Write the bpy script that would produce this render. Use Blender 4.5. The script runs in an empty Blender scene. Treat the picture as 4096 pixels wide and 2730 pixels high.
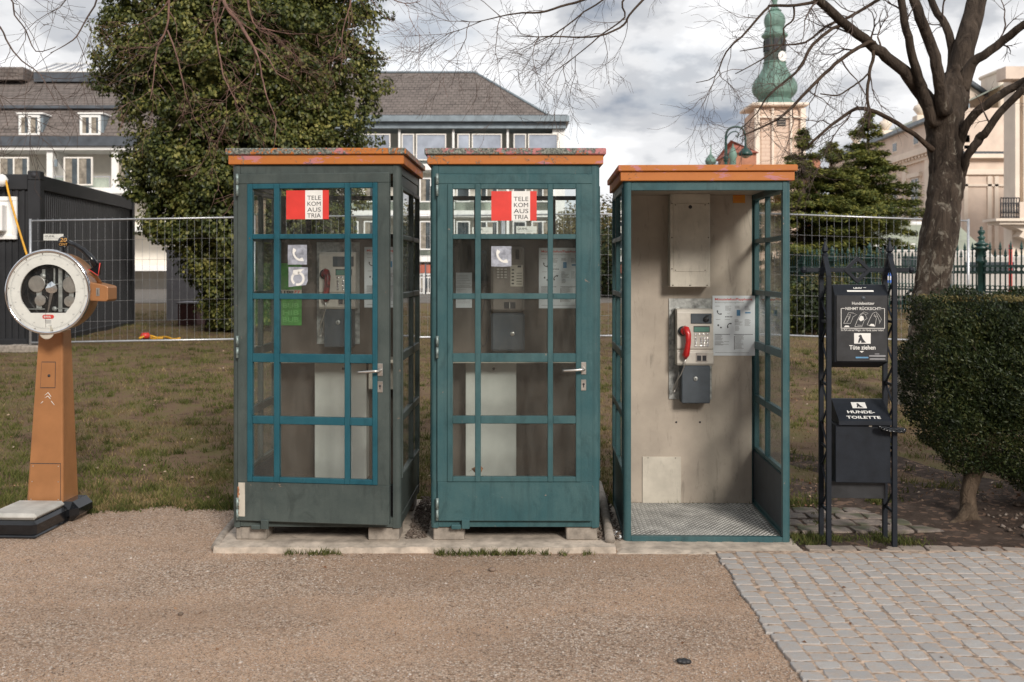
import bpy, bmesh, math, random
import numpy as np
from mathutils import Vector, Matrix, Euler
R = math.radians
random.seed(7)
SC = bpy.context.scene
COL = SC.collection
# ------------------------------------------------------------------ camera
H = 1.72
cam_d = bpy.data.cameras.new('camera')
cam = bpy.data.objects.new('camera', cam_d)
COL.objects.link(cam)
cam.location = (0, 0, H)
cam.rotation_euler = (R(90), 0, 0)
cam_d.lens = 36.0
cam_d.sensor_width = 36.0
cam_d.shift_y = -290 / 4096
cam_d.clip_end = 2000
cam_d.dof.use_dof = True
cam_d.dof.focus_distance = 6.5
cam_d.dof.aperture_fstop = 4.0
SC.camera = cam
# ------------------------------------------------------------------ sky
SUN_EL, SUN_AZ = 28, 158          # azimuth measured clockwise from +Y (the view direction)
w = bpy.data.worlds.new('World')
SC.world = w
w.use_nodes = True
nt = w.node_tree
nt.nodes.clear()


def wn(t, **k):
    n = nt.nodes.new(t)
    for a, b in k.items():
        setattr(n, a, b)
    return n


out = wn('ShaderNodeOutputWorld')
sky = wn('ShaderNodeTexSky', sky_type='NISHITA', sun_disc=False)
sky.sun_elevation = R(SUN_EL)
sky.sun_rotation = R(SUN_AZ)
bg1 = wn('ShaderNodeBackground')
bg1.inputs[1].default_value = 0.10
nt.links.new(sky.outputs[0], bg1.inputs[0])
tc = wn('ShaderNodeTexCoord')
mp = wn('ShaderNodeMapping')
mp.inputs['Scale'].default_value = (1, 1, 2.3)
mp.inputs['Location'].default_value = (3.1, 1.7, 0.35)
nt.links.new(tc.outputs['Generated'], mp.inputs[0])
n1 = wn('ShaderNodeTexNoise')
n1.inputs['Scale'].default_value = 6.5
n1.inputs['Detail'].default_value = 10
n1.inputs['Roughness'].default_value = 0.54
n1.inputs['Distortion'].default_value = 0.15
nt.links.new(mp.outputs[0], n1.inputs['Vector'])
cr = wn('ShaderNodeValToRGB')
cr.color_ramp.interpolation = 'EASE'
els = cr.color_ramp.elements
els[0].position = 0.32
els[0].color = (0.27, 0.31, 0.38, 1)
els[1].position = 0.62
els[1].color = (0.95, 0.95, 0.96, 1)
e = els.new(0.44)
e.color = (0.54, 0.555, 0.585, 1)
e = els.new(0.52)
e.color = (0.76, 0.765, 0.78, 1)
nt.links.new(n1.outputs[0], cr.inputs[0])
bg2 = wn('ShaderNodeBackground')
bg2.inputs[1].default_value = 1.06
nt.links.new(cr.outputs[0], bg2.inputs[0])
n2 = wn('ShaderNodeTexNoise')
n2.inputs['Scale'].default_value = 1.9
n2.inputs['Detail'].default_value = 5
nt.links.new(mp.outputs[0], n2.inputs['Vector'])
cr2 = wn('ShaderNodeValToRGB')
cr2.color_ramp.elements[0].position = 0.30
cr2.color_ramp.elements[0].color = (0.55, 0.55, 0.55, 1)
cr2.color_ramp.elements[1].position = 0.42
nt.links.new(n2.outputs[0], cr2.inputs[0])
mixw = wn('ShaderNodeMixShader')
nt.links.new(cr2.outputs[0], mixw.inputs[0])
nt.links.new(bg1.outputs[0], mixw.inputs[1])
nt.links.new(bg2.outputs[0], mixw.inputs[2])
nt.links.new(mixw.outputs[0], out.inputs[0])
# ------------------------------------------------------------------ sun
sd = bpy.data.lights.new('sun', 'SUN')
sd.energy = 3.1
sd.angle = R(13)
sd.color = (1.0, 0.93, 0.84)
sun = bpy.data.objects.new('sun', sd)
COL.objects.link(sun)
az, el = R(SUN_AZ), R(SUN_EL)
SV = Vector((math.sin(az) * math.cos(el), math.cos(az) * math.cos(el), math.sin(el)))
sun.rotation_euler = SV.to_track_quat('Z', 'Y').to_euler()
sun.location = SV * 50
# ------------------------------------------------------------------ exposure
SC.view_settings.view_transform = 'Standard'
SC.view_settings.look = 'None'
SC.view_settings.gamma = 1
SC.view_settings.use_curve_mapping = False
SC.view_settings.exposure = 0.12
SC.render.engine = 'CYCLES'
SC.cycles.max_bounces = 8
SC.cycles.transparent_max_bounces = 32


# ================================================================== helpers
def W(dx, dy, D):
    """a point seen at (dx, dy) on the 2353 px wide view, D metres away"""
    return Vector(((dx - 1176.5) / 2353 * D, D, H - (dy - 617.5) / 2353 * D))


def WX(dx, D):
    return (dx - 1176.5) / 2353 * D


def WZ(dy, D):
    return H - (dy - 617.5) / 2353 * D


class MB:
    def __init__(s):
        s.v = []; s.f = []; s.m = []; s.s = []
        s.M = Matrix()

    def add(s, vs, fs, mi=0, smooth=False):
        o = len(s.v)
        M = s.M
        s.v += [tuple(M @ Vector(p)) for p in vs]
        s.f += [tuple(i + o for i in f) for f in fs]
        s.m += [mi] * len(fs)
        s.s += [smooth] * len(fs)
        return s

    def box(s, x0, x1, y0, y1, z0, z1, c=0.0, mi=0):
        if x0 > x1: x0, x1 = x1, x0
        if y0 > y1: y0, y1 = y1, y0
        if z0 > z1: z0, z1 = z1, z0
        c = min(c, (x1 - x0) * .45, (y1 - y0) * .45, (z1 - z0) * .45)
        if c <= 0:
            vs = [(x, y, z) for x in (x0, x1) for y in (y0, y1) for z in (z0, z1)]
            fs = [(0, 1, 3, 2), (4, 6, 7, 5), (0, 4, 5, 1), (2, 3, 7, 6), (0, 2, 6, 4), (1, 5, 7, 3)]
            return s.add(vs, fs, mi)
        X = (x0, x1); Y = (y0, y1); Z = (z0, z1)
        vs = []; idx = {}
        for i in (0, 1):
            for j in (0, 1):
                for k in (0, 1):
                    p = [X[i], Y[j], Z[k]]
                    q = [c if i == 0 else -c, c if j == 0 else -c, c if k == 0 else -c]
                    for a in range(3):
                        r = [p[b] + (0 if b == a else q[b]) for b in range(3)]
                        idx[(i, j, k, a)] = len(vs)
                        vs.append(tuple(r))
        fs = []
        for a in range(3):
            b, cc = [t for t in range(3) if t != a]
            for u in (0, 1):
                q = []
                for (g, h) in ((0, 0), (1, 0), (1, 1), (0, 1)):
                    key = [0, 0, 0]; key[a] = u; key[b] = g; key[cc] = h
                    q.append(idx[(*key, a)])
                fs.append(tuple(q))
        for a in range(3):
            b, cc = [t for t in range(3) if t != a]
            for g in (0, 1):
                for h in (0, 1):
                    k0 = [0, 0, 0]; k0[b] = g; k0[cc] = h
                    k1 = list(k0); k1[a] = 1
                    fs.append((idx[(*k0, b)], idx[(*k1, b)], idx[(*k1, cc)], idx[(*k0, cc)]))
        for i in (0, 1):
            for j in (0, 1):
                for k in (0, 1):
                    fs.append((idx[(i, j, k, 0)], idx[(i, j, k, 1)], idx[(i, j, k, 2)]))
        return s.add(vs, fs, mi)

    def tube(s, pts, rad, n=8, cap=True, mi=0, smooth=True):
        pts = [Vector(p) for p in pts]
        if not hasattr(rad, '__len__'): rad = [rad] * len(pts)
        vs = []; fs = []
        up = None
        for i, p in enumerate(pts):
            a = pts[max(0, i - 1)]; b = pts[min(len(pts) - 1, i + 1)]
            d = (b - a)
            if d.length < 1e-9: d = Vector((0, 0, 1))
            d.normalize()
            if up is None:
                up = d.orthogonal().normalized()
            up = (up - d * up.dot(d))
            if up.length < 1e-6: up = d.orthogonal()
            up.normalize()
            q = d.cross(up)
            for k in range(n):
                t = 2 * math.pi * k / n
                vs.append(tuple(p + (up * math.cos(t) + q * math.sin(t)) * rad[i]))
        for i in range(len(pts) - 1):
            for k in range(n):
                k2 = (k + 1) % n
                fs.append((i * n + k, i * n + k2, (i + 1) * n + k2, (i + 1) * n + k))
        if cap:
            fs.append(tuple(range(n))[::-1]); o = (len(pts) - 1) * n
            fs.append(tuple(range(o, o + n)))
        return s.add(vs, fs, mi, smooth)

    def lathe(s, prof, n=24, mi=0, smooth=True, phase=0.0, cap=True):
        vs = []; fs = []
        for (r, z) in prof:
            for k in range(n):
                t = 2 * math.pi * k / n + phase
                vs.append((r * math.cos(t), r * math.sin(t), z))
        for i in range(len(prof) - 1):
            for k in range(n):
                k2 = (k + 1) % n
                fs.append((i * n + k, i * n + k2, (i + 1) * n + k2, (i + 1) * n + k))
        if cap:
            fs.append(tuple(range(n))[::-1]); o = (len(prof) - 1) * n
            fs.append(tuple(range(o, o + n)))
        return s.add(vs, fs, mi, smooth)

    def prism(s, poly, y0, y1, mi=0):
        """polygon of (x,z) extruded from y0 to y1"""
        n = len(poly)
        vs = [(x, y0, z) for x, z in poly] + [(x, y1, z) for x, z in poly]
        fs = [tuple(range(n)), tuple(range(n, 2 * n))[::-1]]
        fs += [(i, (i + 1) % n, n + (i + 1) % n, n + i) for i in range(n)]
        return s.add(vs, fs, mi)

    def quad(s, a, b, c, d, mi=0):
        return s.add([a, b, c, d], [(0, 1, 2, 3)], mi)

    def mesh(s, me, M2, mi=0):
        M0 = s.M; s.M = M0 @ M2
        s.add([v.co for v in me.vertices], [tuple(p.vertices) for p in me.polygons], mi)
        s.M = M0
        return s

    def data(s, name, mats):
        me = bpy.data.meshes.new(name)
        me.from_pydata(s.v, [], s.f)
        if not isinstance(mats, (list, tuple)): mats = [mats]
        for m in mats: me.materials.append(m)
        me.polygons.foreach_set('material_index', s.m)
        me.polygons.foreach_set('use_smooth', s.s)
        if len(s.f) < 30000:
            bm = bmesh.new(); bm.from_mesh(me)
            bmesh.ops.recalc_face_normals(bm, faces=bm.faces)
            bm.to_mesh(me); bm.free()
        me.update()
        return me

    def build(s, name, mats, parent=None, loc=None, rot=None):
        return link(name, s.data(name, mats), parent, loc, rot)


def link(name, data, parent=None, loc=None, rot=None):
    o = bpy.data.objects.new(name, data)
    COL.objects.link(o)
    o.parent = parent
    if loc is not None: o.location = loc
    if rot is not None: o.rotation_euler = rot
    return o


def tag(o, label=None, cat=None, group=None, kind=None):
    if label: o['label'] = label
    if cat: o['category'] = cat
    if group: o['group'] = group
    if kind: o['kind'] = kind
    return o


def thing(name, loc, rz, label, cat, group=None):
    o = link(name, None, None, loc, (0, 0, rz))
    o.empty_display_size = .1
    return tag(o, label, cat, group)


def struct(o):
    o['kind'] = 'structure'
    return o


def stuff(o):
    o['kind'] = 'stuff'
    return o


def kids(o):
    return [c for c in bpy.data.objects if c.parent == o]


def copy_tree(o, parent=None):
    c = o.copy()
    COL.objects.link(c)
    c.parent = parent
    for ch in kids(o):
        copy_tree(ch, c)
    return c


_tx = {}


def textmesh(t, offset=0.0):
    k = (t, offset)
    if k in _tx: return _tx[k]
    cu = bpy.data.curves.new('lettering', 'FONT')
    cu.body = t
    cu.align_x = 'LEFT'
    cu.resolution_u = 3
    cu.offset = offset
    ob = bpy.data.objects.new('lettering', cu)
    me = bpy.data.meshes.new_from_object(ob)
    bpy.data.objects.remove(ob)
    bpy.data.curves.remove(cu)
    _tx[k] = me
    return me


def put_text(mb, t, x, y, z, w=None, h=None, mi=0, offset=0.0, align='C', slant=0.0):
    """lettering on the XZ plane facing -Y; (x,z) = middle (or left) of the baseline, w = width, h = cap height"""
    me = textmesh(t, offset)
    xs = [v.co.x for v in me.vertices]; ys = [v.co.y for v in me.vertices]
    x0, x1, y1 = min(xs), max(xs), max(ys)
    base = 0.0
    sy = (h / (y1 - base)) if h else w / (x1 - x0)
    sx = (w / (x1 - x0)) if w else sy
    ox = x - (sx * (x1 - x0) / 2 if align == 'C' else 0) - x0 * sx
    M2 = Matrix(((sx, slant * sx, 0, ox), (0, 0, -1, y), (0, sy, 0, z), (0, 0, 0, 1)))
    mb.mesh(me, M2, mi)


def npmesh(name, V, F, mat, rnd=None, parent=None, smooth=False):
    """V (n,3) floats, F (m,k) ints"""
    me = bpy.data.meshes.new(name)
    V = np.ascontiguousarray(V, dtype=np.float32); F = np.ascontiguousarray(F, dtype=np.int32)
    me.vertices.add(len(V)); me.vertices.foreach_set('co', V.ravel())
    k = F.shape[1]
    me.loops.add(F.size); me.loops.foreach_set('vertex_index', F.ravel())
    me.polygons.add(len(F))
    me.polygons.foreach_set('loop_start', np.arange(0, F.size, k, dtype=np.int32))
    if rnd is not None:
        a = me.attributes.new('rnd', 'FLOAT', 'POINT')
        a.data.foreach_set('value', np.ascontiguousarray(rnd, dtype=np.float32))
    me.materials.append(mat)
    me.update(calc_edges=True)
    if smooth:
        me.polygons.foreach_set('use_smooth', np.ones(len(F), dtype=bool))
    return link(name, me, parent)


def leafmesh(name, C, N, size, mat, parent=None, rng=None, aspect=.6, droop=0.0, jitter=.35, fold=.15, dirs=None):
    """C centres, N preferred normals, each leaf = folded diamond of 2 triangles"""
    rng = rng or np.random.default_rng(1)
    n = len(C)
    N = N + rng.normal(size=(n, 3)) * jitter
    N /= np.linalg.norm(N, axis=1)[:, None] + 1e-9
    if dirs is None:
        T = rng.normal(size=(n, 3)); T[:, 2] -= droop
    else:
        T = dirs + rng.normal(size=(n, 3)) * .35
    T -= N * (T * N).sum(1)[:, None]
    T /= np.linalg.norm(T, axis=1)[:, None] + 1e-9
    B = np.cross(N, T)
    s = size * rng.uniform(.6, 1.3, n)[:, None]
    a = C + T * s * .5; b = C - T * s * .5
    f = N * s * fold
    c = C + B * s * aspect * .5 + f; d = C - B * s * aspect * .5 + f
    V = np.stack([a, c, b, d], 1).reshape(-1, 3)
    i = np.arange(n)[:, None] * 4
    F = np.concatenate([i + [0, 1, 2], i + [0, 2, 3]], 1).reshape(-1, 3)
    r = np.repeat(rng.random(n), 4)
    return npmesh(name, V, F, mat, r, parent)


# ================================================================== materials
def newmat(name):
    m = bpy.data.materials.new(name)
    m.use_nodes = True
    t = m.node_tree
    t.nodes.clear()
    o = t.nodes.new('ShaderNodeOutputMaterial')
    b = t.nodes.new('ShaderNodeBsdfPrincipled')
    t.links.new(b.outputs[0], o.inputs[0])
    return m, t, b, o


def N(t, ty, **k):
    n = t.nodes.new(ty)
    for a, b in k.items():
        if a.startswith('i_'):
            n.inputs[a[2:].replace('_', ' ')].default_value = b
        else:
            setattr(n, a, b)
    return n


def noise(t, scale, detail=4, rough=.55, vec=None, dist=0.0):
    n = N(t, 'ShaderNodeTexNoise')
    n.inputs['Scale'].default_value = scale
    n.inputs['Detail'].default_value = detail
    n.inputs['Roughness'].default_value = rough
    n.inputs['Distortion'].default_value = dist
    if vec is not None: t.links.new(vec, n.inputs['Vector'])
    return n.outputs[0]


def ramp(t, fac, stops):
    r = N(t, 'ShaderNodeValToRGB')
    e = r.color_ramp.elements
    def c4(c): return (*c, 1) if hasattr(c, '__len__') else (c, c, c, 1)
    e[0].position = stops[0][0]; e[0].color = c4(stops[0][1])
    e[1].position = stops[-1][0]; e[1].color = c4(stops[-1][1])
    for p, c in stops[1:-1]:
        x = e.new(p); x.color = c4(c)
    t.links.new(fac, r.inputs[0])
    return r.outputs[0]


def mixc(t, fac, a, b, bt='MIX'):
    m = N(t, 'ShaderNodeMix', data_type='RGBA', blend_type=bt)
    def s(sock, v):
        if hasattr(v, 'is_linked') or isinstance(v, bpy.types.NodeSocket): t.links.new(v, sock)
        elif hasattr(v, '__len__'): sock.default_value = (*v, 1)
        else: sock.default_value = v
    s(m.inputs[0], fac); s(m.inputs[6], a); s(m.inputs[7], b)
    return m.outputs[2]


def coords(t, scale=None, kind='Object'):
    c = N(t, 'ShaderNodeTexCoord').outputs[kind]
    if scale:
        m = N(t, 'ShaderNodeMapping')
        m.inputs['Scale'].default_value = scale
        t.links.new(c, m.inputs[0])
        c = m.outputs[0]
    return c


def worldpos(t, scale=None):
    c = N(t, 'ShaderNodeNewGeometry').outputs['Position']
    if scale:
        m = N(t, 'ShaderNodeMapping')
        m.inputs['Scale'].default_value = scale
        t.links.new(c, m.inputs[0])
        c = m.outputs[0]
    return c


def bump(t, b, h, strength=.3, dist=.01):
    n = N(t, 'ShaderNodeBump')
    n.inputs['Strength'].default_value = strength
    n.inputs['Distance'].default_value = dist
    t.links.new(h, n.inputs['Height'])
    t.links.new(n.outputs[0], b.inputs['Normal'])


def setb(b, rough=None, metal=None, spec=None, coat=None):
    if rough is not None: b.inputs['Roughness'].default_value = rough
    if metal is not None: b.inputs['Metallic'].default_value = metal
    if spec is not None: b.inputs['Specular IOR Level'].default_value = spec
    if coat is not None: b.inputs['Coat Weight'].default_value = coat


def plain(name, c, rough=.6, metal=0, var=.12, scale=12, bmp=0.0, bscale=60, spec=.5, coat=0, world=False, stain=False):
    m, t, b, o = newmat(name)
    co = worldpos(t) if world else coords(t)
    f = noise(t, scale, 5, .6, co)
    lo = tuple(max(0, x * (1 - var * 1.6)) for x in c); hi = tuple(min(1, x * (1 + var * 1.6)) for x in c)
    t.links.new(ramp(t, f, [(.3, lo), (.7, hi)]), b.inputs[0])
    setb(b, rough, metal, spec, coat)
    if stain:
        sc_ = noise(t, 1.0, 8, .75, worldpos(t, (16, 16, 3.2)), .7)
        cc = mixc(t, ramp(t, sc_, [(.56, 0.0), (.66, .5)]), b.inputs[0].links[0].from_socket, tuple(x * .42 for x in c))
        s2 = noise(t, 1.0, 9, .8, worldpos(t, (60, 60, 60)), .2)
        cc = mixc(t, ramp(t, s2, [(.62, 0.0), (.66, .6)]), cc, tuple(x * .5 for x in c))
        t.links.new(cc, b.inputs[0])
    if bmp: bump(t, b, noise(t, bscale, 4, .6, co), bmp, .004)
    return m


def paint(name, c, fade, rust=.0, rough=.45, dirt=.5, chipcol=(.16, .07, .035), bottom=True):
    """old painted metal: faded patches, streaks, chips, grime near the foot"""
    m, t, b, o = newmat(name)
    co = coords(t)
    w_ = worldpos(t)
    f = noise(t, 3.5, 6, .65, w_, .4)
    base = mixc(t, ramp(t, f, [(.35, 0.0), (.68, 1.0)]), c, fade)
    st = noise(t, 1.0, 5, .6, worldpos(t, (22, 22, 1.6)))
    base = mixc(t, ramp(t, st, [(.5, 0.0), (.75, dirt)]), base, tuple(x * .45 + .01 for x in c))
    fine = noise(t, 220, 3, .7, w_)
    base = mixc(t, ramp(t, fine, [(.35, 0.0), (.75, .25)]), base, tuple(min(1, x * 1.9 + .03) for x in c))
    sm = noise(t, 1.0, 6, .7, worldpos(t, (7, 7, 4)), 1.2)
    base = mixc(t, ramp(t, sm, [(.52, 0.0), (.66, .38)]), base, tuple(x * .5 for x in c))
    sm2 = noise(t, 1.0, 7, .75, worldpos(t, (9, 9, 2.2)), .8)
    base = mixc(t, ramp(t, sm2, [(.60, 0.0), (.72, .28)]), base, tuple(min(1, x * 1.5 + .05) for x in fade))
    if rust > 0:
        ch = noise(t, 14, 9, .72, w_, .6)
        k = ramp(t, ch, [(.70 - rust * .12, 0.0), (.72 - rust * .12, 1.0)])
        base = mixc(t, k, base, chipcol)
    t.links.new(base, b.inputs[0])
    setb(b, rough, 0, .28)
    bump(t, b, noise(t, 160, 4, .6, w_), .12, .002)
    return m


def cap_mat(name, lichen, pink):
    m, t, b, o = newmat(name)
    w_ = worldpos(t)
    org = mixc(t, noise(t, 9, 5, .6, w_), (.46, .155, .022), (.38, .11, .016))
    pk = noise(t, 1.0, 8, .68, worldpos(t, (5, 5, 16)), .5)
    col = mixc(t, ramp(t, pk, [(.58 - pink, 0.0), (.60 - pink, 1.0)]), org, mixc(t, noise(t, 6, 3, .5, w_), (.46, .165, .15), (.38, .15, .18)))
    rd = noise(t, 1.0, 8, .7, worldpos(t, (3, 3, 30)), .4)
    col = mixc(t, ramp(t, rd, [(.68, 0.0), (.70, .8)]), col, (.36, .05, .02))
    lc = noise(t, 26, 10, .75, w_, .8)
    sp = noise(t, 3.0, 3, .5, w_)
    mul = N(t, 'ShaderNodeMath', operation='MULTIPLY_ADD')
    t.links.new(sp, mul.inputs[0]); mul.inputs[1].default_value = .45
    t.links.new(lc, mul.inputs[2])
    thr = .92 - lichen * .22
    k = ramp(t, mul.outputs[0], [(thr - .02, 0.0), (thr + .02, 1.0)])
    lcol = ramp(t, noise(t, 90, 4, .6, w_), [(.35, (.03, .032, .028)), (.5, (.12, .13, .11)), (.68, (.30, .31, .27))])
    col = mixc(t, k, col, lcol)
    t.links.new(col, b.inputs[0])
    setb(b, .55)
    bump(t, b, k, .5, .004)
    return m


def glass_mat(name, tint=(.965, .985, .98), dirt=.05, rough=.0, ior=1.5):
    m, t, b, o = newmat(name)
    t.nodes.remove(b)
    tr = N(t, 'ShaderNodeBsdfTransparent'); tr.inputs[0].default_value = (*tint, 1)
    gl = N(t, 'ShaderNodeBsdfGlossy'); gl.inputs['Roughness'].default_value = rough
    fr = N(t, 'ShaderNodeFresnel'); fr.inputs[0].default_value = ior
    mx = N(t, 'ShaderNodeMixShader')
    gm = N(t, 'ShaderNodeNewGeometry'); io = N(t, 'ShaderNodeMath', operation='MULTIPLY_ADD'); t.links.new(gm.outputs['Backfacing'], io.inputs[0])
    io.inputs[1].default_value = 1 / ior - ior; io.inputs[2].default_value = ior; t.links.new(io.outputs[0], fr.inputs[0])
    t.links.new(fr.outputs[0], mx.inputs[0]); t.links.new(tr.outputs[0], mx.inputs[1]); t.links.new(gl.outputs[0], mx.inputs[2])
    df = N(t, 'ShaderNodeBsdfDiffuse'); df.inputs[0].default_value = (.55, .55, .5, 1)
    dn = noise(t, 1.0, 6, .65, worldpos(t, (14, 14, 4)))
    m2 = N(t, 'ShaderNodeMixShader')
    t.links.new(ramp(t, dn, [(.4, dirt * .4), (.8, dirt * 2.2)]), m2.inputs[0])
    t.links.new(mx.outputs[0], m2.inputs[1]); t.links.new(df.outputs[0], m2.inputs[2])
    t.links.new(m2.outputs[0], o.inputs[0])
    return m


def leaf_mat(name, cols, rough=.45, spec=.5, scale=1.2, trans=.25):
    m, t, b, o = newmat(name)
    a = N(t, 'ShaderNodeAttribute', attribute_name='rnd')
    big = noise(t, scale, 4, .6, worldpos(t))
    ad = N(t, 'ShaderNodeMath', operation='MULTIPLY_ADD')
    t.links.new(a.outputs['Fac'], ad.inputs[0]); ad.inputs[1].default_value = .55
    sb = N(t, 'ShaderNodeMath', operation='SUBTRACT'); t.links.new(big, sb.inputs[0]); sb.inputs[1].default_value = .27
    t.links.new(sb.outputs[0], ad.inputs[2])
    n = len(cols)
    col = ramp(t, ad.outputs[0], [(.08 + .84 * i / (n - 1), c) for i, c in enumerate(cols)])
    t.links.new(col, b.inputs[0])
    setb(b, rough, 0, spec)
    tl = N(t, 'ShaderNodeBsdfTranslucent'); t.links.new(col, tl.inputs[0])
    mx = N(t, 'ShaderNodeMixShader'); mx.inputs[0].default_value = trans
    t.links.new(b.outputs[0], mx.inputs[1]); t.links.new(tl.outputs[0], mx.inputs[2])
    t.links.new(mx.outputs[0], o.inputs[0])
    return m


def bark_mat(name, c1, c2, c3=None, scale=9):
    m, t, b, o = newmat(name)
    w_ = worldpos(t, (scale, scale, scale * .28))
    f = noise(t, 1.0, 8, .7, w_, .6)
    col = ramp(t, f, [(.3, c1), (.68, c2)])
    if c3:
        g = noise(t, 11, 8, .75, worldpos(t, (1, 1, .6)), .8)
        z = N(t, 'ShaderNodeSeparateXYZ'); t.links.new(worldpos(t), z.inputs[0])
        sc_ = N(t, 'ShaderNodeMath', operation='MULTIPLY_ADD'); t.links.new(z.outputs[2], sc_.inputs[0]); sc_.inputs[1].default_value = -.045
        t.links.new(g, sc_.inputs[2])
        col = mixc(t, ramp(t, sc_.outputs[0], [(.44, 0.0), (.50, .8)]), col, c3)
    t.links.new(col, b.inputs[0])
    setb(b, .9, 0, .2)
    bump(t, b, f, 1.0, .07)
    return m


M = {}
M['teal'] = paint('booth_teal_paint', (.027, .078, .088), (.055, .108, .112), .30, .42, .55, (.26, .19, .15))
M['teal_dk'] = paint('booth_teal_paint_dark', (.030, .095, .105), (.050, .120, .125), .25, .42, .4)
M['grey'] = paint('booth_grey_paint', (.042, .056, .054), (.072, .088, .082), .30, .45, .5, (.24, .17, .13))
M['grid_teal'] = paint('booth_grid_paint', (.009, .068, .095), (.020, .088, .112), .05, .38, .25)
M['cap1'] = cap_mat('cap_orange_lichen', .90, .03)
M['cap1f'] = cap_mat('cap_orange_fascia', .30, .02)
M['cap2'] = cap_mat('cap_pink_lichen', .90, .12)
M['cap3'] = cap_mat('cap_orange_clean', .22, .015)
M['roofgrey'] = plain('roof_felt', (.12, .11, .10), .9, scale=20, bmp=.4)
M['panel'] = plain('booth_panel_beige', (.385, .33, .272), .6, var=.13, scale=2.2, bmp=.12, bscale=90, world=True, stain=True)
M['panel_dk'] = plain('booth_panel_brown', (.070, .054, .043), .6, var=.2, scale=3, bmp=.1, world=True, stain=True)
M['cream'] = plain('cream_metal', (.50, .46, .39), .5, var=.10, scale=6, bmp=.1, stain=True)
M['whitepanel'] = plain('white_panel', (.50, .50, .465), .55, var=.08, scale=4, bmp=.1)
M['glass'] = glass_mat('window_glass', dirt=.016)
M['glass_side'] = glass_mat('side_glass', dirt=.03)
M['steel'] = plain('brushed_steel', (.55, .53, .50), .35, .9, var=.15, scale=14)
M['steel_old'] = plain('tarnished_steel', (.33, .34, .33), .5, .6, var=.35, scale=22, bmp=.3)
M['chrome'] = plain('chrome', (.75, .76, .78), .12, 1, var=.05)
M['rubber'] = plain('black_rubber', (.018, .018, .020), .5, var=.3)
M['black'] = plain('black_plastic', (.022, .023, .026), .45, var=.25, bmp=.1)
M['anth'] = plain('anthracite_metal', (.011, .014, .020), .55, var=.18, scale=10, bmp=.15, spec=.25)
M['bluegrey'] = plain('coinbox_bluegrey', (.050, .062, .075), .5, var=.12, bmp=.2, bscale=200)
M['red'] = plain('handset_red', (.42, .015, .015), .28, var=.15, scale=30, coat=.3)
M['darkred'] = plain('handset_worn_red', (.16, .02, .02), .4, var=.6, scale=40)
M['phone'] = plain('phone_grey', (.50, .47, .42), .4, var=.08, bmp=.08)
M['phone_dk'] = plain('phone_brown', (.18, .155, .135), .5, var=.12)
M['lcd'] = plain('lcd_green', (.10, .22, .18), .25, var=.08)
M['paper'] = plain('paper_white', (.62, .65, .68), .7, var=.05, scale=5)
M['ink'] = plain('ink_black', (.03, .03, .035), .7)
M['inkgrey'] = plain('ink_grey', (.25, .25, .26), .7)
M['inkblue'] = plain('ink_blue', (.10, .25, .42), .7)
M['inkred'] = plain('ink_red', (.55, .05, .035), .6)
M['stred'] = plain('sticker_red', (.62, .045, .035), .4, var=.08, scale=8)
M['stwhite'] = plain('sticker_white', (.72, .71, .68), .4, var=.06, scale=8)
M['stsilver'] = plain('sticker_silver', (.36, .38, .44), .35, .3, var=.25, scale=30)
M['green'] = plain('flyer_green', (.07, .24, .05), .6, var=.2, scale=25)
M['orange'] = plain('sticker_orange', (.60, .24, .02), .5)
M['copper'] = plain('hammered_copper_paint', (.38, .175, .072), .38, .25, var=.08, scale=5, bmp=.25, bscale=260, coat=.1)
M['dial'] = plain('dial_white', (.68, .66, .63), .4, var=.04)
M['gold'] = plain('gold_lettering', (.60, .33, .10), .4, .3)
M['step'] = plain('step_plate_grey', (.42, .41, .38), .7, var=.12, scale=9, bmp=.3)
M['glossblack'] = plain('gloss_black', (.008, .009, .011), .16, var=.3, coat=.15)
M['concrete'] = plain('concrete', (.44, .375, .31), .9, var=.25, scale=9, bmp=.9, bscale=60, world=True, stain=True)
M['block'] = plain('concrete_block', (.27, .235, .20), .9, var=.2, scale=18, bmp=.6, bscale=90, world=True, stain=True)
M['galv'] = plain('galvanised_steel', (.50, .51, .53), .4, .7, var=.12, scale=30)
M['white'] = plain('white_paint', (.82, .81, .79), .6, var=.05, scale=3)
M['render_w'] = plain('cream_render', (.80, .76, .70), .85, var=.05, scale=1.2, world=True)
M['render_o'] = plain('recess_render', (.76, .71, .64), .85, var=.05, scale=1.2, world=True)
M['palace'] = plain('palace_stucco', (.67, .55, .46), .85, var=.08, scale=.8, world=True)
M['palace_lt'] = plain('palace_trim', (.76, .66, .56), .85, var=.06, scale=.8, world=True)
M['zinc'] = plain('zinc_flashing', (.20, .24, .27), .5, .3, var=.15, scale=2, world=True)
M['darkzinc'] = plain('dark_gutter', (.065, .075, .09), .6, var=.2, scale=2, world=True)
M['winglass'] = plain('far_window_glass', (.055, .070, .080), .08, 0, var=.4, scale=1.5, spec=.9, world=True)
M['blueglass'] = plain('far_window_sky_glass', (.34, .37, .43), .10, .35, var=.25, scale=.7, spec=.9, world=True)  # sky reflection painted into the pale blue base colour
M['curtain'] = plain('curtain_brown', (.25, .22, .18), .9, var=.3, scale=4, world=True)
M['coppergreen'] = plain('verdigris_copper', (.125, .21, .175), .65, .1, var=.28, scale=.6, world=True)
M['copperdark'] = plain('dark_copper', (.055, .075, .065), .7, .1, var=.3, scale=.8, world=True)
M['redroof'] = plain('red_roof', (.33, .10, .065), .85, var=.25, scale=.7, world=True)
M['greenroof'] = plain('pale_green_roof', (.30, .32, .25), .8, var=.1, scale=1, world=True)
M['iron'] = plain('green_iron_paint', (.012, .050, .042), .4, var=.3, scale=8)
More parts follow.
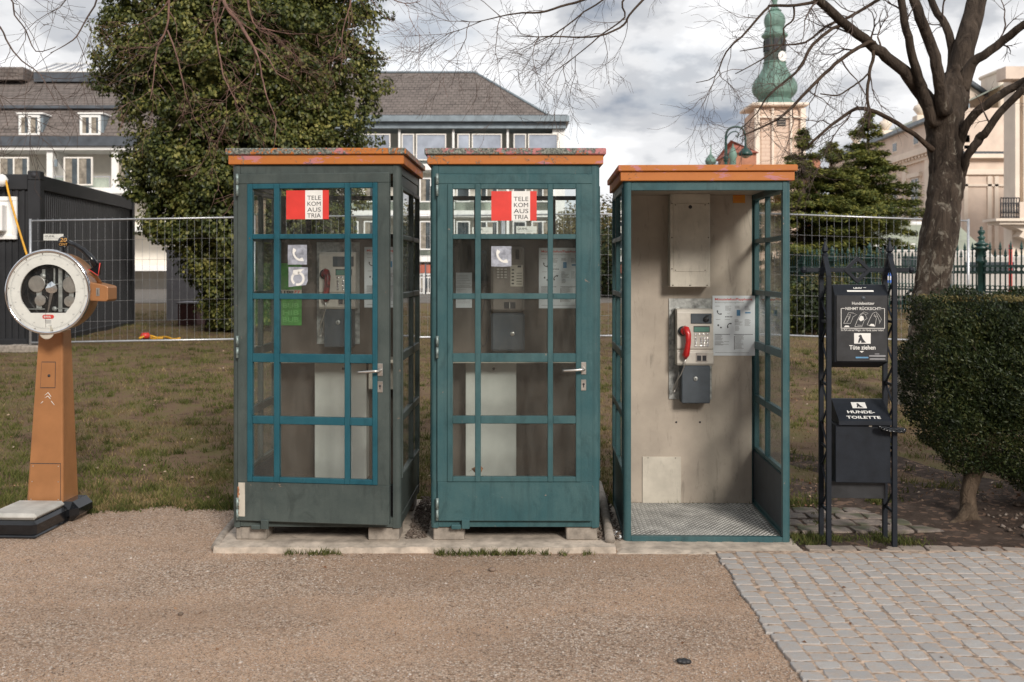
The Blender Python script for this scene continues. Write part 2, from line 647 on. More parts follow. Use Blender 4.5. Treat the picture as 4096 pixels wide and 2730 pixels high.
M['container'] = plain('container_anthracite', (.026, .027, .030), .5, var=.15, scale=2.0, bmp=.1, spec=.25)
M['twig'] = plain('twig_bark', (.085, .060, .050), .9, var=.3, scale=14)
M['twigred'] = plain('twig_bark_red', (.17, .095, .075), .9, var=.3, scale=14)
M['trunk'] = bark_mat('lime_bark', (.014, .010, .008), (.105, .080, .062), (.24, .215, .175))
M['trunkdk'] = bark_mat('dark_bark', (.03, .02, .015), (.10, .07, .05))
M['shrubbark'] = bark_mat('shrub_bark', (.07, .048, .034), (.17, .125, .088), None, 16)
M['ivy'] = leaf_mat('ivy_leaves', [(.013, .022, .007), (.050, .067, .016), (.130, .138, .034), (.34, .31, .09)], .48, .35, 1.0)
M['conifer'] = leaf_mat('conifer_needles', [(.022, .038, .014), (.075, .10, .025), (.19, .195, .045), (.32, .29, .07)], .6, .3, 1.4)
M['yew'] = leaf_mat('yew_leaves', [(.006, .010, .004), (.016, .028, .009), (.042, .058, .016), (.10, .10, .032)], .5, .35, 3.0)
M['bush'] = leaf_mat('bush_leaves', [(.03, .035, .012), (.09, .085, .03), (.20, .16, .06), (.28, .20, .08)], .6, .3, .8)
M['yellow'] = plain('yellow_cable', (.65, .33, .02), .5)


def tile_roof(name, c1, c2, vs=6.0, hs=3.0):
    m, t, b, o = newmat(name)
    br = N(t, 'ShaderNodeTexBrick')
    co = worldpos(t)
    mp_ = N(t, 'ShaderNodeMapping'); mp_.inputs['Rotation'].default_value = (R(90), 0, 0)
    t.links.new(co, mp_.inputs[0]); t.links.new(mp_.outputs[0], br.inputs['Vector'])
    br.inputs['Color1'].default_value = (*c1, 1); br.inputs['Color2'].default_value = (*c2, 1)
    br.inputs['Mortar'].default_value = (*(x * .45 for x in c1), 1)
    br.inputs['Scale'].default_value = 1.0
    br.inputs['Brick Width'].default_value = .35; br.inputs['Row Height'].default_value = .22
    br.inputs['Mortar Size'].default_value = .025
    col = mixc(t, ramp(t, noise(t, 1.2, 6, .65, worldpos(t, (.6, .6, 3))), [(.35, 0.0), (.75, .6)]), br.outputs[0], tuple(x * 1.5 for x in c2))
    t.links.new(col, b.inputs[0]); setb(b, .85, 0, .2)
    return m


M['slate'] = tile_roof('slate_roof', (.115, .098, .090), (.165, .140, .128))
# ================================================================== ground
def lawn_z(x, y):
    """height of the lawn / soil surface"""
    s = np.clip((y - 7.35) / 8.6, 0, 1)
    z = .43 * (s * s * (3 - 2 * s) * .45 + s * .55)
    z = z + .06 * np.clip((y - 16) / 10, 0, 1)
    z = z + .012 * np.sin(x * 2.1 + y * .9) * np.clip(y - 7.2, 0, 1) + .010 * np.sin(x * 5.3 - y * 3.1) * np.clip(y - 7.2, 0, 1)
    # slight mound under the clipped shrub on the right
    z = z + .07 * np.exp(-(((x - 3.6) / .9) ** 2 + ((y - 7.3) / .6) ** 2))
    return z


def gravel_mat():
    m, t, b, o = newmat('gravel')
    w_ = worldpos(t)
    fine = ramp(t, noise(t, 7, 6, .6, w_, .3), [(.3, (.40, .245, .145)), (.55, (.52, .325, .205)), (.8, (.61, .405, .27))])
    vo = N(t, 'ShaderNodeTexVoronoi'); vo.inputs['Scale'].default_value = 95; t.links.new(w_, vo.inputs['Vector'])
    vcol = N(t, 'ShaderNodeSeparateColor'); t.links.new(vo.outputs['Color'], vcol.inputs[0])
    stones = ramp(t, vcol.outputs[0], [(.0, (.09, .07, .06)), (.2, (.42, .29, .205)), (.5, (.60, .45, .345)), (.8, (.75, .62, .51)), (1.0, (.90, .82, .73))])
    edge = ramp(t, vo.outputs['Distance'], [(.25, 1.0), (.62, .45)])
    stones = mixc(t, 1.0, stones, edge, 'MULTIPLY')
    vo2 = N(t, 'ShaderNodeTexVoronoi'); vo2.inputs['Scale'].default_value = 210; t.links.new(w_, vo2.inputs['Vector'])
    v2 = N(t, 'ShaderNodeSeparateColor'); t.links.new(vo2.outputs['Color'], v2.inputs[0])
    fine = mixc(t, ramp(t, v2.outputs[0], [(.30, 0.0), (.8, .9)]), fine, (.55, .43, .34))
    fine = mixc(t, ramp(t, v2.outputs[1], [(.74, 0.0), (.84, .85)]), fine, (.12, .085, .065))
    patch = noise(t, 1.0, 7, .62, worldpos(t, (.8, 1.7, 1)), .6)
    sp = noise(t, 55, 2, .5, w_)
    ad = N(t, 'ShaderNodeMath', operation='MULTIPLY_ADD'); t.links.new(sp, ad.inputs[0]); ad.inputs[1].default_value = .35
    t.links.new(patch, ad.inputs[2])
    k = ramp(t, ad.outputs[0], [(.56, .16), (.80, .72)])
    col = mixc(t, k, fine, stones)
    dk = noise(t, 1.0, 4, .5, worldpos(t, (.5, .9, 1)), .3)
    col = mixc(t, ramp(t, dk, [(.34, .30), (.52, 0.0)]), col, (.22, .15, .105))
    t.links.new(col, b.inputs[0]); setb(b, .95, 0, .15)
    hh = N(t, 'ShaderNodeMath', operation='MULTIPLY'); t.links.new(k, hh.inputs[0]); t.links.new(edge, hh.inputs[1])
    h2 = N(t, 'ShaderNodeMath', operation='ADD'); t.links.new(hh.outputs[0], h2.inputs[0]); t.links.new(noise(t, 130, 4, .7, w_), h2.inputs[1])
    bump(t, b, h2.outputs[0], .8, .011)
    return m


def lawn_mat():
    m, t, b, o = newmat('lawn_soil')
    w_ = worldpos(t)
    a = ramp(t, noise(t, 3.2, 7, .65, w_, .3), [(.3, (.080, .050, .034)), (.48, (.165, .112, .072)), (.58, (.150, .120, .058)), (.75, (.10, .10, .04))])
    lf = noise(t, 42, 4, .7, w_)
    col = mixc(t, ramp(t, lf, [(.60, 0.0), (.68, .7)]), a, (.28, .18, .115))
    t.links.new(col, b.inputs[0]); setb(b, .95, 0, .1)
    bump(t, b, noise(t, 40, 6, .7, w_), .8, .02)
    return m


def soil_mat():
    m, t, b, o = newmat('dark_soil')
    w_ = worldpos(t)
    a = ramp(t, noise(t, 5, 7, .7, w_, .3), [(.3, (.045, .032, .026)), (.5, (.085, .062, .050)), (.75, (.15, .115, .095))])
    vo = N(t, 'ShaderNodeTexVoronoi'); vo.inputs['Scale'].default_value = 28; t.links.new(w_, vo.inputs['Vector'])
    v = N(t, 'ShaderNodeSeparateColor'); t.links.new(vo.outputs['Color'], v.inputs[0])
    col = mixc(t, ramp(t, v.outputs[0], [(.8, 0.0), (.86, .8)]), a, (.23, .15, .11))
    t.links.new(col, b.inputs[0]); setb(b, .95, 0, .1)
    bump(t, b, noise(t, 32, 7, .75, w_), 1.0, .03)
    return m


M['gravel'] = gravel_mat(); M['lawn'] = lawn_mat(); M['soil'] = soil_mat()
b_ = MB(); b_.quad((-700, -60, 0), (700, -60, 0), (700, 1100, 0), (-700, 1100, 0))
struct(b_.build('ground', M['gravel']))
rng = np.random.default_rng(3)


def sheet(name, x0, x1, nx, y0f, y1, ny, zf, mat, lift=.004):
    xs = np.linspace(x0, x1, nx)
    V = []
    for j in range(ny):
        s = (j / (ny - 1)) ** 1.5
        for x in xs:
            ya = y0f(x); y = ya + (y1 - ya) * s
            z = float(zf(x, y)) + lift if j else -.01
            V.append((x, y, z))
    F = [(j * nx + i, j * nx + i + 1, (j + 1) * nx + i + 1, (j + 1) * nx + i) for j in range(ny - 1) for i in range(nx - 1)]
    return struct(npmesh(name, np.array(V), np.array(F), mat, smooth=True))


def lawn_front(x):
    y = 7.30 + .07 * math.sin(x * 2.3) + .05 * math.sin(x * 7.1 + 1) + .03 * math.sin(x * 17)
    if x > 1.5: y += min(.9, (x - 1.5) * .8) * .75
    return y


sheet('lawn', -40, 40, 400, lawn_front, 36, 60, lawn_z, M['lawn'])


def soil_front(x): return 6.27 + .035 * math.sin(x * 5.2) + .02 * math.sin(x * 13)


sheet('soil', 1.66, 9.0, 120, soil_front, 9.6, 40, lambda x, y: lawn_z(x, y) * min(1, max(0, 1)) + .006 * math.sin(x * 9 + y * 4) + (.0 if y < 9 else -.03 * (y - 9) / .6), M['soil'], .006)
M['asphalt'] = plain('asphalt_path', (.13, .115, .10), .9, var=.15, scale=2, bmp=.3, world=True)
b_ = MB(); b_.box(-60, 60, 36, 62, .2, .52)
struct(b_.build('path', M['asphalt']))

# ---- grass blades, one object
M['grass'] = leaf_mat('grass_blades', [(.070, .052, .026), (.150, .115, .050), (.23, .175, .080), (.42, .31, .165)], .7, .2, .9, .2)
M['grassgreen'] = leaf_mat('green_grass_blades', [(.030, .042, .012), (.065, .080, .022), (.11, .12, .035), (.18, .155, .06)], .7, .2, 2.5, .25)


def blades(name, X, Y, Z, hgt, mat, wid=.004, seed=1):
    r = np.random.default_rng(seed); n = len(X)
    a = r.uniform(0, 2 * np.pi, n); h = hgt * r.uniform(.5, 1.5, n)
    lean = r.uniform(.1, 1.1, n) * h; la = r.uniform(0, 2 * np.pi, n)
    P = np.stack([X, Y, Z], 1); D_ = np.stack([np.cos(a), np.sin(a), 0 * a], 1) * (wid * r.uniform(.6, 1.6, n))[:, None]
    T = P + np.stack([np.cos(la) * lean, np.sin(la) * lean, h], 1)
    V = np.stack([P - D_, P + D_, T], 1).reshape(-1, 3)
    F = np.arange(3 * n).reshape(-1, 3)
    return tag(npmesh(name, V, F, mat, np.repeat(r.random(n), 3)), kind='stuff')


def vnoise(x, y, s, seed=0):
    """cheap smooth value noise on numpy arrays"""
    r = np.random.default_rng(seed); g = r.random((64, 64))
    u = x * s; v = y * s
    i = np.floor(u).astype(int); j = np.floor(v).astype(int)
    fu = u - i; fv = v - j; fu = fu * fu * (3 - 2 * fu); fv = fv * fv * (3 - 2 * fv)
    G = lambda a, b: g[a % 64, b % 64]
    return (G(i, j) * (1 - fu) + G(i + 1, j) * fu) * (1 - fv) + (G(i, j + 1) * (1 - fu) + G(i + 1, j + 1) * fu) * fv


n = 260000
Y = 7.25 + (rng.random(n) ** 1.7) * 22
X = (rng.random(n) - .5) * 2 * (Y * .54 + .4)
keep = (vnoise(X, Y, 1.1, 5) * .5 + vnoise(X, Y, 3.7, 6) * .5) > (.50 + .10 * (X > 1.6) * (Y < 13)) * rng.random(n) ** .35
fy = np.array([lawn_front(x) for x in X])
keep &= (Y > fy - .02)
keep &= ~((X > 1.9) & (Y < 9.3) & (rng.random(n) < .90))
X, Y = X[keep], Y[keep]
Z = lawn_z(X, Y) + .002
gm_ = (vnoise(X, Y * 1.3, 1.3, 25) * .55 + vnoise(X, Y, 4.1, 26) * .45) > .50
M['grassolive'] = leaf_mat('olive_grass_blades', [(.035, .045, .012), (.080, .092, .024), (.135, .140, .040), (.24, .21, .08)], .7, .2, 1.6, .25)
blades('green_grass', X[gm_], Y[gm_], Z[gm_], .028 + .0012 * (Y[gm_] - 7), M['grassolive'], .0038, 12)['label'] = 'olive green patches of short grass on the lawn'
X, Y, Z = X[~gm_], Y[~gm_], Z[~gm_]
blades('grass', X, Y, Z, .026 + .0012 * (Y - 7), M['grass'], .0038, 2)['label'] = 'patchy brown and green winter grass on the lawn'
# green tufts along the lawn edge, along the slab and round the dog station
T = []
def tuft(x, y, z, r, k): T.append((x, y, z, r, k))
for i in range(60):
    x = random.uniform(-4.6, -1.8); tuft(x, lawn_front(x) + random.uniform(-.03, .06), 0, .06, 60)
for x in (-2.05, -2.0): tuft(x, 7.35, .0, .09, 260)
for x, k in ((-1.33, 40), (-1.27, 16), (-1.20, 36), (-1.12, 60), (-1.05, 20)): tuft(x, 6.15, 0, .035, k)
for x in np.arange(-.42, .12, .045): tuft(x + random.uniform(-.02, .02), 6.145 + random.uniform(-.015, .01), 0, random.uniform(.02, .045), random.randint(8, 60))
for x in (.2, .31, .45): tuft(x, 6.14, 0, .03, 25)
for x, y, r, k in ((1.80, 6.50, .10, 260), (1.95, 6.49, .09, 200), (2.06, 6.47, .06, 120), (2.3, 6.45, .11, 300), (2.45, 6.40, .11, 260), (2.37, 6.6, .06, 100),
                   (1.86, 7.35, .12, 700), (1.72, 7.4, .12, 500), (2.0, 7.45, .12, 400), (2.05, 6.85, .05, 130), (2.1, 7.05, .05, 100), (1.84, 6.36, .05, 90), (2.2, 7.6, .15, 200), (2.75, 7.5, .1, 80)):
    tuft(x, y, 0.006, r, k)
tx, ty, tz = [], [], []
for (x, y, z, r, k) in T:
    a = rng.normal(size=(k, 2)) * r * .5
    tx.append(x + a[:, 0] * 1.3); ty.append(y + a[:, 1]); tz.append(np.full(k, z))
tx = np.concatenate(tx); ty = np.concatenate(ty); tz = np.concatenate(tz)
tz = np.maximum(tz, np.where(ty > 7.2, lawn_z(tx, ty), .004))
blades('grass_tufts', tx, ty, tz, .030, M['grassgreen'], .0035, 8)['label'] = 'small green grass tufts along the slab and the setts'

tx, ty = [], []
for i in range(1500):
    y = 7.35 + random.random() ** 1.5 * 9; x = random.uniform(-1, 1) * y * .52
    if x > 1.6 and y < 10 and random.random() < .7: continue
    k = random.randint(14, 46); a = rng.normal(size=(k, 2)) * random.uniform(.02, .05)
    tx.append(x + a[:, 0]); ty.append(y + a[:, 1])
tx = np.concatenate(tx); ty = np.concatenate(ty)
blades('lawn_tufts', tx, ty, lawn_z(tx, ty) + .002, .050, M['grassolive'], .004, 18)['label'] = 'taller tufts of olive and straw grass dotted over the lawn'
# ---- dead leaves and crumbs on the lawn
n = 4200
Y = 7.3 + rng.random(n) ** 1.5 * 9; X = (rng.random(n) - .5) * 2 * (Y * .52)
kx = (X < 1.7) & (rng.random(n) < .28) | (X > 1.7)
X, Y = X[kx], Y[kx]
C = np.stack([X, Y, lawn_z(X, Y) + .022], 1)
M['deadleaf'] = leaf_mat('dead_leaves', [(.07, .035, .02), (.18, .09, .05), (.34, .22, .14), (.55, .45, .36)], .8, .2, 5, .1)
tag(leafmesh('fallen_leaves', C, np.tile([0, 0, 1.0], (len(C), 1)), .027, M['deadleaf'], rng=rng, jitter=.5, aspect=.7), kind='stuff')['label'] = 'small dead leaves scattered over lawn and soil'

# ---- loose pebbles on the gravel
def rocks(name, X, Y, Z, S, mat, seed=4):
    r = np.random.default_rng(seed); n = len(X)
    base = np.array([(1, 0, 0), (0, 1, 0), (-1, 0, 0), (0, -1, 0), (0, 0, .7), (0, 0, -.5)], float)
    f = np.array([(0, 1, 4), (1, 2, 4), (2, 3, 4), (3, 0, 4), (1, 0, 5), (2, 1, 5), (3, 2, 5), (0, 3, 5)])
    a = r.uniform(0, 6.28, n); c, s = np.cos(a), np.sin(a)
    st = r.uniform(.6, 1.3, (n, 6, 3)); B = base[None] * st * S[:, None, None]
    x = B[..., 0] * c[:, None] - B[..., 1] * s[:, None]; y = B[..., 0] * s[:, None] + B[..., 1] * c[:, None]
    V = np.stack([x + X[:, None], y + Y[:, None], B[..., 2] + Z[:, None]], -1).reshape(-1, 3)
    F = (f[None] + (np.arange(n) * 6)[:, None, None]).reshape(-1, 3)
    return tag(npmesh(name, V, F, mat, np.repeat(r.random(n), 6)), kind='stuff')


M['pebble'] = leaf_mat('pebbles', [(.12, .09, .07), (.28, .21, .165), (.44, .37, .32), (.62, .56, .51)], .85, .2, 4, 0)
M['rubble'] = leaf_mat('rubble_stones', [(.06, .045, .035), (.14, .11, .09), (.17, .14, .12), (.27, .235, .205)], .9, .1, 4, 0)
n = 34000
Y = 4.0 + rng.random(n) ** 1.2 * 3.4; X = (rng.random(n) - .5) * 2 * (Y * .53)
k = (X < 1.20 + rng.normal(size=n) * .035) & ~((X > -1.82) & (Y > 6.14)) & ((vnoise(X * .8, Y * 1.7, 1.6, 9) > .38) | (rng.random(n) < .25))
X, Y = X[k], Y[k]
rocks('loose_gravel', X, Y, np.full(len(X), .0015), np.where(rng.random(len(X)) < .012, rng.uniform(.007, .013, len(X)), rng.uniform(.0022, .0062, len(X))), M['pebble'])['label'] = 'fine pale pebbles lying loose on the sandy path'
# rubble in the gap between the booths and beside the shrub root
X = np.concatenate([rng.uniform(-.66, -.54, 500), rng.uniform(.53, .69, 500), rng.uniform(3.2, 4.6, 260)])
Y = np.concatenate([rng.uniform(6.35, 7.5, 500), rng.uniform(6.3, 7.6, 500), rng.uniform(6.4, 7.3, 260)])
rocks('rubble', X, Y, np.where(X < 1, .05, lawn_z(X, Y) + .012), np.concatenate([rng.uniform(.006, .016, 1000), rng.uniform(.008, .026, 260)]), M['rubble'], 11)['label'] = 'coarse rubble in the gaps between booths and at the shrub root'
n = 170
Y = rng.uniform(4.3, 7.2, n); X = rng.uniform(-.52, .52, n) * Y
k = ~((X > -1.85) & (X < 1.8) & (Y > 6.15))
X, Y = X[k], Y[k]
tag(leafmesh('blown_leaves', np.stack([X, Y, np.full(len(X), .016)], 1), np.tile([0, 0, 1.0], (len(X), 1)), .022, M['deadleaf'], rng=rng, jitter=.35, aspect=.6), kind='stuff')['label'] = 'a few small dry leaves blown over gravel and cobbles'
# single stones and litter that can be picked out
def stone(x, y, s, label, m='pebble'):
    r = random.Random(int(x * 100)); b = MB()
    b.lathe([(s * .25, 0), (s * .5, s * .15), (s * .48, s * .35), (s * .2, s * .5)], 7, smooth=True)
    tag(b.build('stone', M[m], None, (x, y, 0), (0, 0, r.random() * 6)), label, 'stone')
stone(*W(1131, 1314, 5.82).xy, .045, 'round pale orange stone alone on the gravel before the middle booth')
stone(*W(415, 1414, 5.08).xy, .030, 'small white stone lying on the sandy path at the left')
b_ = MB()
for i in range(5):
    a = i * 1.2
    b_.lathe([(.001, 0), (.022 - .003 * i, .004), (.016, .014), (.001, .02)], 6)
    b_.M = Matrix.Translation((math.cos(a) * .018, math.sin(a) * .012, 0))
tag(b_.build('litter', M['rubber'], None, (*W(1570, 1524, 4.46).xy, 0)), 'crumpled black scrap lying on the gravel near the paving', 'litter')

# ---- grey granite cobbles
M['joint'] = plain('joint_sand', (.36, .27, .205), .95, var=.4, scale=30, bmp=.6, world=True)


def cobble_material(name, c1, c2, moss=None):
    m, t, b, o = newmat(name)
    oi = N(t, 'ShaderNodeObjectInfo')
    c = ramp(t, oi.outputs['Random'], [(0, c1), (1, c2)])
    w_ = worldpos(t)
    c = mixc(t, ramp(t, noise(t, 24, 6, .7, w_), [(.42, 0.0), (.70, .8)]), c, (.42, .34, .28))
    c = mixc(t, ramp(t, noise(t, 300, 2, .6, w_), [(.35, .35), (.65, 0.0)]), c, tuple(x * .45 for x in c1))
    if moss: c = mixc(t, ramp(t, noise(t, 6, 5, .6, w_), [(.5, 0.0), (.62, .8)]), c, moss)
    t.links.new(c, b.inputs[0]); setb(b, .8, 0, .3)
    bump(t, b, noise(t, 90, 5, .65, w_), .5, .005)
    return m


M['granite'] = cobble_material('granite', (.35, .34, .335), (.43, .415, .40))
M['sett'] = cobble_material('brown_sett', (.115, .095, .085), (.20, .165, .145), (.05, .06, .025))


def cobble_mesh(seed, m, h=.030, irr=.07):
    r = random.Random(seed); b = MB()
    n = 8; pts = []
    base = [(-.5, -.5), (0, -.5), (.5, -.5), (.5, 0), (.5, .5), (0, .5), (-.5, .5), (-.5, 0)]
    top = [];
    rings = []
    for sc_, z in ((1.0, -h), (1.0, -.0045), (.970, -.0012), (.90, .0008)):
        rings.append((sc_, z))
    off = [(r.uniform(-irr, irr) * (.6 if i % 2 else .8), r.uniform(-irr, irr) * (.6 if i % 2 else .8)) for i in range(8)]
    vs = []
    for sc_, z in rings:
        for i, (x, y) in enumerate(base):
            k = .93 if i % 2 == 0 else 1.0
            vs.append(((x * k + off[i][0]) * sc_, (y * k + off[i][1]) * sc_, z + r.uniform(-.0008, .0008)))
    vs.append((0, 0, .0014))
    fs = [(j * 8 + i, j * 8 + (i + 1) % 8, (j + 1) * 8 + (i + 1) % 8, (j + 1) * 8 + i) for j in range(3) for i in range(8)]
    fs += [(24 + i, 24 + (i + 1) % 8, 32) for i in range(8)]
    b.add(vs, fs, 0, False)
    return b.data('cobblestone', m)


pav = MB(); pav.quad((1.215, -1, .0105), (9, -1, .0105), (9, 6.20, .0105), (1.235, 6.20, .0105))
pav = struct(pav.build('cobble_paving', M['joint']))
cm = [cobble_mesh(s, M['granite']) for s in range(10)]
rr = random.Random(5)
far = []; cnt = 0
x = 1.225; col = 0
while x < 7:
    wd = rr.uniform(.098, .112)
    y = 6.185 - rr.uniform(0, .05)
    while y > 2.6:
        ln = rr.choice([.09, .098, .105, .115, .13]) * rr.uniform(.94, 1.06)
        cy = y - ln / 2; cx = x + wd / 2 + .012 * math.sin(cy * 2.1 + col * .35) + (6.2 - cy) * .012 * (-1)
        vis = cy > 4.15 and cx < cy * .515
        item = (cx + (rr.uniform(-.012, .010) if col == 0 else 0), cy, .0122 + rr.uniform(-.002, .002), wd - .0085, ln - .0085, rr.choice((0, 1)) * math.pi + rr.uniform(-.03, .03), rr.uniform(-.015, .015), rr.uniform(-.015, .015))
        far.append((0 if vis else 1, -cy, item))
        y -= ln
    x += wd; col += 1
far.sort(key=lambda q: (q[0], -q[1] * 0 + -(-q[1])))
vis = [f for f in far if f[0] == 0]
# the largest looking (nearest) 300 as single stones
vis.sort(key=lambda q: q[2][1])
single = vis[:300]; rest = vis[300:] + [f for f in far if f[0] == 1]
for _, _, (cx, cy, cz, wx, wy, a, ta, tb) in single:
    o = link('cobblestone', rr.choice(cm), pav, (cx, cy, cz), (ta, tb, a)); o.scale = (wx, wy, 1)
b_ = MB()
for _, _, (cx, cy, cz, wx, wy, a, ta, tb) in rest:
    me = rr.choice(cm)
    b_.M = Matrix.Translation((cx, cy, cz)) @ Euler((ta, tb, a)).to_matrix().to_4x4() @ Matrix.Diagonal((wx, wy, 1, 1))
    b_.add([v.co for v in me.vertices], [tuple(p.vertices) for p in me.polygons], 0, True)
stuff(b_.build('cobblestones_beyond', M['granite'], pav))

# ---- brown setts beside the open booth and a row of edge stones
st = MB(); st.quad((1.76, 6.62, .018), (2.62, 6.62, .018), (2.62, 7.28, .018), (1.76, 7.28, .018))
st = struct(st.build('sett_paving', M['soil']))
sm = [cobble_mesh(40 + s, M['sett'], .04, .06) for s in range(6)]
for row, y in enumerate((6.69, 6.86, 7.03, 7.20)):
    x = 1.70 + (row % 2) * .09
    while x < 2.62 - .1 * (row == 3):
        wd = rr.uniform(.15, .21)
        o = link('sett', rr.choice(sm), st, (x + wd / 2, y + rr.uniform(-.006, .006), .024 + rr.uniform(-.004, .004) + float(lawn_z(x, y)) * .0), (rr.uniform(-.03, .03), rr.uniform(-.03, .03), rr.uniform(-.04, .04)))
        o.scale = (wd - .014, .155, 1); x += wd
M['edge'] = cobble_material('edge_stone', (.24, .20, .17), (.33, .28, .24))
em = [cobble_mesh(60 + s, M['edge'], .04, .05) for s in range(4)]
eg = MB(); eg.quad((1.78, 6.20, .005), (8.5, 6.20, .005), (8.5, 6.33, .005), (1.78, 6.33, .005))
eg = struct(eg.build('kerb_bed', M['soil']))
x = 1.80
while x < 3.6:
    wd = rr.uniform(.12, .19)
    o = link('edge_stone', rr.choice(em), eg, (x + wd / 2, 6.262 + rr.uniform(-.006, .006), .012 + rr.uniform(-.003, .003) - max(0, x - 2.5) * .008), (0, rr.uniform(-.03, .03), rr.uniform(-.03, .03)))
    o.scale = (wd - .008, .105, 1); x += wd

# ---- concrete slab, kerb bars, apron
def rough_box(name, x0, x1, y0, y1, z1, nx, ny, mat, amp=.008, seed=1, z0=-.02):
    r = random.Random(seed); V = []; F = []
    xs = [x0 + (x1 - x0) * i / nx for i in range(nx + 1)]; ys = [y0 + (y1 - y0) * j / ny for j in range(ny + 1)]
    b = MB(); vs = []
    for j, y in enumerate(ys):
        for i, x in enumerate(xs):
            e = (i in (0, nx)) or (j in (0, ny))
            vs.append((x + r.uniform(-amp, amp) * (1 if i in (0, nx) else .3), y + r.uniform(-amp, amp) * (1 if j in (0, ny) else .3), z1 - (.006 + r.random() * .008 if e else r.random() * .002)))
    n0 = len(vs)
    ring = [i for i in range(nx + 1)] + [(j) * (nx + 1) + nx for j in range(1, ny + 1)] + [ny * (nx + 1) + i for i in range(nx - 1, -1, -1)] + [j * (nx + 1) for j in range(ny - 1, 0, -1)]
    for k in ring:
        v = vs[k]; vs.append((v[0] + (v[0] - (x0 + x1) / 2) * .004, v[1] - .006 * (v[1] < (y0 + y1) / 2), z0))
    fs = [(j * (nx + 1) + i, j * (nx + 1) + i + 1, (j + 1) * (nx + 1) + i + 1, (j + 1) * (nx + 1) + i) for j in range(ny) for i in range(nx)]
    L = len(ring)
    fs += [(ring[k], ring[(k + 1) % L], n0 + (k + 1) % L, n0 + k) for k in range(L)]
    b.add(vs, fs, 0, False)
    return b.build(name, mat)


tag(rough_box('concrete_slab', -1.81, .626, 6.185, 7.46, .045, 60, 14, M['concrete'], .007, 2), 'low rough concrete slab under the two closed booths', 'slab')['kind'] = 'structure'
struct(rough_box('concrete_apron', .635, 1.78, 6.165, 7.5, .012, 30, 20, M['concrete'], .006, 3))
b_ = MB(); b_.tube([(.60, 6.26, .06), (.615, 6.6, .06), (.645, 7.2, .062), (.66, 7.85, .07)], .030, 10)
tag(b_.build('stone_kerb_bar', M['block']), 'rounded grey kerb bar lying between middle and open booth', 'kerb')
b_ = MB(); b_.tube([(-1.80, 6.22, .025), (-1.83, 6.5, .03), (-1.86, 7.0, .03)], .028, 10)
tag(b_.build('stone_kerb_bar', M['block']), 'rounded kerb bar at the left end of the slab', 'kerb')
b_ = MB()
for (x, y, s) in ((0, 0, .028), (.02, .03, .022), (-.01, .055, .025), (.015, -.03, .018)):
    b_.M = Matrix.Translation((x, y, s * .7)); b_.lathe([(.002, -s * .7), (s * .9, -s * .3), (s, s * .2), (s * .5, s * .7), (.002, s * .8)], 7)
tag(b_.build('paper_litter', M['paper'], None, (*W(1416, 1216, 6.5).xy, .012)), 'crumpled white paper scraps beside the open booth', 'litter')


# ================================================================== phone booths
BW, BD = 1.041, 1.03
ROWS = [(.445, .770), (.817, 1.147), (1.200, 1.5325), (1.5675, 1.900), (1.930, 2.207)]     # openings above ground
def rows(z0): return [(a - z0, b - z0) for a, b in ROWS]


def grid_and_panes(parent, a0, a1, colsx, rws, y, t, axis, m_bar, m_glass, frame=.031, proud=.010, label=None, bars_mat_idx=0):
    """window grid in the plane axis ('x': along x at depth y; 'y': along y at side x=y)"""
    g = MB()
    z0, z1 = rws[0][0] - frame, rws[-1][1] + frame
    def bx(u0, u1, w0, w1, pr):
        if axis == 'x': g.box(u0, u1, y - pr, y + t, w0, w1, .003)
        else:
            s = 1 if y > 0 else -1
            g.box(y + s * pr, y - s * t, u0, u1, w0, w1, .003)
    us = [a0] + [c for p in colsx for c in p] + [a1]
    for i in range(0, len(us), 2):
        bx(us[i], us[i + 1], z0, z1, proud)
    zs = [z0] + [c for p in rws for c in p] + [z1]
    for j in range(0, len(zs), 2):
        for c0, c1 in colsx:
            bx(c0, c1, zs[j], zs[j + 1], proud - .0015)
    fr = g.build('window_frame', m_bar, parent)
    pm_ = {}
    for (u0, u1) in colsx:
        for (w0, w1) in rws:
            p = MB()
            if axis == 'x': p.box(u0 + .0005, u1 - .0005, y + .006, y + .010, w0 + .0005, w1 - .0005)
            else:
                s = 1 if y > 0 else -1
                p.box(y - s * .006, y - s * .010, u0 + .0005, u1 - .0005, w0 + .0005, w1 - .0005)
            p.build('pane', m_glass, parent)
    return fr


M['liner'] = plain('dark_liner', (.030, .040, .050), .6, var=.15)
M['plate'] = plain('chequer_plate', (.20, .195, .18), .6, .2, var=.25, scale=8, bmp=.2)
M['studs'] = plain('worn_studs', (.50, .49, .46), .45, .4, var=.2, scale=8)


def rounded_post(b, x, y, s, sx, sy, z0, z1, r=.03):
    """square post with one rounded outer corner (towards sx, sy)"""
    pts = [(x - sx * s, y - sy * s), (x, y - sy * s)]
    for k in range(0, 7):
        a = math.pi / 2 * k / 6
        pts.append((x - sx * r + sx * r * math.cos(a), y - sy * r + sy * r * math.sin(a)))
    pts.append((x - sx * s, y))
    n = len(pts)
    vs = [(px, py, z0) for px, py in pts] + [(px, py, z1) for px, py in pts]
    fs = [tuple(range(n)), tuple(range(n, 2 * n))[::-1]] + [(i, (i + 1) % n, n + (i + 1) % n, n + i) for i in range(n)]
    o = len(b.v)
    b.add(vs, fs, 0, False)
    for i in range(len(b.f)):
        pass
    return b


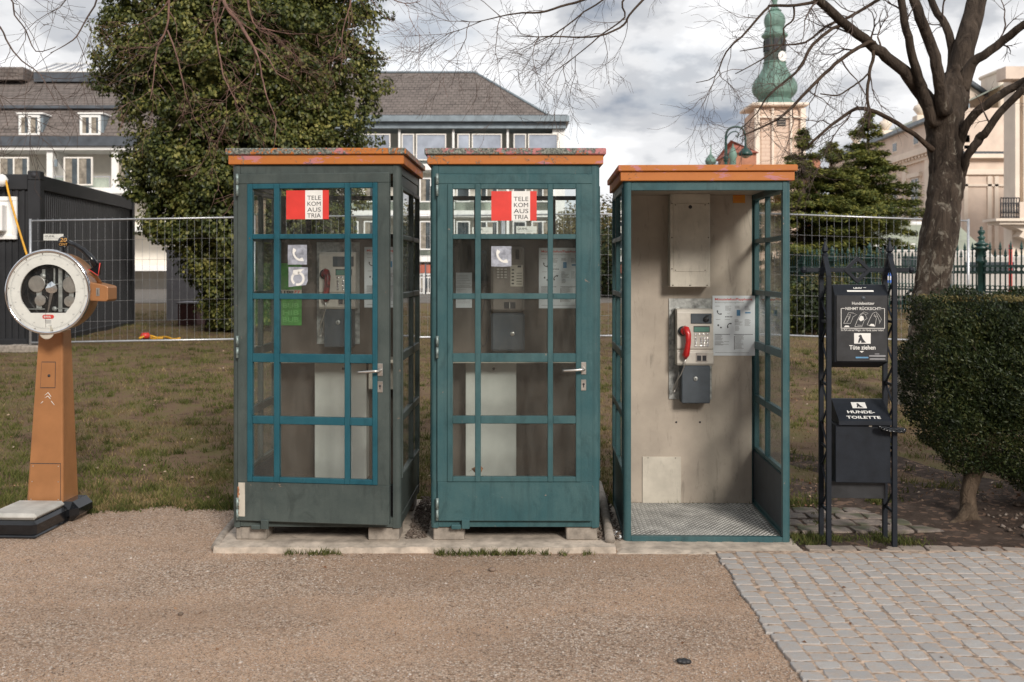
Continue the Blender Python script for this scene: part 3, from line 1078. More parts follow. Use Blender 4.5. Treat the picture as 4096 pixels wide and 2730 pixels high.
def booth(name, x, D, z0, rz, hb, mats, label, kind, blocks=True):
    body, grid, cap, capf = mats
    t = thing(name, (x, D, z0), rz, label, 'phone booth', 'teal telephone booths with orange roofs')
    hw = BW / 2; rw = rows(z0)
    ph = .048
    # roof
    b = MB()
    b.box(-hw - .020, hw + .020, -.020, BD + .020, hb, hb + .058, .003)
    b.build('roof_fascia', capf, t)
    b = MB(); b.box(-hw - .036, hw + .036, -.036, BD + .036, hb + .0585, hb + .098, .005, 0)
    b.build('roof_lid', cap, t)
    # posts
    for sx in (-1, 1):
        for sy, y in ((-1, 0), (1, BD)):
            b = MB(); rounded_post(b, sx * hw, y, ph, sx, sy, .0, hb)
            b.build('post', body, t)
    # rails: top and bottom
    for (zz0, zz1, nm) in ((hb - .058, hb - .0005, 'top_rail'), (.004, .064, 'bottom_rail')):
        if kind == 'open' and nm == 'bottom_rail': zz1 = .035
        b = MB(); b.box(-hw + ph, hw - ph, .003, .045, zz0, zz1, .002); b.build(nm, body, t)
        b = MB(); b.box(-hw + ph, hw - ph, BD - .045, BD - .003, zz0, zz1, .002); b.build(nm, body, t)
        for sx in (-1, 1):
            b = MB(); b.box(sx * (hw - .003), sx * (hw - .043), ph, BD - ph, zz0, zz1, .002); b.build(nm, body, t)
    # ceiling and floor
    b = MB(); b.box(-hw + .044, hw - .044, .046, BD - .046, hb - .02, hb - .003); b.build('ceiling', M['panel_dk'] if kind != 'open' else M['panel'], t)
    # side walls
    cols3 = [(.072, .072 + .52), (.072 + .542, BD - .072)]
    for sx in (-1, 1):
        s = MB(); x0 = sx * (hw - .008); x1 = sx * (hw - .030)
        s.box(x0, x1, ph, BD - ph, .065 if kind != 'open' else .036, rw[0][0] - .031, .002)
        wallp = s.build('side_wall', body, t)
        s = MB(); s.box(sx * (hw - .0305), sx * (hw - .036), ph, BD - ph, .066, rw[0][0] - .033, .001); s.build('inner_liner', M['liner'], t)
        s = MB(); s.box(x0, x1, ph, BD - ph, rw[-1][1] + .031, hb - .059, .002); s.build('side_wall_top', body, t)
        grid_and_panes(wallp, ph + .001, BD - ph - .001, cols3, rw, sx * (hw - .004), .026, 'y', body, M['glass_side'], .024)
    if kind == 'open':
        b = MB(); b.box(-hw + ph + .001, hw - ph - .001, BD - .075, BD - .046, .03, hb - .021); b.build('rear_wall', M['panel'], t)
        # chequer plate floor
        b = MB(); b.box(-hw + .046, hw - .046, .046, BD - .077, .012, .030); b.build('floor_plate', M['plate'], t)
        V = []; F = []; k = 0
        yy = .06; row = 0
        while yy < BD - .09:
            xx = -hw + .06 + (row % 2) * .017
            while xx < hw - .06:
                sg = 1 if (row % 2) else -1
                dx, dy = .0115, .006 * sg
                o = len(V)
                V += [(xx - dx, yy - dy, .0302), (xx + .0015, yy - .005 * 1, .0302), (xx + dx, yy + dy, .0302), (xx - .0015, yy + .005, .0302), (xx, yy, .0355)]
                F += [(o, o + 1, o + 4), (o + 1, o + 2, o + 4), (o + 2, o + 3, o + 4), (o + 3, o, o + 4)]
                xx += .031
            yy += .024; row += 1
        b = MB(); b.add(V, F); stuff(b.build('floor_studs', M['studs'], t))
        # sill with drain slots
        b = MB()
        for i in range(6):
            u0 = -hw + .052 + i * .158
            b.box(u0, min(u0 + .09, hw - .05), -.004, .040, .0, .012, .002)
        b.build('sill_feet', body, t)
        return t
    # rear wall
    r = MB(); ytop = 1.936 - z0
    r.box(-hw + ph, hw - ph, BD - .040, BD - .012, .065, ytop, .0, 0)
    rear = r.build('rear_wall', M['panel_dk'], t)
    cx = [(-hw + .085, -hw + .23), (-hw + .268, hw - .268), (hw - .23, hw - .085)]
    # top glazed strip with its own frame
    grid_and_panes(rear, -hw + ph + .001, hw - ph - .001, cx, [(ytop + .030, rw[-1][1])], BD - .034, .020, 'x', M['black'], M['glass'], .030, .002)
    # inner floor
    b = MB(); b.box(-hw + .046, hw - .046, .046, BD - .046, .02, .050); b.build('floor_plate', M['black'], t)
    # concrete feet
    if blocks:
        for sx in (-1, 1):
            for yy in (.02, BD - .24):
                b = MB(); b.box(sx * (hw - .015), sx * (hw - .205), yy, yy + .2, -.081, -.001, .006)
                fo = b.build('concrete_foot', M['block'], t)
    return t


def door(t, z0, hb, body, grid, ang, stickers):
    """door hinged on the left, window grid of 3 x 5 panes"""
    hw = BW / 2
    L = -hw + .043; Rr = hw - .048
    d = MB(); zb, zt = 1.1959, 0
    zb = WZ(1195.9, 6.3) - z0; zt = WZ(401, 6.3) - z0
    rw = rows(z0)
    wl, wr = WX(1028.4, 6.3) - WX(1005.4, 6.3), WX(1334, 6.3) - WX(1005.4, 6.3)
    W_ = Rr - L
    f = .031
    zw0, zw1 = rw[0][0] - f, rw[-1][1] + f
    T0, T1 = -.022, .020
    # all coordinates relative to the hinge
    d.box(0, W_, T0, T1, zb, zw0, .004)
    d.box(0, W_, T0, T1, zw1, zt, .004)
    d.box(0, wl, T0 + .0004, T1, zw0, zw1, .001)
    d.box(wr, W_, T0 + .0004, T1, zw0, zw1, .001)
    dr = d.build('door', body, t, (L, -.002, 0), (0, 0, -ang))
    c = [(1040.7, 1091.8), (1104.8, 1258), (1270, 1322.4)]
    cols = [(WX(a, 6.3) - WX(1005.4, 6.3), WX(b, 6.3) - WX(1005.4, 6.3)) for a, b in c]
    grid_and_panes(dr, wl, wr, cols, rw, T0, .030, 'x', grid, M['glass'], f, .008)
    # hinges
    for zc in (WZ(426, 6.3), WZ(797, 6.3), WZ(1168, 6.3)):
        h = MB(); h.tube([(.0, -.030, zc - z0 - .068), (.0, -.030, zc - z0 - .002)], .0085, 8); h.tube([(.0, -.030, zc - z0 + .002), (.0, -.030, zc - z0 + .068)], .0095, 8)
        h.build('hinge', M['hinge'], dr)
    # lever handle on a plate, keyhole plate below
    px = WX(1340, 6.3) - WX(1005.4, 6.3)
    z1 = WZ(845.5, 6.3) - z0; z2 = WZ(884, 6.3) - z0
    h = MB(); h.box(px - .016, px + .016, T0 - .005, T0 - .0005, z1 - .038, z1 + .038, .002)
    h.build('handle_plate', M['steel'], dr)
    h = MB(); h.tube([(px, T0 - .004, z1 - .004), (px, T0 - .045, z1 - .004), (px - .02, T0 - .052, z1 - .005), (px - .07, T0 - .05, z1 - .009), (px - .118, T0 - .045, z1 - .012), (px - .128, T0 - .03, z1 - .012)], [.009, .009, .009, .008, .0075, .007], 10)
    h.build('handle', M['steel'], dr)
    h = MB(); h.box(px - .016, px + .016, T0 - .005, T0 - .0005, z2 - .034, z2 + .034, .002, 0)
    h.box(px - .003, px + .003, T0 - .0065, T0 - .0051, z2 - .014, z2 + .004, 0, 1)
    h.M = Matrix.Translation((px, T0 - .005, z2 + .006)) @ Matrix.Rotation(R(90), 4, 'X'); h.lathe([(.007, -.001), (.007, .002)], 12, 1)
    h.build('keyhole_plate', [M['steel'], M['ink']], dr)
    # foot latch
    h = MB(); h.box(.150, .198, T0 - .012, T0 - .0005, zb - .045, zb + .012, .003); h.box(.085, .146, T0 - .010, T0 + .01, zb - .05, zb - .02, .006)
    h.build('foot_latch', body, dr)
    # stickers behind the glass are glued: parts of the door
    stickers(dr, T0 + .004)
    return dr


def telekom(dr, y, x, z, w_=.278, h_=.181, lab=None):
    b = MB()
    b.box(x, x + w_ * .448, y - .0012, y, z, z + h_, 0, 0)
    b.box(x + w_ * .448, x + w_ * .855, y - .0012, y, z, z + h_, 0, 1)
    b.box(x + w_ * .855, x + w_, y - .0012, y, z, z + h_, 0, 0)
    tx0 = x + w_ * .448 + .011; tw = w_ * .407 - .020
    for i, s in enumerate(('TELE', 'KOM', 'AUS', 'TRIA')):
        put_text(b, s, tx0 + tw / 2, y - .0018, z + h_ * (.665 - i * .204), tw * (.96 if s != 'KOM' else .93), .0258, 2, 0.0)
    return b.build('red_and_white_sticker', [M['stred'], M['stwhite'], M['ink']], dr)


def handset_icon(b, cx, cy, s, y, mi, ang=0.0):
    """a bent telephone receiver drawn as a flat shape on the XZ plane"""
    P = []
    n = 9
    for k in range(n):
        a = R(200) + R(140) * k / (n - 1)
        wd = .17 if 1 < k < n - 2 else .34
        P.append((math.cos(a), math.sin(a), wd))
    vs = []; fs = []
    ca, sa = math.cos(ang), math.sin(ang)
    for i, (x, z, wd) in enumerate(P):
        for q in (1 - wd * (0.2 if wd > .3 else 1), 1 + wd * 0 + .12) if False else (1 - wd, 1 + .10):
            u = x * q; v = (z * q) * .9 + .55
            vs.append((cx + (u * ca - v * sa) * s, y, cy + (u * sa + v * ca) * s))
    for i in range(n - 1):
        fs.append((2 * i, 2 * i + 1, 2 * i + 3, 2 * i + 2))
    b.add(vs, fs, mi)


def picto(dr, y, x, z, s=.123, torn=False):
    b = MB()
    r = random.Random(int(z * 100))
    pts = [(0, 0), (s * .5, r.uniform(-.003, .003)), (s, 0.0), (s, s * .5), (s, s), (s * .5, s + .001), (0, s), (-.001, s * .5)]
    if torn: pts = [(0, .0), (s * .45, .006), (s * .9, .012), (s, .04), (s * .98, s * .5), (s, s * .98), (s * .4, s), (0, s)]
    b.prism([(x + a, z + c) for a, c in pts], y - .0012, y, 0)
    if not torn:
        handset_icon(b, x + s * .5, z + s * .46, s * .42, y - .0018, 1, R(-50))
    else:
        for k in range(20):
            a0, a1 = k * 2 * math.pi / 20, (k + 1) * 2 * math.pi / 20
            c0 = (x + s * .48, z + s * .42)
            if k in (5, 6, 13): continue
            b.add([(c0[0] + math.cos(a) * s * q, y - .0018, c0[1] + math.sin(a) * s * q) for a, q in ((a0, .24), (a0, .36), (a1, .36), (a1, .24))], [(0, 1, 2, 3)], 1)
        b.add([(x + s * .2, y - .0018, z + s * .6), (x + s * .5, y - .0018, z + s * .62), (x + s * .8, y - .0018, z + s * .9), (x + s * .25, y - .0018, z + s * .85)], [(0, 1, 2, 3)], 1)
    o = b.build('telephone_pictogram', [M['stsilver'], M['stwhite']], dr)
    return o


M['hinge'] = plain('hinge_metal', (.20, .25, .24), .5, .4, var=.5, scale=40)
M['rust'] = plain('rust', (.30, .13, .06), .9, var=.4, scale=50)
Z1, Z2, Z3 = .125, .125, .0
HB = 2.235
b1 = booth('phone_booth', -1.203, 6.3, Z1, R(-1.3), HB, (M['grey'], M['grid_teal'], M['cap1'], M['cap1f']), 'grey-green closed phone booth with a bright teal window grid, nearest the brass coloured scale', 'closed')
b2 = booth('phone_booth', .020, 6.3, Z2, 0, HB, (M['teal'], M['teal'], M['cap2'], M['cap1f']), 'middle phone booth, all teal, closed door and lichened pink-orange roof', 'closed')
b3 = booth('phone_booth', (WX(1434.4, 6.4) + WX(1814, 6.4)) / 2 + .001, 6.405, .006, R(-1.8), 2.262, (M['teal'], M['teal'], M['cap3'], M['cap3']), 'open teal phone booth without a door, chequer plate floor and beige back wall', 'open')


def st1(dr, y):
    telekom(dr, y, (661.5 - 545) / 373.5 * .985, WZ(504.5, 6.25) - Z1, .268, .176)
    picto(dr, y, (665.5 - 545) / 373.5 * .985, WZ(608.5, 6.25) - Z1, .120)
    picto(dr, y, (667 - 545) / 373.5 * .985, WZ(660, 6.25) - Z1, .122, True)
    b = MB(); b.box(.004, .046, -.0235, -.0222, WZ(1190, 6.25) - Z1, WZ(1112, 6.25) - Z1); b.build('grey_tape', M['cream'], dr)
    b = MB()
    rz_ = random.Random(3)
    for i in range(14):
        z = WZ(1190, 6.25) - Z1 + i * .013; b.box(-.001, .004 + rz_.random() * .008, -.0245, -.0237, z, z + .013)
    b.build('rust_streak', M['rust'], dr)


def st2(dr, y):
    telekom(dr, y, (1129 - 1005.4) / 373.5, WZ(508, 6.3) - Z2)
    picto(dr, y, (1129 - 1005.4) / 373.5, WZ(612.6, 6.3) - Z2)


door(b1, Z1, HB, M['grey'], M['grid_teal'], R(6.0), st1)
door(b2, Z2, HB, M['teal'], M['teal'], R(.35), st2)
# chipped paint edge on the middle booth sill
M['barechip'] = plain('bare_paint_chip', (.45, .42, .38), .7)
b_ = MB(); rz_ = random.Random(9); x = -.25
while x < .34:
    wd = rz_.uniform(.01, .03); b_.box(x, x + wd, .0012, .0028, .052 - rz_.random() * .006, .0635); x += wd + (rz_.random() < .2) * .02
b_.build('chipped_paint', M['barechip'], b2)


# ---- payphones
def payphone(loc, rz, label, hs='red', dim=1.0):
    t = thing('payphone', loc, rz, label, 'payphone', 'wall payphones in the booths')
    k = .000557
    def X(x): return (x - 370) * k
    def Zc(y): return (1400 - y) * k
    b = MB(); b.box(X(95), X(645), -.006, -.0005, 0, Zc(100), .002); b.build('back_plate', M['steel_old'], t)
    b = MB()
    b.tube([(X(150), -.012, Zc(320)), (X(140), -.012, Zc(250)), (X(190), -.012, Zc(222)), (X(260), -.012, Zc(215))], .006, 6)
    b.box(X(125), X(162), -.03, -.006, Zc(700), Zc(300), .006); b.build('side_guard', M['steel_old'], t)
    body = MB()
    poly = [(-.006, Zc(945)), (-.006, Zc(225)), (-.115, Zc(232)), (-.13, Zc(270)), (-.13, Zc(730)), (-.118, Zc(742)), (-.118, Zc(760)), (-.135, Zc(775)), (-.135, Zc(915)), (-.12, Zc(945))]
    # profile in (y,z), extruded along x
    n = len(poly); x0, x1 = X(172), X(632)
    body.add([(x0, y, z) for y, z in poly] + [(x1, y, z) for y, z in poly], [tuple(range(n)), tuple(range(n, 2 * n))[::-1]] + [(i, (i + 1) % n, n + (i + 1) % n, n + i) for i in range(n)], 0)
    bo = body.build('phone_body', M['phone'], t)
    bv = bo.modifiers.new('bevel', 'BEVEL'); bv.width = .004; bv.segments = 2; bv.limit_method = 'ANGLE'
    b = MB(); b.box(X(345), X(608), -.136, -.1295, Zc(412), Zc(285), .003); pn = b.build('coin_panel', M['bluegrey'], t)
    b = MB(); b.M = Matrix.Translation((X(537), -.136, Zc(355))) @ Matrix.Rotation(R(90), 4, 'X'); b.lathe([(.021, 0), (.021, .006), (.012, .012), (.004, .013)], 16)
    b.M = Matrix(); b.box(X(533), X(541), -.151, -.148, Zc(385), Zc(325)); b.box(X(535), X(575), -.142, -.136, Zc(312), Zc(304)); b.build('coin_knob', M['black'], pn)
    b = MB(); b.box(X(380), X(586), -.132, -.1295, Zc(522), Zc(443), .001, 1); b.box(X(388), X(578), -.1335, -.1315, Zc(515), Zc(455), 0, 0); b.build('display', [M['lcd'], M['ink']], t)
    for (yy, xs) in [(547, (407, 456, 506, 555))] + [(q, (408, 474, 515, 557)) for q in (597, 630, 662, 695)]:
        for xx in xs:
            b = MB(); b.M = Matrix.Translation((X(xx), -.130, Zc(yy))) @ Matrix.Rotation(R(90), 4, 'X')
            b.lathe([(.0088, -.002), (.0088, .003), (.006, .006), (.001, .0065)], 10); b.build('key', M['chrome'], t)
    b = MB(); b.box(X(410), X(552), -.139, -.1345, Zc(897), Zc(780), .003, 0)
    b.box(X(422), X(474), -.1405, -.1388, Zc(882), Zc(815), 0, 1); b.box(X(490), X(540), -.1405, -.1388, Zc(882), Zc(815), 0, 1)
    b.build('coin_return', [M['steel'], M['ink']], t)
    b = MB(); b.box(X(232), X(590), -.125, -.006, Zc(1425), Zc(948), .006)
    cb = b.build('coin_box', M['bluegrey'], t)
    b = MB(); b.M = Matrix.Translation((X(408), -.125, Zc(1112))) @ Matrix.Rotation(R(90), 4, 'X'); b.lathe([(.017, 0), (.016, .004), (.006, .0045)], 18, 0)
    b.M = Matrix(); b.box(X(404), X(412), -.131, -.129, Zc(1125), Zc(1100), 0, 1); b.build('lock', [M['steel_old'], M['ink']], cb)
    # cradle + handset
    b = MB(); b.M = Matrix.Translation((X(245), -.130, Zc(505))) @ Matrix.Rotation(R(90), 4, 'X'); b.lathe([(.034, -.002), (.034, .014), (.026, .018)], 18); b.build('cradle', M['black'], t)
    m = M['red'] if hs == 'red' else M['darkred'] if hs == 'worn' else M['black']
    b = MB()
    b.tube([(X(255), -.155, Zc(455)), (X(275), -.170, Zc(475)), (X(298), -.182, Zc(540)), (X(300), -.190, Zc(630)), (X(288), -.188, Zc(710)), (X(275), -.178, Zc(790)), (X(268), -.165, Zc(845))], [.014, .025, .022, .019, .021, .025, .014], 12)
    b.M = Matrix.Translation((X(262), -.160, Zc(505))) @ Matrix.Rotation(R(90), 4, 'X'); b.lathe([(.028, -.02), (.030, -.005), (.022, .012)], 14)
    b.M = Matrix.Translation((X(275), -.158, Zc(800))) @ Matrix.Rotation(R(90), 4, 'X'); b.lathe([(.024, -.012), (.026, .0), (.02, .012)], 14)
    b.build('handset', m, t)
    b = MB(); b.tube([(X(272), -.165, Zc(850)), (X(262), -.15, Zc(940)), (X(225), -.13, Zc(1050)), (X(180), -.10, Zc(1140)), (X(150), -.07, Zc(1230)), (X(138), -.05, Zc(1280)), (X(150), -.04, Zc(1305)), (X(175), -.04, Zc(1270)), (X(200), -.045, Zc(1180)), (X(205), -.05, Zc(1110)), (X(215), -.06, Zc(1040))], .0042, 6)
    b.build('armoured_cord', M['steel'], t)
    b = MB()
    if hs == 'red': b.box(X(100), X(640), -.0075, -.0062, Zc(205), Zc(112), 0)
    return t


def payphone_old(loc, label):
    t = thing('payphone', loc, 0, label, 'payphone', 'wall payphones in the booths')
    w_, h_ = .236, .46
    b = MB(); b.box(-.118, .118, -.11, -.002, .275, .735, .018); b.build('phone_body', M['phone_dk'], t)
    b = MB(); b.box(-.116, .120, -.13, -.002, 0, .268, .014); cb = b.build('coin_box', M['bluegrey'], t)
    b = MB(); b.M = Matrix.Translation((.035, -.13, .125)) @ Matrix.Rotation(R(90), 4, 'X'); b.lathe([(.017, 0), (.016, .004), (.006, .0045)], 18); b.build('lock', M['steel'], cb)
    b = MB(); b.box(.02, .108, -.1125, -.1102, .455, .605, .001, 0)
    for i in range(5):
        b.box(.028, .045, -.1132, -.1125, .470 + i * .024, .480 + i * .024, 0, 1); b.box(.062, .1, -.1132, -.1125, .47 + i * .019, .474 + i * .019, 0, 1)
    b.box(.07, .095, -.1132, -.1125, .588, .602, 0, 1); b.build('instruction_card', [M['cream'], M['ink']], t)
    for r_ in range(4):
        for c in range(3):
            b = MB(); b.box(-.075 + c * .026, -.057 + c * .026, -.118, -.1098, .512 + r_ * .019, .524 + r_ * .019, .001); b.build('key', M['steel'], t)
    b = MB(); b.box(.055, .082, -.1125, -.110, .645, .715, .001); b.build('coin_slot', M['ink'], t)
    b = MB(); b.box(-.025, .055, -.1135, -.110, .30, .345, .002, 0); b.box(.012, .018, -.116, -.1134, .302, .343, 0, 1); b.build('coin_return', [M['ink'], M['steel']], t)
    b = MB(); b.tube([(-.165, -.06, .70), (-.17, -.09, .66), (-.175, -.10, .58), (-.172, -.09, .50), (-.165, -.06, .46)], [.018, .028, .022, .028, .018], 10); b.build('handset', M['black'], t)
    b = MB(); b.tube([(-.165, -.06, .46), (-.16, -.06, .36), (-.19, -.06, .2), (-.20, -.06, .08), (-.175, -.06, .03), (-.14, -.06, .07), (-.125, -.06, .2), (-.12, -.06, .3)], .0042, 6); b.build('armoured_cord', M['rubber'], t)
    return t


def inb(bx, by_, bo):     # a place inside booth bo, given booth coordinates
    return bo.matrix_basis @ Vector((bx, by_, 0))


BACK = BD - .076
def on_back(bo, px, py, dd=.0):
    """point of a booth's back wall seen at (px, py)"""
    a = bo.location; rz = bo.rotation_euler.z
    # intersect the viewing ray with the wall plane
    nrm = Vector((math.sin(-rz), math.cos(rz), 0)); nrm = Vector((-math.sin(rz), math.cos(rz), 0))
    back = (BACK if bo is b3 else BD - .042) - dd
    p0 = a + nrm * back
    ray = Vector(((px - 1176.5) / 2353, 1, -(py - 617.5) / 2353))
    s = (p0 - Vector((0, 0, H))).dot(nrm) / ray.dot(nrm)
    return Vector((0, 0, H)) + ray * s


payphone(on_back(b3, 1585.75, 917.9, .001), b3.rotation_euler.z, 'grey payphone with bright red handset on a scuffed metal plate in the open booth')
payphone(on_back(b1, 777.5, 791, .001), b1.rotation_euler.z, 'grey payphone with worn dark red handset inside the grey-green booth', 'worn')
payphone_old(on_back(b2, 1166.5, 805, .001), 'old brown payphone with black handset and small instruction card in the middle booth')


def lines(b, x, z, w_, n, dz, y, mi, seed, th=.0022):
    r = random.Random(seed)
    for i in range(n):
        b.quad((x, y, z - i * dz), (x + w_ * r.uniform(.55, 1), y, z - i * dz), (x + w_ * r.uniform(.55, 1), y, z - i * dz + th), (x, y, z - i * dz + th), mi)
        v = b.v[-4:]; xr = max(v[1][0], v[2][0])
        b.v[-3] = (xr, v[1][1], v[1][2]); b.v[-2] = (xr, v[2][1], v[2][2])


def poster(loc, rz, label, bo=None):
    b = MB(); w_, h_ = .303, .43
    b.box(-w_ / 2, w_ / 2, -.002, 0, -h_, 0, 0, 0)
    y = -.0026
    k = w_ / 537.
    def X(x): return (x - 658) * k - w_ / 2
    def Zc(yy): return -(yy - 105) * k
    put_text(b, 'Münztelefon/Payphone', X(690), y, Zc(163), (1160 - 690) * k, 28 * k, 3, .02, 'L')
    put_text(b, 'Bedienungsanleitung/Manual', X(690), y, Zc(197), (1055 - 690) * k, 16 * k, 2, .0, 'L')
    for (x, yy, ww, nn, dz, s) in ((695, 240, 60, 1, 12, 1), (820, 240, 80, 5, 13, 2), (940, 240, 75, 3, 12, 3), (1065, 240, 75, 5, 12, 4), (700, 410, 65, 1, 12, 5), (815, 410, 70, 1, 12, 6), (940, 410, 60, 3, 13, 7), (940, 440, 100, 4, 13, 8), (1065, 410, 80, 7, 13, 9), (945, 500, 60, 5, 12, 10),
                                   (688, 612, 110, 6, 12, 12), (688, 690, 120, 5, 11, 13), (690, 725, 200, 1, 11, 14), (945, 612, 110, 15, 12, 15), (800, 692, 90, 1, 10, 16), (690, 832, 470, 1, 10, 17)):
        lines(b, X(x), Zc(yy), ww * k, nn, dz * k, y, 2, s, 5 * k)
    for (x0, x1) in ((688, 880), (930, 1168)): b.box(X(x0), X(x1), y, y + .0006, Zc(600), Zc(594), 0, 1)
    b.box(X(930), X(942), y, y + .0006, Zc(790), Zc(615), 0, 2)
    b.box(X(965), X(1010), y, y + .0006, Zc(360), Zc(285), 0, 4); b.box(X(1072), X(1140), y, y + .0006, Zc(330), Zc(312), 0, 4)
    for i in range(5): b.box(X(820 + i * 19), X(833 + i * 19), y, y + .0006, Zc(379), Zc(367), 0, 1)
    handset_icon(b, X(742), Zc(322), 40 * k, y, 1, R(-38)); handset_icon(b, X(868), Zc(480), 42 * k, y, 1, R(50 + 180))
    handset_icon(b, X(860), Zc(330), 14 * k, y, 2, R(0))
    b.box(X(722), X(741), y, y + .0006, Zc(492), Zc(470), 0, 1); b.box(X(755), X(776), y, y + .0006, Zc(518), Zc(501), 0, 1)
    o = b.build('notice_poster', [M['paper'], M['ink'], M['inkgrey'], M['inkred'], M['inkblue']], None, loc, (0, 0, rz))
    return tag(o, label, 'poster', 'payphone manual posters')


poster(on_back(b3, 1685.7, 680, .002), b3.rotation_euler.z, 'white payphone manual poster beside the phone in the open booth')
poster(on_back(b2, 1287, 570, .002), 0, 'payphone manual poster behind the glass of the middle booth')
poster(on_back(b1, 886, 568, .002), b1.rotation_euler.z, 'payphone manual poster half hidden at right inside the grey-green booth')
# green flyers in booth 1
for (y0, y1, lab) in ((605, 676, 'upper green flyer with the number 118877 in the grey-green booth'), (685, 748, 'lower green flyer with pale letters in the grey-green booth')):
    p = on_back(b1, 668.5, y1, .002); h_ = (y1 - y0) / 2353 * 7.26; w_ = 50 / 2353 * 7.26
    b_ = MB(); b_.box(-w_ / 2, w_ / 2, -.002, 0, 0, h_, 0, 0)
    if y0 == 605:
        b_.box(-w_ / 2, w_ / 2, -.0026, -.0021, .0, .030, 0, 1)
        put_text(b_, '1188', -w_ / 2 + .004, -.0032, .006, w_ * .60, .018, 2, .03, 'L'); put_text(b_, '77', w_ * .14, -.0032, .006, w_ * .30, .018, 3, .03, 'L')
    else:
        for r_ in range(3): put_text(b_, ('BUB', 'HIB', 'BUB')[r_], 0, -.0026, .125 - r_ * .05, w_ * .75, .034, 4, .03)
    M['flyerlet'] = M.get('flyerlet') or plain('flyer_pale_green', (.13, .34, .10), .6)
    tag(b_.build('green_flyer', [M['green'], M['cream'], M['ink'], M['inkred'], M['flyerlet']], None, p, (0, 0, b1.rotation_euler.z)), lab, 'flyer')
# small sheet in booth 2, left
p = on_back(b2, 1066, 627, .002)
b_ = MB(); b_.box(-.057, .057, -.002, 0, -.25, 0)
lines(b_, -.05, -.02, .1, 7, .012, -.0026, 1, 3); lines(b_, -.05, -.12, .1, 9, .012, -.0026, 1, 4); b_.box(-.055, .055, -.0028, -.0024, -.105, -.1, 0, 1)
tag(b_.build('price_sheet', [M['paper'], M['inkgrey']], None, p), 'narrow printed sheet on the left inside the middle booth', 'notice')


# ---- fittings inside booths: shelf, lower cover panel, small cabinet
def fittings(bo, z0, panel, cab):
    hw = BW / 2
    zs = 1.094 - z0
    b = MB(); b.box(-hw + .05, hw - .05, BD - .33, BD - .043, zs - .022, zs, .004); b.build('shelf', M['cream'], bo)
    a, c, lab = panel
    b = MB(); b.box(a, c, BD - .16, BD - .044, .12, zs - .03, .004); pn = b.build('cover_panel', M['whitepanel'], bo)
    b = MB(); b.M = Matrix.Translation(((a + c) / 2 + .02, BD - .16, zs - .075)) @ Matrix.Rotation(R(90), 4, 'X'); b.lathe([(.010, 0), (.009, .003)], 12); b.build('lock', M['ink'], pn)
    if cab:
        b = MB(); b.box(cab[0], cab[1], BD - .20, BD - .044, zs - .215, zs - .028, .004); b.build('small_cabinet', M['cream'], bo)


fittings(b1, Z1, (-.20, .165, ''), (.185, .42))
fittings(b2, Z2, (-.345, .010, ''), None)
# ---- items on the back wall of the open booth
rz3 = b3.rotation_euler.z
def local3(px, py, dd=0.0):
    p = on_back(b3, px, py, dd) - b3.location
    c, s = math.cos(-rz3), math.sin(-rz3)
    return Vector((p.x * c - p.y * s, p.x * s + p.y * c, p.z))
a = local3(1539.9, 659.8, .13); c = local3(1631.6, 659.8, .13)
b_ = MB(); b_.box(a.x, c.x, BACK - .13, BACK + .002, a.z, 2.262 - .021, .003); eb = b_.build('equipment_box', M['cream'], b3)
i0 = local3(1548, 624.6, .13); i1 = local3(1624, 468, .13)
b_ = MB(); b_.box(i0.x, i1.x, BACK - .1335, BACK - .1295, i0.z, i1.z, .0015, 0)
M['bolt'] = plain('bolt_heads', (.14, .12, .10), .5, .5)
pts = [(u, v) for u in (i0.x + .012, i1.x - .012) for v in (i0.z + .01, i1.z - .01)]
b_.build('access_lid', M['cream'], eb)
for (u, v) in pts + [(a.x + .02, a.z + .012), ((a.x + c.x) / 2, a.z + .012), (c.x - .02, a.z + .012), (i0.x - .012, i1.z), (i1.x + .012, i1.z), (i0.x - .012, (i0.z + i1.z) / 2), (i1.x + .012, (i0.z + i1.z) / 2), (i0.x - .012, i0.z + .02)]:
    b_ = MB(); b_.M = Matrix.Translation((u, BACK - .1332, v)) @ Matrix.Rotation(R(90), 4, 'X'); b_.lathe([(.005, -.004), (.004, .002)], 8); b_.build('bolt', M['bolt'], eb)
kx = local3(1586, 476, .13)
b_ = MB(); b_.M = Matrix.Translation((kx.x, BACK - .1335, kx.z)) @ Matrix.Rotation(R(90), 4, 'X'); b_.lathe([(.013, 0), (.012, .002)], 14); b_.build('keyhole', M['ink'], eb)
a = local3(1476, 1171.7); c = local3(1564.6, 1050)
b_ = MB(); b_.box(a.x, c.x, BACK - .007, BACK + .002, a.z, c.z, .002); lp = b_.build('lower_plate', M['cream'], b3)
for u in (a.x + .04, c.x - .04):
    b_ = MB(); b_.M = Matrix.Translation((u, BACK - .007, c.z - .008)) @ Matrix.Rotation(R(90), 4, 'X'); b_.lathe([(.004, 0), (.003, .003)], 8); b_.build('bolt', M['bolt'], lp)
for px in (1554, 1608.5):
    q = local3(px, 970.5); b_ = MB(); b_.M = Matrix.Translation((q.x, BACK, q.z)) @ Matrix.Rotation(R(90), 4, 'X'); b_.lathe([(.007, 0), (.007, .0012)], 12); b_.build('screw_hole', M['ink'], b3)
q = local3(1684, 467); q2 = local3(1712, 444)
b_ = MB(); b_.box(q.x, q2.x, BACK - .0022, BACK, q.z, q2.z, 0, 0); lines(b_, q.x + .01, q2.z - .02, .06, 4, .011, BACK - .0028, 1, 5); b_.build('orange_label', [M['orange'], M['inkred']], b3)
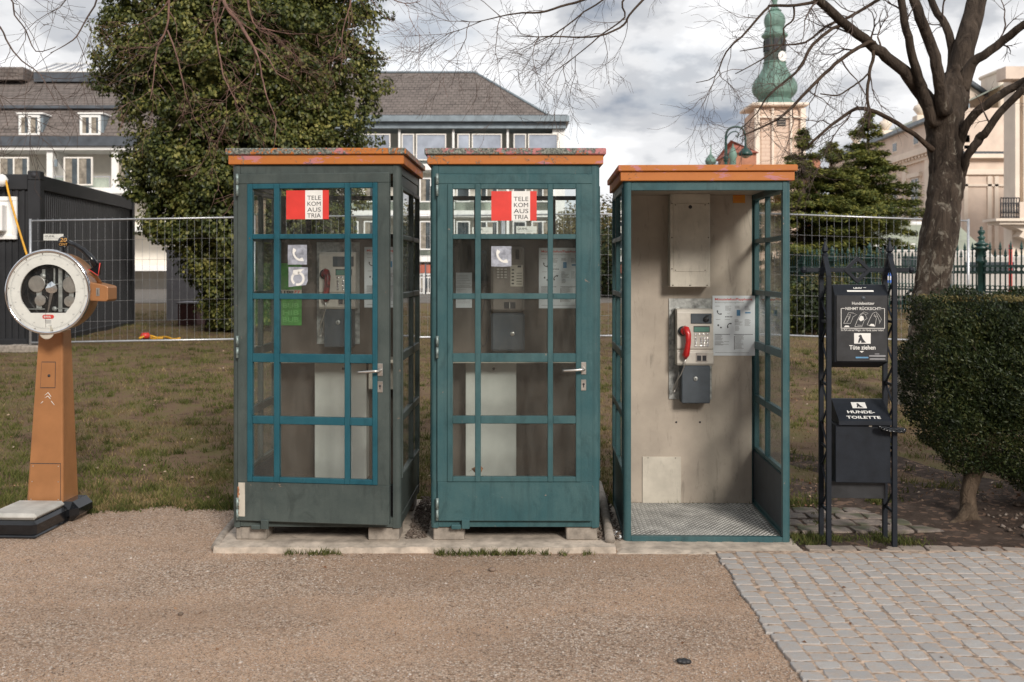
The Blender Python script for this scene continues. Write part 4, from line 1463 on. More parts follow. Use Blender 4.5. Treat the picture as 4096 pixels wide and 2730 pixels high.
# dead leaf inside booth 2
b_ = MB(); b_.add([(0, 0, .0), (.03, .005, .02), (.055, .01, -.01), (.035, -.015, -.045), (.0, -.01, -.03), (-.02, 0, -.01), (.02, -.02, -.01)], [(0, 1, 6), (1, 2, 6), (2, 3, 6), (3, 4, 6), (4, 5, 6), (5, 0, 6)])
b_.add([(-.04, 0, -.03), (0, 0, -.012), (0, 0, -.006)], [(0, 1, 2)])
tag(b_.build('dead_leaf', M['rust'], None, W(1090, 1074, 6.40)), 'curled brown leaf behind the lowest pane of the middle booth', 'leaf')
RX90 = Matrix.Rotation(R(90), 4, 'X')       # lathe axis +z -> -y (towards the camera)
# ================================================================== weighing scale
def weighing_scale():
    t = thing('weighing_scale', (-3.16, 6.95, 0), R(-3), 'brass coloured coin weighing scale with a big round white dial', 'scale')
    cb = M['copper']
    # base: glossy black plinth with a heel
    b = MB(); b.box(-.20, .145, -.42, .02, .0, .105, .022); b.box(-.22, .155, -.44, .0, .0, .02, .008); b.build('plinth', M['glossblack'], t)
    b = MB(); b.box(-.215, .215, -.02, .27, .0, .135, .045); b.build('heel', M['glossblack'], t)
    b = MB(); b.box(-.19, .135, -.40, -.005, .107, .150, .018); b.build('step_plate', M['step'], t)
    # column
    b = MB()
    z0, z1 = .12, 1.30
    B0 = [(-.145, .015), (.100, .015), (.108, .025), (.106, .24), (-.14, .24)]
    T0 = [(-.071, .035), (.089, .035), (.095, .043), (.088, .17), (-.06, .17)]
    n = len(B0)
    b.add([(x, y, z0) for x, y in B0] + [(x, y, z1) for x, y in T0], [tuple(range(n)), tuple(range(n, 2 * n))[::-1]] + [(i, (i + 1) % n, n + (i + 1) % n, n + i) for i in range(n)])
    col = b.build('column', cb, t)
    bv = col.modifiers.new('bevel', 'BEVEL'); bv.width = .006; bv.segments = 2
    def on_col(z):   # front plane y and left/right x at height z
        s = (z - z0) / (z1 - z0)
        return (.015 + .020 * s, -.145 + .074 * s, .100 - .011 * s)
    def colpatch(b, u0, u1, za, zb, off, mi=0, rim=False):
        pa, pb = on_col(za), on_col(zb)
        def P(u, pz, z): return (pz[1] + (pz[2] - pz[1]) * u, pz[0] - off, z)
        b.add([P(u0, pa, za), P(u1, pa, za), P(u1, pb, zb), P(u0, pb, zb), (P(u0, pa, za)[0], pa[0] + .002, za), (P(u1, pa, za)[0], pa[0] + .002, za), (P(u1, pb, zb)[0], pb[0] + .002, zb), (P(u0, pb, zb)[0], pb[0] + .002, zb)],
              [(0, 1, 2, 3), (0, 4, 5, 1), (1, 5, 6, 2), (2, 6, 7, 3), (3, 7, 4, 0)], mi)
    b = MB(); colpatch(b, .20, .76, .905, 1.085, .0012, 1); colpatch(b, .215, .745, .910, 1.080, .003, 0)
    dr = b.build('service_hatch', [cb, M['ink']], t)
    b = MB(); p = on_col(1.0); b.M = Matrix.Translation((p[1] + (p[2] - p[1]) * .52, p[0] - .003, .99)) @ RX90; b.lathe([(.010, 0), (.009, .004)], 12); b.build('hatch_lock', M['ink'], dr)
    b = MB(); colpatch(b, .03, .97, .135, .395, .0015, 1); colpatch(b, .04, .96, .14, .390, .003, 0); fp = b.build('foot_panel', [cb, M['ink']], t)
    for u in (.12, .9):
        for z in (.15, .27, .375):
            b = MB(); p = on_col(z); b.M = Matrix.Translation((p[1] + (p[2] - p[1]) * u, p[0] - .003, z)) @ RX90; b.lathe([(.004, 0), (.003, .003)], 8); b.build('rivet', M['steel'], fp)
    b = MB()
    def stroke(pts):
        for (u0, za), (u1, zb) in zip(pts, pts[1:]):
            pa, pb = on_col(za), on_col(zb)
            A = Vector((pa[1] + (pa[2] - pa[1]) * u0, pa[0] - .001, za)); B_ = Vector((pb[1] + (pb[2] - pb[1]) * u1, pb[0] - .001, zb))
            b.tube([A, B_], .0022, 4)
    stroke([(.38, .855), (.50, .875), (.62, .845)]); stroke([(.40, .838), (.50, .852), (.60, .83)]); stroke([(.25, .80), (.33, .815)]); stroke([(.62, .818), (.74, .79)])
    b.build('scratched_arrow', M['stwhite'], t)
    # drum head
    cx, cy, cz = .094, -.15, 1.565
    Rr = .283
    hd = Matrix.Translation((cx, cy, cz)) @ Matrix.Rotation(R(4), 4, 'Z') @ RX90
    b = MB(); b.M = hd; b.lathe([(.001, -.232), (.20, -.23), (.245, -.225), (.262, -.19), (.268, -.08), (.272, .0)], 48, 0, True, 0, False); drum = b.build('drum', cb, t)
    b = MB(); b.M = hd; b.lathe([(.2725, -.004), (.281, .0), (.2835, .012), (.279, .024), (.270, .027), (.264, .022)], 64, 0, True, 0, False); bz = b.build('bezel_ring', M['chrome'], t)
    # dial ring: circle with a D shaped cut out
    def cut(a):        # inner radius at the angle a
        ri = .1825
        zf = -.139
        r = ri
        if math.sin(a) < 0:
            # chamfer to the flat bottom
            rf = zf / math.sin(a)
            if rf < r: r = rf
            # slanted corners
            for sgn in (-1, 1):
                nx, nz = sgn * .80, -.60
                dd = math.cos(a) * nx + math.sin(a) * nz
                if dd > .01: r = min(r, .177 / dd)
        return r
    b = MB(); n = 144; vs = []; fs = []
    for i in range(n):
        a = 2 * math.pi * i / n
        ci = cut(a); vs += [(math.cos(a) * .266, math.sin(a) * .266, 0), (math.cos(a) * ci, math.sin(a) * ci, 0), (math.cos(a) * ci, math.sin(a) * ci, -.012)]
    for i in range(n):
        j = (i + 1) % n; fs += [(3 * i, 3 * i + 1, 3 * j + 1, 3 * j), (3 * i + 1, 3 * i + 2, 3 * j + 2, 3 * j + 1)]
    FM = Matrix.Translation((cx, cy, cz)) @ Matrix.Rotation(R(4), 4, 'Z') @ Matrix(((1, 0, 0, 0), (0, 0, -1, 0), (0, 1, 0, 0), (0, 0, 0, 1)))
    b.M = FM @ Matrix.Translation((0, 0, .014)); b.add(vs, fs, 0)
    # graduations
    for i in range(150):
        a = math.pi * 1.5 - 2 * math.pi * (i + .5) / 150
        L = .012 if i % 10 == 0 else .006
        r0 = .243; hw_ = .0007
        ca, sa = math.cos(a), math.sin(a)
        b.add([(ca * r0 - sa * hw_, sa * r0 + ca * hw_, .0012), (ca * r0 + sa * hw_, sa * r0 - ca * hw_, .0012), (ca * (r0 - L) + sa * hw_, sa * (r0 - L) - ca * hw_, .0012), (ca * (r0 - L) - sa * hw_, sa * (r0 - L) + ca * hw_, .0012)], [(0, 1, 2, 3)], 1)
    m_ = 96
    for r0 in (.2445,):
        vs = []; fs = []
        for i in range(m_):
            a = 2 * math.pi * i / m_; vs += [(math.cos(a) * r0, math.sin(a) * r0, .0012), (math.cos(a) * (r0 + .0012), math.sin(a) * (r0 + .0012), .0012)]
        fs = [(2 * i, 2 * i + 1, (2 * i + 3) % (2 * m_), (2 * i + 2) % (2 * m_)) for i in range(m_)]
        b.add(vs, fs, 1)
    for k_ in range(15):
        a = math.pi * 1.5 - 2 * math.pi * (k_) / 15
        if k_ == 0: continue
        me = textmesh(str(k_ * 10))
        b0 = b.M; b.M = b0 @ Matrix.Translation((math.cos(a) * .222 - .007, math.sin(a) * .222 - .004, .0012)) @ Matrix.Scale(.012, 4)
        b.add([v.co for v in me.vertices], [tuple(p.vertices) for p in me.polygons], 1); b.M = b0
    for a in (0, math.pi): b.add([(math.cos(a) * .20, -.0008, .0012), (math.cos(a) * .185, -.0008, .0012), (math.cos(a) * .185, .0008, .0012), (math.cos(a) * .20, .0008, .0012)], [(0, 1, 2, 3)], 1)
    # small print below the badge
    for i in range(4): b.add([(-.018 + (i == 3) * .004, -.190 - i * .006, .0012), (.022, -.190 - i * .006, .0012), (.022, -.1875 - i * .006, .0012), (-.018 + (i == 3) * .004, -.1875 - i * .006, .0012)], [(0, 1, 2, 3)], 1)
    me = textmesh('150'); b0 = b.M; b.M = b0 @ Matrix.Translation((.003, -.228, .0012)) @ Matrix.Scale(.016, 4); b.add([v.co for v in me.vertices], [tuple(p.vertices) for p in me.polygons], 1); b.M = b0
    dial = b.build('dial', [M['dial'], M['inkgrey']], t)
    # red badge
    b = MB(); b.M = FM @ Matrix.Translation((.003, -.164, .0165)) @ Matrix.Scale(1.25, 4)
    pts = []
    for k_ in range(9): a = R(90) + R(180) * k_ / 8; pts.append((-.020 + math.cos(a) * .0105, math.sin(a) * .0105))
    for k_ in range(9): a = R(-90) + R(180) * k_ / 8; pts.append((.020 + math.cos(a) * .0105, math.sin(a) * .0105))
    b.add([(x, z, 0) for x, z in pts] + [(x, z, -.0015) for x, z in pts], [tuple(range(18))] + [(i, (i + 1) % 18, 18 + (i + 1) % 18, 18 + i) for i in range(18)])
    me = textmesh('BERKEL', .02); sc_ = .0128; b.M = b.M @ Matrix.Translation((-.0235, -.0045, .0008)) @ Matrix.Diagonal((sc_ * .92, sc_, 1, 1)); b.add([v.co for v in me.vertices], [tuple(p.vertices) for p in me.polygons], 1)
    b.build('badge', [M['stred'], M['stwhite']], dial)
    # works behind the window
    b = MB(); b.M = FM @ Matrix.Translation((0, 0, -.045)); b.add([(math.cos(i * .2618) * .2, math.sin(i * .2618) * .2, 0) for i in range(24)], [tuple(range(24))]); b.build('dark_back', M['glossblack'], drum)
    for (x, z, r) in ((-.090, .053, .056), (.136, .048, .056), (-.0675, -.0575, .036), (.127, -.063, .036)):
        b = MB(); b.M = FM @ Matrix.Translation((x, z, -.035)); b.lathe([(r * .96, 0), (r, .004), (r, .012), (r * .93, .015), (r * .15, .0155), (.001, .0155)] if r > .04 else [(r, 0), (r, .012), (r * .2, .014), (r * .15, .010), (.001, .010)], 32, 0, False)
        b.build('counterweight', M['steel'], drum)
    b = MB(); b.M = FM @ Matrix.Translation((0, 0, -.03))
    for (x0, x1, z0_, z1_) in ((.018, .028, .05, .16), (.05, .075, -.135, .16), (-.058, -.038, .07, .15), (.095, .12, .09, .13), (-.05, .10, .049, .053), (-.095, -.060, -.11, .02), (.12, .15, -.09, .0), (-.16, -.04, -.118, -.112), (.03, .12, -.115, -.108)):
        b.box(x0, x1, z0_, z1_, -.008, -.002)
    for (x, z, r) in ((.027, -.113, .017), (.11, -.128, .018), (-.05, .105, .020), (.115, .10, .020)):
        b.M = FM @ Matrix.Translation((x, z, -.028)); b.lathe([(r, 0), (r, .006), (.002, .008)], 12)
    b.build('linkage', M['steel_old'], drum)
    b = MB(); b.M = FM @ Matrix.Translation((.015, .020, -.008)) @ Matrix.Diagonal((1.35, 1.35, 1, 1))
    b.add([(0, .037, .0), (.020, .020, 0), (.028, .0, 0), (.026, -.012, 0), (.008, -.022, 0), (-.008, -.022, 0), (-.026, -.012, 0), (-.030, .002, 0), (-.018, .024, 0), (0, .008, .010)], [(i, (i + 1) % 9, 9) for i in range(9)])
    b.add([(-.008, -.022, .002), (.008, -.022, .002), (-.014, -.115, .002), (-.020, -.115, .002)], [(0, 1, 2, 3)]); b.build('pointer', M['chrome'], drum)
    b = MB(); b.M = FM @ Matrix.Translation((-.012, -.14, .017)); b.box(-.0012, .0008, -.095, .02, 0, .001); b.build('pointer_tip', M['chrome'], drum)
    b = MB(); b.M = FM @ Matrix.Translation((0, 0, .018)); b.add([(math.cos(i * .1309) * .262, math.sin(i * .1309) * .262, 0) for i in range(48)], [tuple(range(48))]); b.build('cover_glass', M['glass'], t)
    b = MB(); b.M = Matrix.Translation((cx - .01, cy - .004, cz - .262)) @ RX90; b.lathe([(.050, -.004), (.052, .006), (.046, .009)], 28, 0, False); b.build('bottom_boss', M['cream'], t)
    # coin box on the right
    b = MB(); pts = [(cx + .268, cz + .066), (cx + .375, cz + .042), (cx + .392, cz + .032), (cx + .392, cz - .052), (cx + .378, cz - .064), (cx + .262, cz - .060)]
    b.prism(pts, cy + .02, cy + .16)
    cbx = b.build('coin_box', cb, t); bv = cbx.modifiers.new('bevel', 'BEVEL'); bv.width = .006; bv.segments = 2
    b = MB(); b.box(cx + .312, cx + .336, cy + .0165, cy + .0205, cz - .028, cz + .026, .003, 0); b.box(cx + .3225, cx + .3255, cy + .0155, cy + .0168, cz - .018, cz + .016, 0, 1); b.build('coin_slot', [M['steel'], M['ink']], cbx)
    # black price sign: disc, curved arrow
    px, pz = cx + .093, cz + .330
    b = MB(); b.M = Matrix.Translation((px, cy + .02, pz)) @ RX90; b.lathe([(.037, 0), (.039, .004), (.037, .012), (.001, .013)], 28, 0); b.M = Matrix(); b.box(px - .012, px + .012, cy + .012, cy + .03, pz - .065, pz - .025, .003)
    ds = b.build('price_disc', M['glossblack'], t)
    b = MB(); put_text(b, '20', px + .001, cy + .0055, pz + .002, .046, .026, 0, .02, 'C', .2); put_text(b, 'CENT', px + .001, cy + .0055, pz - .022, .056, .016, 0, .015, 'C', .12)
    b.build('price_lettering', M['gold'], ds)
    b = MB(); pts = [(px + .025, cz + .335), (px + .08, cz + .312), (px + .14, cz + .275), (px + .19, cz + .22), (px + .222, cz + .17)]
    b.tube([(x, cy + .015, z) for x, z in pts], [.013, .016, .019, .021, .020], 10)
    b.prism([(px + .180, cz + .150), (px + .246, cz + .178), (px + .252, cz + .186), (px + .244, cz + .112)], cy + .0, cy + .03)
    b.build('price_arrow', M['glossblack'], ds)
    b = MB(); b.tube([(px + .178, cy + .0, cz + .150), (px + .243, cy - .001, cz + .108), (px + .255, cy + .0, cz + .192)], .0035, 6); b.build('red_edge', M['stred'], ds)
    b = MB(); b.tube([(px + .17, cy + .03, cz + .13), (px + .20, cy + .06, cz + .10), (px + .215, cy + .09, cz + .055)], .014, 8); b.build('arrow_bracket', cb, t)
    b = MB()
    for k_ in range(14):
        a = R(20) + k_ * 2 * math.pi / 14; b.M = hd @ Matrix.Translation((math.cos(a) * .255, math.sin(a) * .255, .0215)); b.lathe([(.004, 0), (.003, .003)], 6)
    b.build('bezel_screws', M['bolt'], bz)
    return t


weighing_scale()

# ================================================================== dog toilet station
def dog_station():
    t = thing('dog_waste_station', (2.15, 6.30, 0), R(-4), 'black metal dog waste station with bag dispenser and bin between spired posts', 'waste station')
    A = M['anth']; p = .029
    xs = (-.198, .198)
    for x in xs:
        # two uprights that bend together into a spire
        for (y0, zb) in ((.0, .0), (.20, .0)):
            b = MB(); b.box(x - p / 2, x + p / 2, y0 - p / 2, y0 + p / 2, zb, 1.675, .002)
            yt = .10
            for s_ in range(4):
                pass
            vs = []
            za, zc = 1.675, 1.80
            for (yy, zz) in ((y0, za), (yt, zc)):
                vs += [(x - p / 2, yy - p / 2, zz), (x + p / 2, yy - p / 2, zz), (x + p / 2, yy + p / 2, zz), (x - p / 2, yy + p / 2, zz)]
            b.add(vs, [(0, 1, 5, 4), (1, 2, 6, 5), (2, 3, 7, 6), (3, 0, 4, 7), (4, 5, 6, 7)])
            b.build('leg', A, t)
        b = MB(); b.M = Matrix.Translation((x, .10, 0))
        b.lathe([(.012, 1.79), (.020, 1.80), (.020, 1.812), (.010, 1.818), (.022, 1.83), (.020, 1.845), (.010, 1.87), (.004, 1.892), (.009, 1.897), (.009, 1.906), (.002, 1.912)], 8, 0, False, R(22.5))
        b.build('spire', A, t)
        # lattice between the two uprights
        b = MB(); z = .22; k = 0
        while z < 1.62:
            y0, y1 = (.015, .185) if k % 2 else (.185, .015)
            d_ = .13
            b.tube([(x, y0, z), (x, y1, z + d_)], .007, 4, False, 0, False)
            if k % 3 == 0: b.box(x - .006, x + .006, .014, .186, z - .008, z + .008)
            z += d_; k += 1
        b.build('lattice', A, t)
    b = MB(); b.box(-.315, .315, .088, .112, 1.698, 1.724, .002)
    for s in (-1, 1):
        b.M = Matrix.Translation((s * .315, .10, 1.711)) @ Matrix.Rotation(R(90) * s, 4, 'Y'); b.lathe([(.012, 0), (.020, .006), (.022, .018), (.012, .03), (.002, .034)], 8, 0, False)
    b.build('cross_bar', A, t)
    b = MB(); r0, r1 = .085, .058
    for k in range(4):
        a0, a1 = R(90 * k), R(90 * (k + 1))
        q = [(math.cos(a0) * r0, math.sin(a0) * r0), (math.cos(a1) * r0, math.sin(a1) * r0), (math.cos(a1) * r1, math.sin(a1) * r1), (math.cos(a0) * r1, math.sin(a0) * r1)]
        b.prism([(x, 1.711 + z) for x, z in q], .084, .116)
    b.build('diamond', A, t)
    # dispenser box
    X = lambda px: WX(px, 6.3) - 2.15
    z1, z0 = WZ(678, 6.3), WZ(833, 6.3)
    x0, x1 = X(1921.5), X(2042)
    b = MB(); n = None
    prof = [(.025, z0), (.025, z1), (.085, WZ(655, 6.38)), (.22, WZ(655, 6.38)), (.22, WZ(850, 6.36))]
    m_ = len(prof)
    b.add([(x0, y, z) for y, z in prof] + [(x1, y, z) for y, z in prof], [tuple(range(m_)), tuple(range(m_, 2 * m_))[::-1]] + [(i, (i + 1) % m_, m_ + (i + 1) % m_, m_ + i) for i in range(m_)])
    bx = b.build('dispenser_box', A, t)
    b = MB(); b.box(x0 + .008, x1 - .006, .017, .0245, z0 + .004, z1 - .004, .002, 0)
    fp = b.build('front_panel', M['black'], t)
    # lettering on the panel; crop coordinates of the photograph turned into metres on the panel
    S_ = 6.3 / 2353 / 5.25
    def PX(cx): return X(1872.7 + cx / 5.25)
    def PZ(cy): return WZ(551.5 + cy / 5.25, 6.3)
    y = .0158
    b = MB()
    put_text(b, 'Hundebesitzer', PX(590), y, PZ(783), 265 * S_, 34 * S_, 0, .01)
    put_text(b, 'NEHMT RÜCKSICHT!', PX(590), y, PZ(848), 420 * S_, 42 * S_, 0, .01)
    for (a, c, d_, e_) in ((325, 370, 826, 832), (803, 845, 826, 832), (325, 331, 826, 1068), (839, 845, 826, 1068), (325, 845, 1066, 1072)):
        b.box(PX(a), PX(c), y - .0004, y, PZ(e_), PZ(d_))
    put_text(b, 'Im Park und auf Wegen, die Hände sauber halten!', PX(580), y, PZ(1103), 505 * S_, 26 * S_, 0, 0)
    put_text(b, 'Tüte ziehen', PX(580), y, PZ(1325), 310 * S_, 50 * S_, 0, .02)
    b.add([(PX(545), y, PZ(1345)), (PX(600), y, PZ(1345)), (PX(572), y, PZ(1365))], [(0, 1, 2)])
    put_text(b, 'Gemeinde', PX(755), y, PZ(1408), 195 * S_, 20 * S_, 0, .01) if False else b.box(PX(660), PX(855), y - .0004, y, PZ(1412), PZ(1394), 0, 1)
    b.box(PX(665), PX(850), y - .0004, y, PZ(1448), PZ(1432), 0, 1); b.box(PX(725), PX(780), y - .0004, y, PZ(1384), PZ(1374), 0, 1)
    b.box(PX(500), PX(650), y - .0004, y, PZ(1432), PZ(1414), 0, 2)
    b.build('panel_lettering', [M['stwhite'], M['inkgrey'], M['inkblue']], fp)
    # three hand-and-bag drawings in line work
    b = MB()
    def ln(pts, r=.0011):
        P = [(PX(u), y - .0005, PZ(v)) for u, v in pts]; b.tube(P, r, 4, False, 0, False)
    ln([(358, 1010), (380, 960), (415, 880), (470, 885), (515, 905), (470, 930), (440, 1010), (358, 1010)]); ln([(415, 910), (440, 900), (430, 940), (395, 1000)]); ln([(400, 930), (425, 925), (415, 960)]); b.prism([(PX(360), PZ(1056)), (PX(430), PZ(1056)), (PX(415), PZ(1038)), (PX(380), PZ(1036))], y - .0005, y)
    ln([(490, 1050), (520, 970), (555, 900), (600, 870), (648, 890), (615, 910), (635, 950), (600, 975), (575, 1050), (490, 1050)]); b.prism([(PX(535), PZ(960)), (PX(560), PZ(985)), (PX(600), PZ(965)), (PX(590), PZ(925)), (PX(560), PZ(915))], y - .0005, y); ln([(560, 905), (590, 890), (620, 905)]); ln([(520, 1030), (570, 1035)])
    ln([(635, 1030), (670, 950), (700, 890), (740, 870), (770, 900), (805, 960), (780, 1010)]); ln([(720, 900), (745, 950), (730, 1040), (640, 1030)]); ln([(745, 890), (765, 940), (785, 990)]); ln([(710, 920), (750, 925)]); b.prism([(PX(660), PZ(1040)), (PX(730), PZ(1048)), (PX(715), PZ(1018)), (PX(680), PZ(1014))], y - .0005, y)
    b.build('instruction_drawings', M['stwhite'], fp)
    b = MB(); b.M = Matrix.Translation((PX(592), .017, PZ(705))) @ RX90; b.lathe([(.013, 0), (.012, .003)], 14); b.build('lock', M['bluegrey'], fp)
    def dog(b, ox, oz, s, yy):
        P = [(.05, .05), (.16, .45), (.26, .70), (.12, .72), (.16, .84), (.30, .96), (.44, .90), (.50, .70), (.58, .50), (.72, .30), (.86, .12), (.97, .10), (.84, .04), (.5, .03), (.42, .03), (.40, .28), (.30, .25), (.24, .03)]
        b.prism([(ox + u * s, oz + v * s * .95) for u, v in P], yy - .0005, yy, 1)
    b = MB(); b.box(PX(482), PX(678), y - .0004, y, PZ(1255), PZ(1128), 0, 0); dog(b, PX(520), PZ(1248), .0300 * 2.0 * .95, y - .0006); b.build('dog_pictogram', [M['stwhite'], M['ink']], fp)
    # sloped top with maker's letters
    b = MB()
    sl = Matrix.Translation((0, .024, z1)) @ Matrix.Rotation(-math.atan2(.060, WZ(655, 6.38) - z1), 4, 'X')
    b.M = sl; put_text(b, 'UHV', PX(550), -.0012, .050, 105 * S_, .0125, 0, .03); b.box(PX(413), PX(728), -.0016, -.0010, .024, .037, 0, 0)
    b.box(PX(618), PX(650), -.0016, -.0010, .058, .061)
    b.build('maker_lettering', M['stwhite'], bx)
    # bin
    zb0, zb1 = WZ(1110, 6.3), WZ(980, 6.3)
    b = MB(); b.box(X(1921), X(2045), .0, .19, zb0, zb1 + .008, .003); bn = b.build('bin_body', A, t)
    b = MB(); b.box(X(1915), X(2040), .06, .21, WZ(1146, 6.36), zb0 - .001, .002); b.build('bin_foot', M['black'], t)
    lz0, lz1 = WZ(978, 6.27), WZ(917.4, 6.46)
    b = MB()
    prof = [(-.022, lz0), (-.022, lz0 + .026), (.17, lz1), (.20, lz1), (.20, lz0)]
    xa, xb = X(1927), X(2046)
    m_ = len(prof)
    b.add([(xa, yy, z) for yy, z in prof] + [(xb, yy, z) for yy, z in prof], [tuple(range(m_)), tuple(range(m_, 2 * m_))[::-1]] + [(i, (i + 1) % m_, m_ + (i + 1) % m_, m_ + i) for i in range(m_)])
    ld = b.build('bin_lid', A, t)
    ang = math.atan2(lz1 - lz0 - .026, .192)      # slope of the lid
    b = MB(); b.M = Matrix.Translation((0, -.022, lz0 + .026)) @ Matrix.Rotation(-(math.pi / 2 - ang), 4, 'X')
    lm = (xa + xb) / 2 - .004
    put_text(b, 'TOILETTE', lm, -.0012, .022, .205, .026, 0, .025); put_text(b, 'HUNDE-', lm - .004, -.0012, .075, .165, .026, 0, .025)
    stuff(b.build('lid_lettering', M['stwhite'], ld)); M4 = b.M; b = MB(); b.M = M4
    b.box(lm - .045, lm + .042, -.0016, -.0010, .125, .185, 0, 0)
    dog(b, lm - .022, .13, .048, -.0018); b.build('dog_pictogram', [M['stwhite'], M['ink']], ld)
    b = MB(); b.box(lm + .03, lm + .048, -.004, .002, lz0 - .012, lz0 - .001); b.build('lid_catch', M['cream'], bn)
    # black bag knotted round the right post
    b = MB(); r = random.Random(4)
    for k in range(7):
        a = k * .9; pts = []
        for q in range(9):
            s = q / 8; pts.append((.10 + s * .14 + .01 * math.sin(a + s * 5), -.045 + .02 * math.cos(a + s * 6), lz0 - .015 - .01 * math.sin(s * 3 + a) - .012 * s))
        b.tube(pts, [.003 + .006 * abs(math.sin(q * .7 + k)) for q in range(9)], 5)
    b.lathe([(.001, 0)], 3) if False else None
    b.build('knotted_bag', M['glossblack'], t)
    return t


dog_station()


# ================================================================== construction fence
M['signwhite'] = plain('sign_white', (.66, .66, .62), .5, var=.05)
def fence_panel(xa, xb, ya, yb, zt_a, zb_a, zt_b, zb_b, label, signs=(), posts=(True, True)):
    t = thing('wire_fence', (xa, ya, 0), 0, label, 'construction fence', 'galvanised mesh construction fence panels')
    A = Vector((0, 0, 0)); Bv = Vector((xb - xa, yb - ya, 0))
    def P(s, z01):
        zb = zb_a + (zb_b - zb_a) * s; zt = zt_a + (zt_b - zt_a) * s
        return Vector((Bv.x * s, Bv.y * s, zb + (zt - zb) * z01))
    L = Bv.length
    for s in (0, 1):
        b = MB(); b.tube([P(s, 0) + Vector((0, 0, -.12)), P(s, 1) + Vector((0, 0, .03))], .021, 8); b.build('fence_post', M['galv'], t)
    for z in (0, 1):
        b = MB(); b.tube([P(0.004, z), P(.996, z)], .014 if z else .017, 6); b.build('rail', M['galv'], t)
    b = MB(); n = int(L / .113)
    for i in range(1, n):
        s = i / n; b.tube([P(s, 0), P(s, 1.02)], .0022, 3, False, 0, False)
    m_ = 6
    for j in range(1, m_): b.tube([P(0, j / m_), P(1, j / m_)], .0027, 3, False, 0, False)
    b.build('wire_mesh', M['galv'], t)
    for (s0, wd, hz, hh) in signs:
        b = MB(); q = P(s0, hz)
        b.box(q.x, q.x + wd, q.y - .028, q.y - .024, q.z - hh, q.z, 0, 0)
        put_text(b, 'GUHL', q.x + .02, q.y - .0285, q.z - hh * .50, wd * .50, hh * .30, 1, .02, 'L')
        put_text(b, 'WIR BAUEN ZUKUNFT', q.x + .02, q.y - .0285, q.z - hh * .76, wd * .74, hh * .14, 2, 0, 'L')
        b.build('sign', [M['signwhite'], M['ink'], M['inkgrey']], t)
    return t


FD = 16.0
def fx(px): return WX(px, FD)
def fz(py): return WZ(py, FD)
fence_panel(fx(70), fx(584), FD, FD, fz(508), fz(788), fz(499.5), fz(779), 'wire fence panel nearest the weighing scale, left end, with a white company sign', ((.062, .31, .89, .10),))
fence_panel(fx(641), fx(1154), FD, FD, fz(498), fz(777), fz(495), fz(774.5), 'wire fence panel behind the two closed booths with a company sign at its right end', ((.865, .32, .902, .10),))
fence_panel(fx(1158), fx(1672), FD, FD, fz(494), fz(774), fz(491), fz(770), 'wire fence panel seen between middle and open booth, company sign at its left end', ((.055, .32, .905, .11),))
fence_panel(fx(1712), fx(2225), FD, FD, fz(489.5), fz(767.5), fz(508), fz(787), 'wire fence panel between the open booth and the bare lime tree')
def fence_foot(x, y, z, label):
    b = MB(); b.box(-.36, .36, -.11, .11, 0, .12, .02); b.box(-.12, .12, -.112, .112, .045, .13, .015)
    tag(b.build('concrete_block', M['block'], None, (x, y, z)), label, 'fence foot', 'concrete feet of the construction fence')
fence_foot(WX(38, 15.9), 15.95, .405, 'dark concrete fence foot left of the weighing scale column')
for px in (612, 1156, 1692, 2225):
    fence_foot(fx(px), 15.98, float(lawn_z(fx(px), 16)) - .03, 'concrete fence foot below the post behind the %s' % {612: 'grey-green booth', 1156: 'middle booth', 1692: 'open booth', 2225: 'clipped shrub'}[px])

